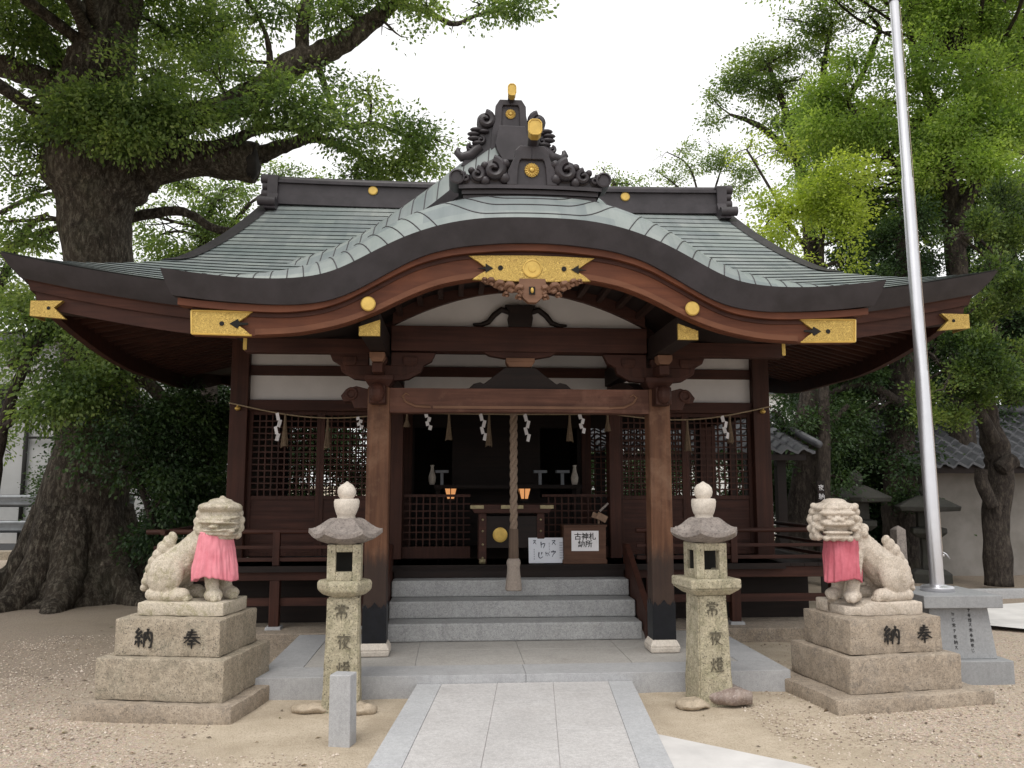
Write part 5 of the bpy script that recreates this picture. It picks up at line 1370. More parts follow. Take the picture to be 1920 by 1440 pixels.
cols = ((0.085, ['sq3', 'hou', 'tou', 'sq1', 'jou', 'hou', 'nou', 'ya', 'sq4'], 0.555, 0.040), (-0.055, ['sq2', 'sq4', 'jou', 'sq3', 'ya', 'nou', 'sq1'], 0.525, 0.045))
letter_m = plain('carved_grey_letters', (0.06, 0.06, 0.062), 0.9, 0, 0.2, 50, 0)
for x, seq, zt, pitch in cols:
    k = MB()
    for i, g in enumerate(seq):
        z = zt - pitch * i; yy = -(0.25 + (0.582 - z) * 0.0375 / 0.416) - 0.0015
        strokes(k, g, Vector((x, yy, z)), 0.031, Vector((1, 0, 0)), Vector((0, 0.09, 1)).normalized(), Vector((0, -1, 0)), 0.10, 0.0015, 0.3, i)
    k.build('inscription', letter_m, bd_, world=False)
k = MB(); k.lathe([(0.13, 0.684), (0.135, 0.69), (0.135, 0.715), (0.12, 0.73), (0.075, 0.735), (0.07, 0.74)], n=32); lean(k); k.build('flange', MAT['steel'], FP, world=False, smooth=True, auto=40)
k = MB(); k.lathe([(0.058, 0.70), (0.058, 2.6), (0.051, 2.62), (0.050, 4.4), (0.043, 4.42), (0.040, 6.16), (0.02, 6.17)], n=28); lean(k); k.build('pole', MAT['steel'], FP, world=False, smooth=True, auto=40)
k = MB(); k.ell((0, 0, 6.24), (0.075, 0.075, 0.075), 18, 12); k.lathe([(0.05, 6.15), (0.05, 6.18), (0.02, 6.2)], n=16); lean(k); k.build('finial', MAT['crest'], FP, world=False, smooth=True)
k = MB(); k.tube([(0.06, -0.01, 1.02), (0.085, -0.03, 1.0), (0.115, -0.03, 0.96)], 0.006, 6); k.tube([(0.06, -0.01, 0.99), (0.075, -0.02, 0.99)], 0.012, 6); lean(k); k.build('cleat', MAT['steel'], FP, world=False, smooth=True)
k = MB(); k.tube([(0.045, -0.048, 0.98), (0.043, -0.042, 2.6), (0.036, -0.034, 6.1)], 0.003, 5); lean(k); k.build('halyard', MAT['rope_end'], FP, world=False)

# ================================================================ rope, offertory box and other small things in the porch
BR = thing('bell_rope', 'thick twisted bell rope hanging over the top step', 'rope', (0.0, 8.25, 0.6))
k = MB()
for s in range(3):
    pts = [(0.019 * math.cos(z * 24 + s * 2.094), 8.25 + 0.019 * math.sin(z * 24 + s * 2.094), z) for z in np.linspace(1.15, 3.0, 150)]
    k.tube(pts, 0.0215, 8)
k.build('twisted_rope', MAT['rope'], BR, smooth=True)
k = MB(); k.lathe([(0.046, 0.88), (0.050, 0.90), (0.048, 1.0), (0.046, 1.15), (0.044, 1.17)], (0, 8.25, 0), 18); k.build('leather_sleeve', wood('brown_rope_sleeve', (0.10, 0.065, 0.045), (0.16, 0.11, 0.08), 'z'), BR, smooth=True, auto=40)
k = MB()
pr_ = [(0.05, 0.885), (0.062, 0.87), (0.068, 0.84), (0.06, 0.80), (0.064, 0.74), (0.074, 0.66), (0.080, 0.585), (0.070, 0.58)]
k.lathe([(r, z) for r, z in reversed(pr_)], (0, 8.25, 0), 40)
k.v = [(x * (1 + 0.035 * math.sin(9 * math.atan2(y - 8.25, x))), y, z + 0.006 * math.sin(17 * math.atan2(y - 8.25, x + 1e-9)) * (z < 0.6)) for x, y, z in k.v]
k.build('tassel', MAT['rope_end'], BR, smooth=True, auto=50)

OB = thing('offertory_box', 'dark wooden offertory box with pale edged lid and round gilt crest', 'offertory box', (0.03, 9.18, 0.77))
k = MB(); k.b2(-0.33, 0.33, -0.22, 0.22, 0.16, 0.50); k.build('chest', MAT['wood_dark'], OB, world=False, bevel=0.006)
k = MB()
for sx in (-1, 1):
    for sy in (-1, 1): k.b2(sx * 0.35, sx * 0.27, sy * 0.235, sy * 0.19, 0.0, 0.53)
k.build('leg_frame', MAT['wood_x'], OB, world=False, bevel=0.005)
k = MB(); k.prism([(-0.44, 0.60), (-0.40, 0.53), (0.40, 0.53), (0.44, 0.60), (0.41, 0.62), (-0.41, 0.62)], -0.27, 0.27); k.build('lid', MAT['wood_x'], OB, world=False, bevel=0.005)
k = MB()
brass_dull = plain('dull_brass_edge', (0.36, 0.30, 0.17), 0.5, 0.3, 0.2, 14, 0.1)
for a, b in ((-0.445, -0.30), (-0.12, 0.12), (0.30, 0.445)): k.b2(a, b, -0.285, -0.265, 0.575, 0.615)
k.build('edge_fitting', brass_dull, OB, world=False, bevel=0.004)
k = MB()
for sx in (-1, 1):
    for z in (0.06, 0.2, 0.34, 0.46): k.ell((sx * 0.31, -0.238, z), (0.012, 0.008, 0.012), 8, 6)
    k.b2(sx * 0.345, sx * 0.28, -0.24, -0.236, 0.0, 0.05)
k.build('rivets', brass_dull, OB, world=False, smooth=True)
k = MB(); k.lathe([(0.078, 0), (0.078, 0.01), (0.06, 0.016), (0.02, 0.018)], (-0.125, -0.225, 0.30), 26, 'y'); k.build('gilt_crest', MAT['gold_plain'], OB, world=False)

AB = thing('amulet_box', 'brown wooden collecting box with white paper sign beside the offertory box', 'wooden box', (0.80, 9.0, 0.77))
k = MB(); k.b2(-0.225, 0.225, -0.15, 0.15, 0.03, 0.40); k.b2(-0.235, 0.235, -0.16, 0.16, 0.0, 0.045); k.b2(-0.235, 0.235, -0.16, 0.16, 0.385, 0.405); k.build('box', wood('brown_box_wood', (0.075, 0.036, 0.022), (0.135, 0.065, 0.040), 'x'), AB, world=False, bevel=0.006)
k = MB(); k.b2(-0.145, 0.145, -0.156, -0.151, 0.135, 0.345); ps = k.build('paper_sign', MAT['paper'], AB, world=False)
lettering('lettering', '古神札\n納所', 0.078, (0.80, 9.0 - 0.1575, 0.77 + 0.243), FRONT, MAT['ink'], ps, 0.0008, 0.0012, 1.0)
PN = thing('paper_notice', 'white notice board with brushed blue-black columns leaning before the wooden box', 'notice', (0.40, 8.93, 0.77))
Mn = Matrix.Rotation(R(-9), 4, 'X')
k = MB(); k.v = []; k.box((0, 0, 0), (0.385, 0.008, 0.265)); k.v = [tuple(Mn @ Vector(p) + Vector((0, 0, 0.137))) for p in k.v]; nb_ = k.build('board', MAT['paper_blue'], PN, world=False)
brush_m = plain('blue_black_brush_ink', (0.06, 0.07, 0.11), 0.8, 0, 0.3, 40, 0)
for g, x, z, s in (('sq1', 0.075, 0.075, 0.06), ('sq3', 0.07, -0.035, 0.07), ('sq2', -0.045, 0.055, 0.075), ('sq4', -0.065, -0.05, 0.07), ('sq1', -0.13, 0.08, 0.05), ('sq2', 0.0, -0.04, 0.05)):
    k = MB(); strokes(k, g, Vector((x, -0.005, z)), s, Vector((1, 0, 0)), Vector((0, 0, 1)), Vector((0, -1, 0)), 0.13, 0.0015, 0.3, int(x * 1000))
    k.v = [tuple(Mn @ Vector(p) + Vector((0, 0, 0.137))) for p in k.v]
    k.build('brushwork', brush_m, nb_, world=False)
k = MB()
for j in range(4):
    for q in range(7): k.b2(0.142 + 0.011 * j - 0.003, 0.142 + 0.011 * j + 0.003, -0.0052, -0.003, 0.07 - 0.026 * q, 0.07 - 0.026 * q + 0.017)
for q in range(5): k.b2(-0.138, -0.130, -0.0052, -0.003, 0.0 - 0.024 * q, 0.015 - 0.024 * q); k.b2(0.025, 0.031, -0.0052, -0.003, 0.06 - 0.03 * q, 0.08 - 0.03 * q)
k.v = [tuple(Mn @ Vector(p) + Vector((0, 0, 0.137))) for p in k.v]
k.build('small_writing', plain('grey_small_writing', (0.35, 0.36, 0.42), 0.8, 0, 0.2, 40, 0), nb_, world=False)
WF = thing('wooden_tag_stand', 'slanting wooden tags with a white paper blade above the wooden box', 'wooden tag', (1.0, 9.12, 0.77))
k = MB(); k.box((0.03, 0, 0.475), (0.12, 0.012, 0.075), M=Matrix.Rotation(R(28), 4, 'Y')); k.box((-0.03, 0.02, 0.49), (0.09, 0.012, 0.06), M=Matrix.Rotation(R(20), 4, 'Y')); k.b2(-0.01, 0.01, 0.02, 0.035, 0, 0.5); k.build('tags', plain('pale_wooden_tag', (0.30, 0.19, 0.125), 0.7, 0, 0.2, 12, 0.1), WF, world=False, bevel=0.002)
k = MB(); k.box((0.055, -0.005, 0.585), (0.022, 0.006, 0.13), M=Matrix.Rotation(R(48), 4, 'Y')); k.build('paper_blade', MAT['lantern_roof'], WF, world=False)

# sacred rope with paper streamers and straw tassels
SR = thing('sacred_rope', 'thin straw rope strung across the hall front with zigzag papers and tassels', 'sacred rope', (0, 9.48, 2.4))
YRP = 9.48
def rope_z(x):
    if abs(x) > 1.25: t = (abs(x) - 1.25) / (3.03 - 1.25); return 2.41 + 0.085 * t - 0.10 * math.sin(PI * t)
    return 2.415 - 0.012 * math.cos(x * 1.2)
k = MB(); k.tube([(x, YRP, rope_z(x)) for x in np.linspace(-3.12, 3.12, 121)], 0.0085, 6); k.build('straw_cord', plain('pale_straw_cord', (0.34, 0.26, 0.165), 0.9, 0, 0.2, 60, 0.2), SR, smooth=True)
def streamer(x, ln, dx, sc_=1.0):
    mb = MB(); z = rope_z(x); w_ = 0.040 * sc_; n = 4; h = ln / n; xx = x
    for i in range(n):
        off = (0.022 if i % 2 else -0.004) * sc_ + dx * i
        a = 0.35 * (1 if i % 2 else -1)
        c = Vector((xx + off, YRP - 0.012 - 0.004 * i, z - h * (i + 0.5)))
        M = Matrix.Rotation(a, 4, 'Z') @ Matrix.Rotation(R(14 if i % 2 else -14), 4, 'Y')
        mb.box(c, (w_, 0.0015, h * 1.12), M=M)
    mb.build('paper_streamer', MAT['paper'], SR)
for px, ln, dx in ((522, 0.31, -0.006), (672, 0.13, 0.006), (800, 0.19, 0.007), (903, 0.30, 0.006), (986, 0.31, 0.002), (1088, 0.22, 0.005), (1355, 0.26, 0.008)):
    streamer(at(px, 780, YRP).x, ln, dx)
def straw_tassel(x, ln):
    mb = MB(); z = rope_z(x)
    mb.lathe([(0.010, z), (0.013, z - 0.04), (0.016, z - 0.10), (0.030, z - ln * 0.8), (0.036, z - ln)][::-1], (x, YRP, 0), 12)
    rr = random.Random(int(x * 1000))
    for i in range(10):
        a = rr.uniform(0, 2 * PI); mb.tube([(x + 0.01 * math.cos(a), YRP + 0.01 * math.sin(a), z - 0.08), (x + 0.04 * math.cos(a), YRP + 0.04 * math.sin(a), z - ln * rr.uniform(0.95, 1.06))], 0.004, 5)
    mb.build('straw_tassel', MAT['straw'], SR, smooth=True, auto=50)
for px, ln in ((535, 0.36), (615, 0.34), (763, 0.16), (842, 0.30), (917, 0.36), (1068, 0.31), (1139, 0.20), (1288, 0.36), (1368, 0.32)):
    straw_tassel(at(px, 780, YRP).x, ln)

# lit paper lamps inside
lm, lt_, lb = nodes('lit_lamp_paper'); lb.inputs['Base Color'].default_value = (0.8, 0.5, 0.25, 1)
lb.inputs['Emission Color'].default_value = (1.0, 0.40, 0.13, 1); lb.inputs['Emission Strength'].default_value = 0.5
for px, lab in ((845, 'small glowing paper lamp left of the bell rope in the dark hall'), (983, 'small glowing paper lamp right behind the bell rope in the dark hall')):
    p = at(px, 935, 10.6)
    LP = thing('paper_lamp', lab, 'lamp', (p.x, p.y, p.z), 0, 'lit lamps inside the hall')
    k = MB(); k.frus((0, 0), (0.085, 0.085), (0.15, 0.15), 0.0, 0.125); k.build('shade', lm, LP, world=False)
    k = MB()
    for sx in (-1, 0, 1):
        for sy in (-1, 1): k.tube([(sx * 0.045, sy * 0.045, -0.01), (sx * 0.08, sy * 0.08, 0.14)], 0.006, 5)
    k.b2(-0.095, 0.095, -0.095, 0.095, 0.14, 0.155); k.b2(-0.05, 0.05, -0.05, 0.05, -0.03, -0.008); k.frus((0, 0), (0.03, 0.03), (0.03, 0.03), 0.77 - p.z, -0.03); k.build('frame', MAT['wood_dark'], LP, world=False)
# offering table with pale trays
OT = thing('offering_table', 'dark altar table with pale trays and white vases deep inside the hall', 'altar table', (0.1, 11.2, 0.77))
k = MB(); k.b2(-0.95, 1.0, -0.25, 0.25, 0.78, 0.83)
for sx in (-0.9, 0.95):
    for sy in (-0.2, 0.2): k.b2(sx - 0.03, sx + 0.03, sy - 0.03, sy + 0.03, 0, 0.78)
k.build('table', MAT['wood_dark'], OT, world=False)
for x in (-0.85, 0.45, 0.75):
    k = MB(); k.b2(x - 0.085, x + 0.085, -0.23, -0.05, 0.985, 1.02); k.b2(x - 0.02, x + 0.02, -0.16, -0.12, 0.83, 0.985); k.build('tray', plain('dim_pale_tray', (0.26, 0.28, 0.31), 0.6, 0, 0.1, 8, 0), OT, world=False)
for x in (-1.0 + 0.02, 0.92):
    k = MB(); k.lathe([(0.03, 0.83), (0.045, 0.87), (0.05, 0.93), (0.03, 1.0), (0.02, 1.06), (0.03, 1.09)], (x, -0.1, 0), 16); k.build('vase', MAT['finial'], OT, world=False, smooth=True)
# ================================================================ vegetation
def fast_mesh(name, V, F4, mat, parent=None, M=None):
    me = bpy.data.meshes.new(name); n = len(V); f = len(F4)
    me.vertices.add(n); me.vertices.foreach_set('co', V.astype(np.float32).ravel())
    me.loops.add(f * 4); me.loops.foreach_set('vertex_index', F4.astype(np.int32).ravel())
    me.polygons.add(f); me.polygons.foreach_set('loop_start', np.arange(0, f * 4, 4, dtype=np.int32))
    try: me.polygons.foreach_set('loop_total', np.full(f, 4, dtype=np.int32))
    except Exception: pass
    me.update(calc_edges=True); me.validate()
    me.materials.append(mat)
    o = bpy.data.objects.new(name, me); link(o)
    if parent is not None: o.parent = parent
    return o

def leaves_mesh(rgn, clumps, leaf, per_spray, dens, droop=0.35, spray_r=0.16, flat=0.5):
    """clumps: (centre, radii). Returns vertices/quads of leaf-sized faces gathered in sprays."""
    allP, allD, allN, allS = [], [], [], []
    for c, r, dm in clumps:
        c = np.array(c); r = np.array(r)
        vol = (r[0] * r[1] * r[2]) ** (1 / 3)
        ns = max(4, int(dens * dm * (r[0] * r[2] + r[0] * r[1] + r[1] * r[2]) * 14.0 * (12.5 / max(9.0, c[1])) ** 1.0))
        d = rgn.normal(size=(ns, 3)); d /= np.linalg.norm(d, axis=1)[:, None]
        rad = rgn.random(ns) ** 0.45
        # lumpy, uneven outline
        q = np.array([mnoise.noise(Vector(c + dd * 2.0) * 1.9) for dd in d]); rad = rad * (1 + 0.55 * q)
        P = c + d * rad[:, None] * r
        keep = np.array([mnoise.noise(Vector(p) * 1.35) + 0.4 * mnoise.noise(Vector(p) * 3.1) for p in P]) > -0.13
        P = P[keep]; d = d[keep]; ns = len(P)
        out = d * 0.8 + np.array([0, 0, 0.25]); out /= np.linalg.norm(out, axis=1)[:, None]
        for k in range(per_spray + 3):
            off = rgn.normal(size=(ns, 3)) * spray_r * 0.72 * np.array([1, 1, 0.6])
            ax = out * 0.5 + off / spray_r * 0.45 + rgn.normal(size=(ns, 3)) * 0.35; ax[:, 2] -= droop
            ax /= np.linalg.norm(ax, axis=1)[:, None] + 1e-9
            nn = rgn.normal(size=(ns, 3)) * (1 - flat) + np.array([0, 0, 1.0]) * flat + d * 0.35
            allP.append(P + off); allD.append(ax); allN.append(nn); allS.append(rgn.uniform(0.65, 1.25, ns))
    P = np.concatenate(allP); D = np.concatenate(allD); Nn = np.concatenate(allN); S = np.concatenate(allS)
    sd = np.cross(D, Nn); sd /= np.linalg.norm(sd, axis=1)[:, None] + 1e-9
    up = np.cross(sd, D)
    L = leaf * 0.78 * S
    n = len(P); V = np.empty((n, 4, 3))
    V[:, 0] = P
    V[:, 1] = P + D * (L * 0.5)[:, None] + sd * (L * 0.28)[:, None] + up * (L * 0.06)[:, None]
    V[:, 2] = P + D * L[:, None] - up * (L * 0.10)[:, None]
    V[:, 3] = P + D * (L * 0.5)[:, None] - sd * (L * 0.28)[:, None] + up * (L * 0.06)[:, None]
    return V.reshape(-1, 3), np.arange(n * 4).reshape(-1, 4)

NLEAF = [0]
def tree(name, label, cat, base, limbs, clumps, leafm, barkm, leaf=0.085, dens=24, per=9, seed=1, twigs=True, group=None, droop=0.35, spray_r=0.16, jit=0.22, nseg=10, flat=0.5, inner=True):
    """limbs: polylines of (x, y, z, r) in world space; clumps: (centre, radii, density)"""
    T = thing(name, label, cat, base, 0, group)
    rgn = np.random.default_rng(seed); rr = random.Random(seed)
    mb = MB(); nodes_ = []
    for li, L in enumerate(limbs):
        sp = smooth_path(L, 7)
        mb.tube([p[:3] for p in sp], [max(0.006, p[3]) for p in sp], 18 if L[0][3] > 0.25 else nseg, jit)
        nodes_ += [(Vector(p[:3]), p[3]) for p in sp]
    if twigs:
        for c, r, dm in clumps:
            c = Vector(c)
            if not nodes_: break
            q, qr = min(nodes_, key=lambda t: (t[0] - c).length + (0.4 if t[0].z > c.z + 0.5 else 0))
            far = (q - c).length
            r0 = min(qr * 0.6, 0.022 + 0.018 * min(far, 4)); mid = (q + c) / 2 + Vector((rr.uniform(-1, 1), rr.uniform(-1, 1), rr.uniform(-0.2, 0.9))) * 0.13 * far
            sp = smooth_path([(*q, r0), (*mid, r0 * 0.75), (*c, r0 * 0.5)], 5)
            mb.tube([p[:3] for p in sp], [p[3] for p in sp], 6, 0.1)
            for j in range(4 + int(3 * max(r))):
                d = Vector((rr.gauss(0, 1), rr.gauss(0, 1), rr.gauss(0.1, 0.8))).normalized()
                e = c + Vector((d.x * r[0], d.y * r[1], d.z * r[2])) * rr.uniform(0.6, 0.95)
                s = sp[rr.randrange(len(sp) // 2, len(sp))]; s = Vector(s[:3]); m2 = (s + e) / 2 + Vector((rr.uniform(-1, 1), rr.uniform(-1, 1), rr.uniform(-1, 1))) * 0.12 * (e - s).length
                mb.tube([s, m2, e], [r0 * 0.42, r0 * 0.3, r0 * 0.12], 5)
    mb.build('trunk', barkm, T, smooth=True)
    V, F = leaves_mesh(rgn, clumps, leaf, per, dens, droop, spray_r, flat)
    NLEAF[0] += len(F)
    fast_mesh('crown', V - np.array(base), F, leafm, T)
    return T
def cl(px, py, rpx, rpy, Y, dm=1.0, ry=None):
    """a leaf clump surveyed from the photo: centre and radii turned into metres at depth Y"""
    c = at(px, py, Y); s = Y / FPX * 1.02
    return (tuple(c), (rpx * s, (ry if ry else 0.8 * max(rpx, rpy) * s), rpy * s), dm)
def lm(pts, Y, dY=0):
    out = []
    for i, p in enumerate(pts):
        yy = Y + (p[3] if len(p) > 3 else 0)
        c = at(p[0], p[1], yy); out.append((c.x, c.y, c.z, p[2] * yy / FPX))
    return out

# ---- the great camphor on the left
YT = 12.6
b0 = at(150, 1118, YT)
limbs = [
 lm([(148, 1135, 140), (150, 1095, 112), (156, 1040, 92), (163, 970, 80), (172, 880, 74), (182, 760, 68), (186, 640, 63), (186, 540, 60), (184, 450, 60), (178, 370, 72), (172, 310, 82), (172, 250, 76), (188, 180, 56), (212, 100, 42), (226, 0, 36), (232, -140, 30), (236, -300, 20)], YT),
 lm([(120, 250, 40), (136, 180, 38), (152, 130, 31), (170, 70, 26), (186, 0, 24), (196, -100, 20), (200, -220, 12)], YT - 0.5),
 lm([(150, 250, 34), (105, 180, 30), (70, 148, 25), (20, 128, 22), (-60, 112, 20), (-160, 90, 12)], YT - 0.2),
 lm([(140, 180, 20), (105, 110, 20), (80, 60, 15), (60, 0, 12), (40, -60, 8)], YT + 0.3),
 lm([(180, 380, 60), (235, 335, 50), (285, 312, 40), (340, 302, 37), (400, 300, 36), (450, 300, 39), (474, 303, 41), (482, 304, 34)], YT),
 lm([(460, 300, 18), (500, 286, 16), (545, 270, 13), (590, 258, 10), (640, 275, 7), (690, 300, 4)], YT + 0.1),
 lm([(300, 250, 13), (345, 268, 12), (390, 274, 11), (440, 262, 10), (490, 242, 9), (545, 240, 7), (600, 262, 5)], YT - 0.4),
 lm([(215, 270, 40), (300, 235, 32), (380, 215, 28), (440, 195, 27), (500, 165, 26), (545, 125, 27), (590, 105, 24), (640, 82, 21), (690, 45, 18), (735, 5, 16), (780, -60, 13)], YT - 0.3, 0),
 lm([(572, 118, 16), (566, 70, 14), (572, 20, 13), (590, -40, 11)], YT - 0.3),
 lm([(505, 165, 8), (506, 110, 6.5), (500, 70, 5), (484, 30, 4)], YT - 0.3),
 lm([(740, 5, 7), (800, 22, 6), (850, 45, 5), (890, 30, 4), (940, 15, 3)], YT - 0.4),
 lm([(690, 45, 8), (650, 20, 6), (640, -20, 5)], YT - 0.3),
 lm([(590, 105, 7), (640, 230, 6), (700, 232, 5), (760, 255, 4)], YT),
 lm([(186, 640, 22), (250, 690, 16), (300, 740, 12), (350, 790, 8)], YT - 0.7),
 lm([(178, 560, 20), (110, 600, 15), (60, 640, 12), (20, 690, 8)], YT - 0.8),
 lm([(200, 420, 12), (330, 395, 9), (400, 428, 8), (445, 436, 8)], YT + 0.6),
]
for k in range(9):                        # buttress roots
    a = R(-160 + 40 * k + 7 * (k % 2)); d = Vector((math.cos(a), math.sin(a), 0))
    c = Vector((b0.x, YT, 0))
    L = 1.35 if math.cos(a) < 0 or True else 1
    limbs.append([(c.x + d.x * 0.42, c.y + d.y * 0.42, 1.25, 0.26), (c.x + d.x * 0.62, c.y + d.y * 0.62, 0.62, 0.26), (c.x + d.x * 0.92, c.y + d.y * 0.92, 0.20, 0.22), (c.x + d.x * L, c.y + d.y * L, -0.05, 0.15), (c.x + d.x * (L + 0.4), c.y + d.y * (L + 0.4), -0.2, 0.09)])
C = [cl(40, 60, 110, 80, 12.3), cl(60, -40, 150, 60, 12.5), cl(320, 60, 130, 95, 13.2), cl(300, -60, 150, 60, 12.6), cl(395, 130, 60, 60, 12.4),
     cl(150, 215, 90, 55, 11.6, 1.2), cl(250, 190, 110, 85, 11.5, 1.3), cl(330, 215, 80, 70, 11.7, 1.2), cl(290, 130, 90, 60, 12.0), cl(400, 60, 40, 70, 12.8, .8), cl(230, 262, 70, 30, 11.5, 1),
     cl(445, 110, 30, 45, 12.2, .5), cl(480, 30, 60, 35, 12.2, .7), cl(545, 20, 50, 30, 12.2, .6), cl(620, 30, 45, 45, 12.0, .8), cl(650, -10, 60, 30, 12.0, .8),
     cl(740, 60, 40, 22, 11.9, .6), cl(800, 12, 60, 26, 11.8, .8), cl(850, 45, 40, 16, 11.7, .6), cl(905, 8, 60, 30, 11.6, .9), cl(975, 12, 45, 24, 11.5, .9), cl(720, -20, 70, 40, 11.8, .8),
     cl(555, 195, 70, 40, 11.8, 1.0), cl(480, 215, 70, 26, 11.8, .9), cl(600, 225, 50, 24, 11.7, .9), cl(520, 150, 45, 25, 11.9, .7), cl(465, 140, 30, 20, 12, .5), cl(600, 130, 30, 18, 12.0, .4),
     cl(690, 170, 60, 24, 12.4, .6), cl(650, 200, 40, 30, 12.2, .7), cl(700, 235, 70, 30, 12.3, .9), cl(760, 255, 60, 45, 12.5, 1.0), cl(800, 290, 55, 45, 12.6, 1), cl(700, 300, 60, 38, 12.5, 1.0), cl(640, 262, 35, 25, 12.2, .7), cl(740, 320, 60, 25, 12.7, .9), cl(845, 275, 26, 26, 12.6, .5), cl(665, 335, 45, 20, 12.7, .8),
     cl(30, 195, 45, 30, 12.2, .6), cl(20, 270, 45, 45, 12.4, .8), cl(60, 245, 35, 40, 12.2, .8), cl(25, 330, 40, 30, 12.6, .8), cl(70, 300, 30, 35, 12.2, .7), cl(60, 360, 40, 22, 12.8, .7), cl(35, 450, 55, 22, 12.8, .8), cl(80, 440, 26, 26, 12.6, .6), cl(20, 415, 30, 20, 12.6, .4)]
ro = random.Random(99)
for k in range(40):  # unseen overhead clumps of the crown, added to shade trunk and yard
    yy = ro.uniform(6.6, 12.5); C.append(((ro.uniform(-11.5, -3.8), yy, 1.6 + 0.66 * yy + ro.uniform(0.9, 2.2)), (1.2, 1.2, 0.7), 0.40))
tree('camphor_tree', 'huge old camphor tree with thick ridged trunk left of the hall', 'tree', (b0.x, YT, 0), limbs, C, MAT['leaf_deep'], MAT['bark_big'], 0.092, 25, 9, 3)
CT = bpy.data.objects['camphor_tree']; p = at(474, 307, YT - 0.12); k = MB(); k.ell(p, (0.11, 0.22, 0.22), 16, 12); jitter(k, 0.05, 5, 2)  # dark lump standing in for the black shade of the stub's cut end
k.build('branch_scar', plain('black_scar_shade', (0.022, 0.018, 0.015), 0.95, 0, 0.3, 12, 0.4), CT, smooth=True)
# hanging lower foliage, its own young trees around the trunk
YB = 11.5
C = [cl(90, 590, 95, 50, YB), cl(40, 620, 60, 60, YB, 1), cl(150, 660, 90, 60, YB), cl(60, 700, 60, 50, YB - .2, .8), cl(180, 740, 95, 60, YB - .1, 1.1), cl(110, 760, 60, 40, YB - .3, .9), cl(250, 700, 60, 50, YB + .2), cl(45, 560, 50, 30, YB + .2, .6), cl(60, 780, 40, 20, YB - .2, .5)]
tree('young_camphor', 'leafy young tree with hanging sprays left of the eave in front of the trunk', 'tree', (at(40, 1080, 12.0).x - 0.6, 12.0, 0), [lm([(-40, 1090, 14, .4), (-20, 960, 13, .4), (0, 820, 11, .2), (40, 700, 9), (90, 620, 6)], YB), lm([(10, 800, 7), (80, 740, 6), (160, 700, 4)], YB)], C, MAT['leaf_deep'], MAT['bark_dark'], 0.085, 27, 9, 11, droop=0.6)
C = [cl(240, 800, 70, 60, 11.4, 1.2), cl(320, 790, 80, 70, 11.9, 1.2), cl(390, 830, 60, 80, 12.4, 1.0), cl(300, 870, 80, 60, 11.7, 1.2), cl(180, 840, 60, 50, 11.3, 1), cl(380, 920, 60, 60, 12.3, 1), cl(300, 940, 60, 50, 11.8, 1), cl(280, 1010, 50, 40, 11.9, .9), cl(340, 990, 60, 50, 12.3, .9), cl(420, 780, 40, 40, 12.6, .8), cl(225, 880, 45, 50, 11.4, 1), cl(240, 760, 70, 40, 11.6, 1.0)]
bs_ = at(330, 1085, 12.4)
tree('evergreen_shrub', 'dense dark evergreen shrub between the great trunk and the hall', 'shrub', (bs_.x, 12.4, 0), [lm([(330, 1090, 10), (325, 1000, 8), (315, 900, 6), (300, 800, 4)], 12.3), lm([(345, 1090, 8), (370, 980, 6), (395, 860, 4)], 12.4), lm([(318, 1090, 8), (280, 960, 6), (240, 840, 4)], 12.0)], C, MAT['leaf_dark'], MAT['bark_dark'], 0.085, 30, 9, 12, droop=0.5)
# background left
C = [cl(330, 395, 60, 40, 17), cl(390, 420, 60, 45, 17), cl(420, 370, 50, 35, 17), cl(300, 440, 50, 40, 17), cl(350, 470, 60, 40, 17), cl(440, 430, 30, 40, 17), cl(350, 345, 50, 22, 17.3), cl(440, 350, 40, 22, 17.3, .8), cl(270, 400, 30, 30, 17, .6), cl(530, 325, 45, 20, 18, .8), cl(600, 345, 40, 15, 18, .7), cl(380, 520, 90, 40, 17.2), cl(280, 520, 60, 40, 17)]
tree('broadleaf_tree', 'mid green tree seen between the great trunk and the roof end', 'tree', (at(400, 1000, 17).x, 17, 0), [lm([(400, 1050, 18), (395, 800, 16), (385, 600, 13), (380, 480, 9), (400, 380, 5)], 17), lm([(388, 520, 7), (430, 430, 5), (470, 380, 4)], 17)], C, MAT['leaf_mid'], MAT['bark_dark'], 0.10, 20, 9, 21)
C = [cl(20, 500, 40, 30, 16.5, .8), cl(90, 475, 22, 16, 16.5, .5), cl(-20, 460, 50, 40, 16.5), cl(10, 570, 40, 40, 16.5), cl(20, 740, 22, 50, 16, .8), cl(5, 830, 18, 40, 16, .6), cl(-40, 650, 60, 60, 16.5), cl(30, 470, 30, 16, 16.5, .5)]
tree('thin_tree', 'thin dark tree at the left edge behind the great trunk', 'tree', (at(-60, 1030, 16.5).x, 16.5, 0), [lm([(-60, 1040, 16), (-50, 800, 13), (-30, 640, 10), (0, 540, 8), (40, 440, 6), (90, 400, 4)], 16.5), lm([(-10, 480, 7), (40, 455, 5), (100, 470, 3)], 16.5), lm([(0, 400, 5), (60, 370, 4), (130, 360, 2.5)], 16.8)], C, MAT['leaf_mid'], MAT['bark_dark'], 0.10, 20, 9, 23)
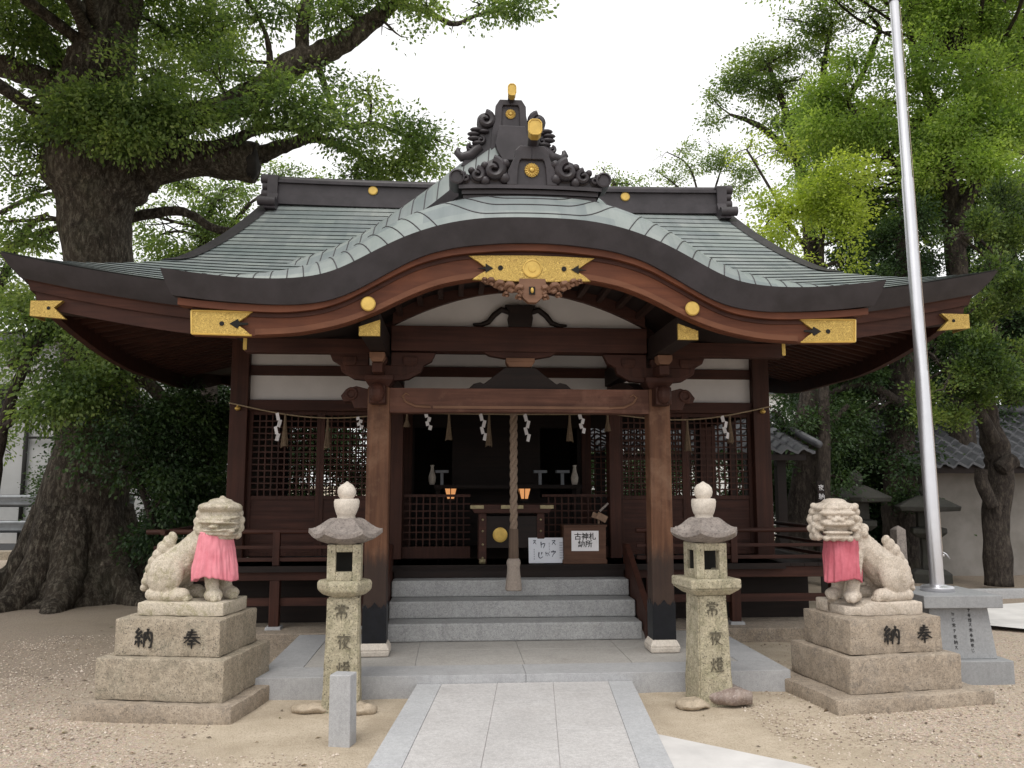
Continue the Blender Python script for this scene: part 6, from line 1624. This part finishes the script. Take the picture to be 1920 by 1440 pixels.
# ---- right side
C = [cl(1700, 20, 60, 40, 14.6, .9), cl(1800, 20, 90, 60, 14.4), cl(1890, 40, 70, 80, 14.2), cl(1760, 110, 80, 60, 14.2), cl(1850, 140, 90, 60, 14), cl(1690, 150, 60, 60, 14.6), cl(1600, 160, 70, 50, 14.8, 1.1), cl(1540, 180, 40, 40, 14.9, .9), cl(1560, 240, 70, 40, 14.7, 1.1), cl(1640, 240, 60, 50, 14.5), cl(1720, 240, 60, 60, 14.4), cl(1800, 230, 80, 60, 14.1), cl(1890, 240, 60, 60, 13.9), cl(1840, 310, 70, 50, 13.9), cl(1740, 320, 60, 40, 14.3), cl(1900, 340, 50, 40, 13.8, .9), cl(1950, 150, 70, 90, 14), cl(1660, 60, 40, 40, 14.7, .6), cl(1600, 110, 40, 30, 14.9, .8), cl(1850, -50, 140, 60, 14.2)]
tree('maple_tree', 'tall bright green tree filling the upper right behind the flagpole', 'tree', (at(1800, 1060, 15).x, 15, 0), [lm([(1800, 1080, 28), (1805, 800, 24), (1800, 600, 22), (1790, 460, 20), (1784, 380, 17), (1776, 310, 14), (1762, 240, 12), (1742, 180, 10), (1715, 110, 8), (1705, 30, 6)], 15), lm([(1790, 420, 14), (1830, 350, 12), (1880, 300, 10), (1930, 280, 8)], 14.8), lm([(1775, 350, 9), (1700, 320, 8), (1640, 270, 8), (1610, 230, 7), (1590, 190, 5)], 14.9), lm([(1800, 460, 12), (1850, 400, 11), (1930, 345, 9)], 14.9)], C, MAT['leaf_bright'], MAT['bark_dark'], 0.095, 29, 9, 31, flat=0.35)
C = [cl(1560, 25, 60, 30, 17.5), cl(1530, 60, 50, 30, 17.5), cl(1600, 60, 40, 25, 17.4, .8), cl(1470, 35, 14, 12, 17.5, .4), cl(1430, 110, 50, 28, 17.6), cl(1480, 95, 30, 22, 17.5, .8), cl(1380, 150, 40, 30, 17.6), cl(1340, 190, 26, 20, 17.7, .9), cl(1440, 170, 50, 30, 17.4, 1), cl(1400, 215, 60, 24, 17.4, 1), cl(1350, 225, 35, 22, 17.5, .9), cl(1470, 215, 60, 40, 17.2, 1), cl(1500, 150, 40, 30, 17.3, .7), cl(1500, 270, 50, 35, 17.2, .8), cl(1540, 100, 50, 20, 17.4, .6), cl(1640, 20, 40, 30, 17.4, .7)]
tree('zelkova_tree', 'dark green spreading tree against the white sky right of the ridge', 'tree', (at(1530, 1000, 17.4).x, 17.4, 0), [lm([(1530, 1040, 26), (1530, 760, 22), (1525, 520, 18), (1515, 400, 14), (1495, 290, 10), (1470, 200, 7), (1440, 120, 4)], 17.4), lm([(1518, 410, 10), (1540, 260, 8), (1545, 130, 6), (1560, 40, 4)], 17.4), lm([(1495, 300, 7), (1430, 240, 6), (1370, 215, 3)], 17.4), lm([(1630, 110, 7), (1640, 80, 6), (1650, 55, 4), (1630, 30, 3)], 17.0), lm([(1540, 260, 7), (1600, 170, 6), (1632, 108, 5)], 17.2)], C, MAT['leaf_mid'], MAT['bark_dark'], 0.10, 30, 9, 32)
C = [cl(1560, 310, 50, 30, 13, 1.1), cl(1590, 340, 55, 30, 12.9, 1.2), cl(1630, 315, 26, 22, 13, .9), cl(1540, 360, 50, 30, 13, 1), cl(1500, 390, 55, 34, 13.2, 1), cl(1440, 380, 36, 30, 13.3, .8), cl(1580, 400, 50, 30, 12.9), cl(1470, 440, 50, 34, 13.2), cl(1540, 450, 50, 34, 13, 1), cl(1600, 450, 34, 26, 12.9, .8), cl(1500, 490, 60, 22, 13.1, .9), cl(1430, 430, 26, 26, 13.4, .6), cl(1580, 490, 50, 24, 13, .9), cl(1410, 270, 34, 18, 14, .7), cl(1380, 290, 22, 14, 14, .6), cl(1465, 280, 22, 18, 14, .7)]
tree('young_maple', 'yellow-green young tree right of the roof ridge end', 'tree', (at(1540, 1060, 13.4).x, 13.4, 0), [lm([(1545, 1080, 14), (1545, 800, 11), (1545, 640, 9), (1540, 500, 6), (1545, 420, 4.5), (1565, 360, 3)], 13.3), lm([(1545, 540, 5), (1500, 450, 4), (1450, 400, 3)], 13.4), lm([(1500, 450, 3), (1430, 330, 2.5), (1400, 280, 2)], 13.8)], C, MAT['leaf_yellow'], MAT['bark_dark'], 0.085, 30, 9, 33, flat=0.3)
C = [cl(1280, 275, 40, 14, 22, .7), cl(1240, 300, 36, 18, 22, .7), cl(1320, 262, 26, 14, 22, .6), cl(1350, 300, 36, 22, 21.5, .8), cl(1300, 310, 40, 16, 22, .6), cl(1400, 320, 30, 24, 21.5, .7), cl(1220, 330, 26, 14, 22, .6), cl(1270, 340, 34, 14, 22, .5), cl(1380, 350, 30, 20, 21.5, .6)]
tree('sparse_tree', 'sparse airy tree just above the right half of the ridge', 'tree', (at(1320, 900, 22).x, 22, 0), [lm([(1320, 930, 12), (1320, 600, 7), (1318, 440, 4), (1310, 370, 2.5), (1290, 310, 1.6), (1250, 285, 1)], 22), lm([(1318, 420, 3), (1345, 340, 2), (1360, 290, 1.2)], 22), lm([(1315, 400, 2.5), (1270, 350, 1.8), (1230, 320, 1)], 22)], C, MAT['leaf_mid'], MAT['bark_dark'], 0.10, 34, 9, 34)
C = [cl(1150, 335, 24, 16, 26, .9), cl(1130, 315, 10, 10, 26, .6), cl(1180, 345, 24, 10, 26, .8), cl(1110, 340, 16, 10, 26, .6)]
tree('distant_tree', 'little tree top peeping over the ridge beside the roof crest', 'tree', (at(1150, 920, 26).x, 26, 0), [lm([(1150, 930, 12), (1150, 600, 9), (1150, 420, 6), (1150, 340, 3)], 26)], C, MAT['leaf_mid'], MAT['bark_dark'], 0.13, 16, 8, 35)
rf = random.Random(77)
def fill(x0, x1, y0, y1, n, Y0, Y1, r0, r1, dm=0.9, test=None):
    out = []
    while len(out) < n:
        x, y = rf.uniform(x0, x1), rf.uniform(y0, y1)
        if test and not test(x, y): continue
        r = rf.uniform(r0, r1); out.append(cl(x, y, r, r * rf.uniform(0.6, 0.9), rf.uniform(Y0, Y1), dm))
    return out
C = fill(1500, 1990, 60, 430, 34, 15.6, 17.0, 45, 80, 0.9, lambda x, y: y > 120 + 0.9 * max(0, 1600 - x)) + fill(1690, 1990, -60, 120, 12, 15.6, 17, 50, 80, .8)
for k in range(30):  # overhead clumps out of view, added to shade the right background
    yy = ro.uniform(9.5, 17); C.append(((ro.uniform(4.8, 12.5), yy, 1.6 + 0.64 * yy + ro.uniform(0.9, 2.4)), (1.2, 1.2, 0.7), 0.40))
tree('maple_tree', 'second bright green tree standing behind the tall one at the upper right edge', 'tree', (at(1900, 1050, 16.6).x, 16.6, 0), [lm([(1900, 1060, 26), (1900, 760, 22), (1895, 560, 18), (1880, 400, 14), (1840, 260, 10), (1800, 120, 6)], 16.4), lm([(1890, 460, 12), (1930, 360, 10), (1980, 300, 8)], 16.4)], C, MAT['leaf_bright'], MAT['bark_dark'], 0.10, 28, 9, 41, flat=0.35)
C = fill(1590, 1990, 400, 900, 60, 15.4, 17.2, 45, 75, 1.0) + fill(1480, 1600, 560, 960, 14, 15.4, 17.2, 40, 60, 0.8, lambda x, y: x > 1500 or y < 780)
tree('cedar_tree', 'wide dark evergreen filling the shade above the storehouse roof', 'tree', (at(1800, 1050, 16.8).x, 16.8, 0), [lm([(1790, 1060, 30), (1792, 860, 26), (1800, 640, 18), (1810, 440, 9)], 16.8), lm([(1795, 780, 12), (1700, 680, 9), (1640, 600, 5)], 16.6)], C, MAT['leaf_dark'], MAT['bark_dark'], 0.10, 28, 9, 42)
# juniper with tufted sprays in front on the right
C = []
rj = random.Random(4)
for px, py, r in ((1880, 370, 40), (1840, 420, 36), (1890, 440, 40), (1800, 440, 26), (1860, 500, 40), (1900, 540, 40), (1870, 590, 44), (1820, 600, 32), (1890, 650, 42), (1840, 650, 40), (1790, 640, 30), (1810, 690, 40), (1870, 700, 40), (1760, 680, 30), (1770, 730, 34), (1830, 740, 36), (1905, 730, 30), (1730, 740, 24), (1720, 660, 22), (1760, 620, 22), (1850, 560, 28), (1740, 780, 24), (1790, 780, 26)):
    C.append(cl(px, py, r, r * 0.8, rj.uniform(11.4, 12.2), 1.1))
tree('juniper_tree', 'tufted dark juniper behind the flagpole at the right edge', 'conifer', (at(1885, 1075, 12.2).x, 12.2, 0), [lm([(1872, 1098, 26), (1868, 1000, 25), (1870, 930, 26), (1874, 880, 27), (1868, 840, 24), (1850, 780, 20), (1850, 700, 14), (1860, 600, 10), (1870, 480, 7), (1880, 380, 3)], 12.6), lm([(1875, 880, 15), (1890, 868, 15), (1900, 862, 15)], 12.3), lm([(1862, 950, 12), (1842, 905, 12), (1840, 880, 11)], 12.4), lm([(1868, 830, 12), (1830, 760, 10), (1780, 700, 6), (1740, 660, 4)], 12.2)], C, MAT['needle'], MAT['bark_dark'], 0.072, 54, 10, 36, droop=-0.25, spray_r=0.10, flat=0.2)
C = []
for px, py, r in ((1690, 430, 40), (1640, 460, 40), (1720, 400, 36), (1680, 370, 34), (1700, 490, 44), (1630, 520, 40), (1660, 570, 44), (1590, 560, 40), (1700, 560, 40), (1740, 500, 34), (1640, 620, 44), (1580, 640, 36), (1690, 640, 40), (1560, 700, 40), (1620, 700, 44), (1680, 710, 44), (1510, 730, 36), (1560, 760, 40), (1640, 770, 40), (1700, 780, 40), (1490, 770, 26), (1520, 790, 30), (1600, 790, 34), (1680, 830, 34), (1740, 850, 30), (1700, 880, 34), (1640, 850, 34), (1730, 440, 34), (1620, 800, 36), (1660, 860, 36), (1700, 930, 30), (1590, 860, 20)):
    C.append(cl(px, py, r, r * 0.85, rj.uniform(13.6, 15.0), 1.0))
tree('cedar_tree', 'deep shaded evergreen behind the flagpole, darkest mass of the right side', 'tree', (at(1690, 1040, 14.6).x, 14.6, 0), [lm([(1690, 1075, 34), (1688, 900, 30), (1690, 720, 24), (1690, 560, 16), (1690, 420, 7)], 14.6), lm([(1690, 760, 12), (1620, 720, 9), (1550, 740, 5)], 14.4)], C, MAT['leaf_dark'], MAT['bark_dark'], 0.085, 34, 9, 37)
C = [cl(1460, 780, 22, 20, 13.3, .6), cl(1500, 800, 40, 26, 13.4, .8), cl(1560, 830, 40, 30, 13.6, .8), cl(1580, 900, 24, 30, 13.6, .7), cl(1470, 870, 26, 16, 13.2, .6), cl(1545, 780, 40, 30, 13.5, .8), cl(1570, 930, 30, 26, 13.6, .7)]
tree('dark_trunk_tree', 'leaning dark trunked tree close behind the right end of the hall', 'tree', (at(1490, 1040, 13.8).x, 13.8, 0), [lm([(1478, 1060, 44), (1495, 1000, 32), (1508, 930, 27), (1515, 860, 26), (1512, 800, 24), (1525, 720, 18), (1540, 640, 12)], 13.8), lm([(1513, 850, 10), (1470, 800, 8), (1450, 770, 5)], 13.7), lm([(1515, 830, 9), (1560, 790, 7), (1590, 760, 4)], 13.8)], C, MAT['leaf_dark'], MAT['bark_dark'], 0.085, 26, 9, 38)
C = [cl(1610, 760, 30, 40, 24, 1), cl(1590, 820, 30, 40, 24, 1), cl(1630, 860, 36, 40, 24), cl(1570, 720, 30, 30, 24), cl(1600, 900, 40, 30, 24, .8)]
tree('pale_tree', 'pale green distant tree glimpsed through the gap behind the dark trunk', 'tree', (at(1610, 960, 24).x, 24, 0), [lm([(1610, 975, 10), (1608, 860, 8), (1605, 760, 5)], 24)], C, MAT['leaf_bright'], MAT['bark_dark'], 0.12, 16, 8, 39)
for i, (px, py, Y, n, lab) in enumerate(((1640, 1050, 16.0, 4, 'low dark hedge bush under the evergreen behind the right statue'), (1740, 1050, 15.6, 4, 'low dark hedge bush behind the foot of the flagpole'), (1560, 1020, 17.0, 4, 'low dark bush behind the leaning trunk'))):
    c0 = at(px, py, Y); C = []
    for k in range(6):
        C.append(((c0.x + rj.uniform(-0.8, 0.8), Y + rj.uniform(-0.4, 0.4), 0.45 + 0.30 * k), (0.62, 0.55, 0.45), 1.2))
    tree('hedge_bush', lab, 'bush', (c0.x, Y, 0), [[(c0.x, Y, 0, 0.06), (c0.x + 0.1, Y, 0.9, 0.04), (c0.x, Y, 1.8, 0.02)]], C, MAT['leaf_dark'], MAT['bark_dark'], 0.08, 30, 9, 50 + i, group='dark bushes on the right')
# greenery seen through the open hall and beyond it
C = []
for k in range(34):
    x = -8.5 + 0.56 * k
    C.append(((x + rj.uniform(-0.2, 0.2), 18.5 + rj.uniform(-0.5, 0.5), rj.uniform(0.4, 1.3)), (0.75, 0.6, 0.75), 1.0))
    C.append(((x + rj.uniform(-0.2, 0.2), 18.6 + rj.uniform(-0.5, 0.5), rj.uniform(1.8, 2.5)), (0.75, 0.6, 0.7), 1.0))
    if x < 2.6: C.append(((x, 18.7 + rj.uniform(-0.4, 0.4), rj.uniform(3.0, 3.9)), (0.75, 0.6, 0.7), 0.8))
tree('rear_hedge', 'dark hedge behind the hall seen through its lattices', 'hedge', (-1, 18.5, 0), [[(x, 18.5, 0, 0.06), (x, 18.5, 2.2, 0.03)] for x in (-7, -4, -1, 2, 5, 8)], C, MAT['leaf_dark'], MAT['bark_dark'], 0.09, 40, 9, 61)
# ================================================================ buildings and things around the yard
WALL = plain('dull_white_render', (0.40, 0.40, 0.395), 0.9, 0, 0.08, 1.2, 0.1)
WALL2 = plain('weathered_plaster_wall', (0.27, 0.25, 0.23), 0.9, 0, 0.1, 1.5, 0.1, c2=(0.19, 0.175, 0.155))
# left: pale building behind the trunk
LB = thing('white_building', 'pale rendered building at the left edge behind the camphor', 'building', (-14.5, 24, 0))
k = MB(); k.b2(-24, -8.6, 24, 30, -0.1, 5.6); k.build('wall', WALL, LB)
k = MB(); k.b2(-24.3, -8.3, 23.7, 30.3, 5.6, 5.85); k.build('roof', MAT['tile'], LB)
k = MB(); k.tube([(-12.45, 23.9, 0), (-12.45, 23.9, 3.4)], 0.06, 10); k.tube([(-12.40, 23.9, 2.9), (-8.7, 23.9, 2.9)], 0.035, 8); k.build('drain_pipe', MAT['void'], LB, smooth=True)
k = MB(); k.b2(-11.55, -10.75, 23.55, 24.0, 1.75, 2.55); ac = k.build('air_conditioner', plain('grey_casing', (0.16, 0.16, 0.16), 0.6), LB, bevel=0.02)
k = MB(); k.b2(-13.9, -12.9, 23.96, 24.02, 3.2, 4.4); wf = k.build('window', MAT['void'], LB)
# guardrail
GR = thing('guardrail', 'dark two-rail metal guardrail by the road at the left edge', 'guardrail', (-12, 20.6, 0))
rail_m = plain('grey_rail_metal', (0.20, 0.21, 0.22), 0.45, 0.6, 0.15, 4, 0.05)
for z in (0.62, 1.22):
    k = MB()
    sec = [(0, -0.14), (0.03, -0.12), (0.05, -0.07), (0.0, 0.0), (0.05, 0.07), (0.03, 0.12), (0, 0.14)]
    k.grid([[(x, 20.6 - d, z + h) for d, h in sec] for x in (-24, -18, -12, -8.2)]); k.build('rail', rail_m, GR, solid=0.01, smooth=True)
for x in (-20, -17, -14, -11.5, -9):
    k = MB(); k.tube([(x, 20.7, 0), (x, 20.7, 1.38)], 0.06, 10); k.build('post', rail_m, GR)
k = MB(); k.b2(-60, -7, 19.4, 23.6, -0.02, 0.03); o = k.build('road', plain('grey_asphalt', (0.05, 0.05, 0.052), 0.9, 0, 0.15, 20, 0.3)); tag(o, 'grey asphalt lane beyond the guardrail', 'road', kind='structure')

# tiled roofs
def tiled_slope(mb, x0, x1, ya, za, yb, zb, pitch=0.26):
    """pantile surface falling from (yb, zb) down to (ya, za)"""
    L = math.hypot(yb - ya, zb - za); rows = max(2, int(L / 0.24)); cols = int((x1 - x0) / 0.045)
    for j in range(rows):
        t0, t1 = j / rows, (j + 1) / rows
        def line(t, lift):
            r = []
            for i in range(cols + 1):
                x = x0 + (x1 - x0) * i / cols
                w_ = 0.035 * math.sin(2 * PI * (x - x0) / pitch) + 0.012 * math.sin(4 * PI * (x - x0) / pitch)
                r.append((x, ya + (yb - ya) * t, za + (zb - za) * t + w_ + lift))
            return r
        mb.grid([line(t0, -0.012), line(t0, 0.03), line(t1, 0.0)])
SH = thing('storehouse', 'low grey plastered storehouse with pantile roof at the right edge', 'building', (10.4, 14.6, 0))
k = MB(); k.b2(8.05, 16, 14.6, 18, -0.1, 2.02); k.build('wall', WALL2, SH)
k = MB(); tiled_slope(k, 7.35, 16.3, 13.95, 1.93, 16.2, 3.05); tiled_slope(k, 7.35, 16.3, 18.5, 1.93, 16.2, 3.05)
rf = k.build('roof', MAT['tile'], SH, solid=-1, smooth=True, auto=40)
k = MB(); k.tube([(7.3, 16.2, 3.12), (16.4, 16.2, 3.12)], 0.10, 12); k.build('ridge', MAT['tile'], rf, smooth=True)
k = MB(); k.b2(7.42, 16.2, 14.02, 14.1, 1.80, 1.92); k.b2(7.45, 16.2, 14.1, 14.6, 1.84, 1.88); k.build('eave_board', MAT['wood_dark'], SH)
k = MB(); k.add([(8.03, 14.3, 2.0), (8.03, 18.2, 2.0), (8.03, 16.2, 3.0)], [(0, 1, 2)]); k.build('gable', WALL2, SH)
AX = thing('annex', 'small grey tiled annex roof sticking out behind the right end of the hall', 'building', (3.5, 13.8, 0))
k = MB(); tiled_slope(k, 1.4, 5.02, 12.6, 2.12, 14.6, 2.80); ar = k.build('roof', MAT['tile'], AX, solid=-1, smooth=True, auto=40)
k = MB(); k.tube([(5.06, 12.55, 2.22), (5.02, 13.6, 2.54), (4.98, 14.6, 2.90)], 0.06, 10); k.tube([(1.4, 14.6, 2.88), (5.0, 14.6, 2.88)], 0.09, 10); k.build('ridge', MAT['tile'], ar, smooth=True)
for x_, y_ in ((1.7, 13.0), (4.6, 13.0), (1.7, 14.4), (4.6, 14.4)): k = MB(); k.b2(x_ - 0.07, x_ + 0.07, y_ - 0.07, y_ + 0.07, -0.1, 2.2); k.build('post', MAT['wood_dark'], AX)
k = MB(); k.b2(1.5, 4.9, 12.68, 12.78, 1.98, 2.07); k.build('eave_beam', MAT['wood_dark'], AX)
RB = thing('white_building', 'bright white building glimpsed behind the right end of the hall', 'building', (9, 27, 0))
k = MB(); k.b2(2.5, 13.5, 27, 32, -0.1, 4.6); k.build('wall', plain('bright_white_render', (0.85, 0.85, 0.86), 0.9, 0, 0.03, 1, 0), RB)
k = MB(); k.b2(2.3, 13.7, 26.8, 32.2, 4.6, 4.8); k.build('roof', MAT['tile'], RB)
k = MB(); k.b2(10.0, 10.5, 26.95, 27.05, 0.1, 1.55); k.build('door', plain('grey_door', (0.35, 0.36, 0.38), 0.6), RB)

# dark stone things in the shade on the right
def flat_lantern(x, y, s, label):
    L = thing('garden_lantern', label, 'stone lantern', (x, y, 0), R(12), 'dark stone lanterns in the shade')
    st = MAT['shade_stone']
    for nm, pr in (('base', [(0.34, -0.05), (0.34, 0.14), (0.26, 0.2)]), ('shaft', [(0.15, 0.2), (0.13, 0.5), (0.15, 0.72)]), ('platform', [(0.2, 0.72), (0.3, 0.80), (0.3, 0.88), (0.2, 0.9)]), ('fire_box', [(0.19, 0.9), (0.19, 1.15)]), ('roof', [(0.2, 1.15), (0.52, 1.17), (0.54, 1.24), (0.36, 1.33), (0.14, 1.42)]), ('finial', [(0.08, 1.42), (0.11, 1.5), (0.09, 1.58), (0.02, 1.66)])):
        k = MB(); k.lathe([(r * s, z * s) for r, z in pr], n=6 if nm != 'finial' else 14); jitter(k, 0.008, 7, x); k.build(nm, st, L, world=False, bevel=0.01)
    return L
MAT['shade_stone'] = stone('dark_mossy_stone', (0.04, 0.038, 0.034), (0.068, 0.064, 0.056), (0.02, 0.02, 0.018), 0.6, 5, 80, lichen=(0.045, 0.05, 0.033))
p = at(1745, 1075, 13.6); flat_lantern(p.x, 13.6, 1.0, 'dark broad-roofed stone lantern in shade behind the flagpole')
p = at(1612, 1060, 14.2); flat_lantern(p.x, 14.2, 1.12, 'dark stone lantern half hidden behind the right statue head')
SP = MB(); SP.frus((0, 0), (0.15, 0.14), (0.14, 0.13), -0.1, 1.02); SP.frus((0, 0), (0.14, 0.13), (0.02, 0.02), 1.0205, 1.07)
o = SP.build('marker_post', MAT['lantern_roof'], None, bevel=0.006); p = at(1687, 1060, 10.6); o.location = (p.x, 10.6, 0); o.rotation_euler = (0, 0, R(10)); tag(o, 'grey pointed stone marker post behind the right statue tail', 'stone post')
# a dark signboard strip above the statue
VB = thing('votive_board', 'narrow dark upright board with white characters beside the leaning trunk', 'board', (at(1540, 940, 11.8).x, 11.8, 0))
k = MB(); k.b2(-0.055, 0.055, -0.012, 0.012, 0.0, 1.66); vb = k.build('board', MAT['wood_dark'], VB, world=False)
k = MB()
for i, g in enumerate(('ya', 'nou', 'tou', 'jou')): strokes(k, g, Vector((0, -0.013, 1.56 - 0.13 * i)), 0.085, Vector((1, 0, 0)), Vector((0, 0, 1)), Vector((0, -1, 0)), 0.10, 0.002, 0.2, i)
k.build('lettering', MAT['paper'], vb, world=False)
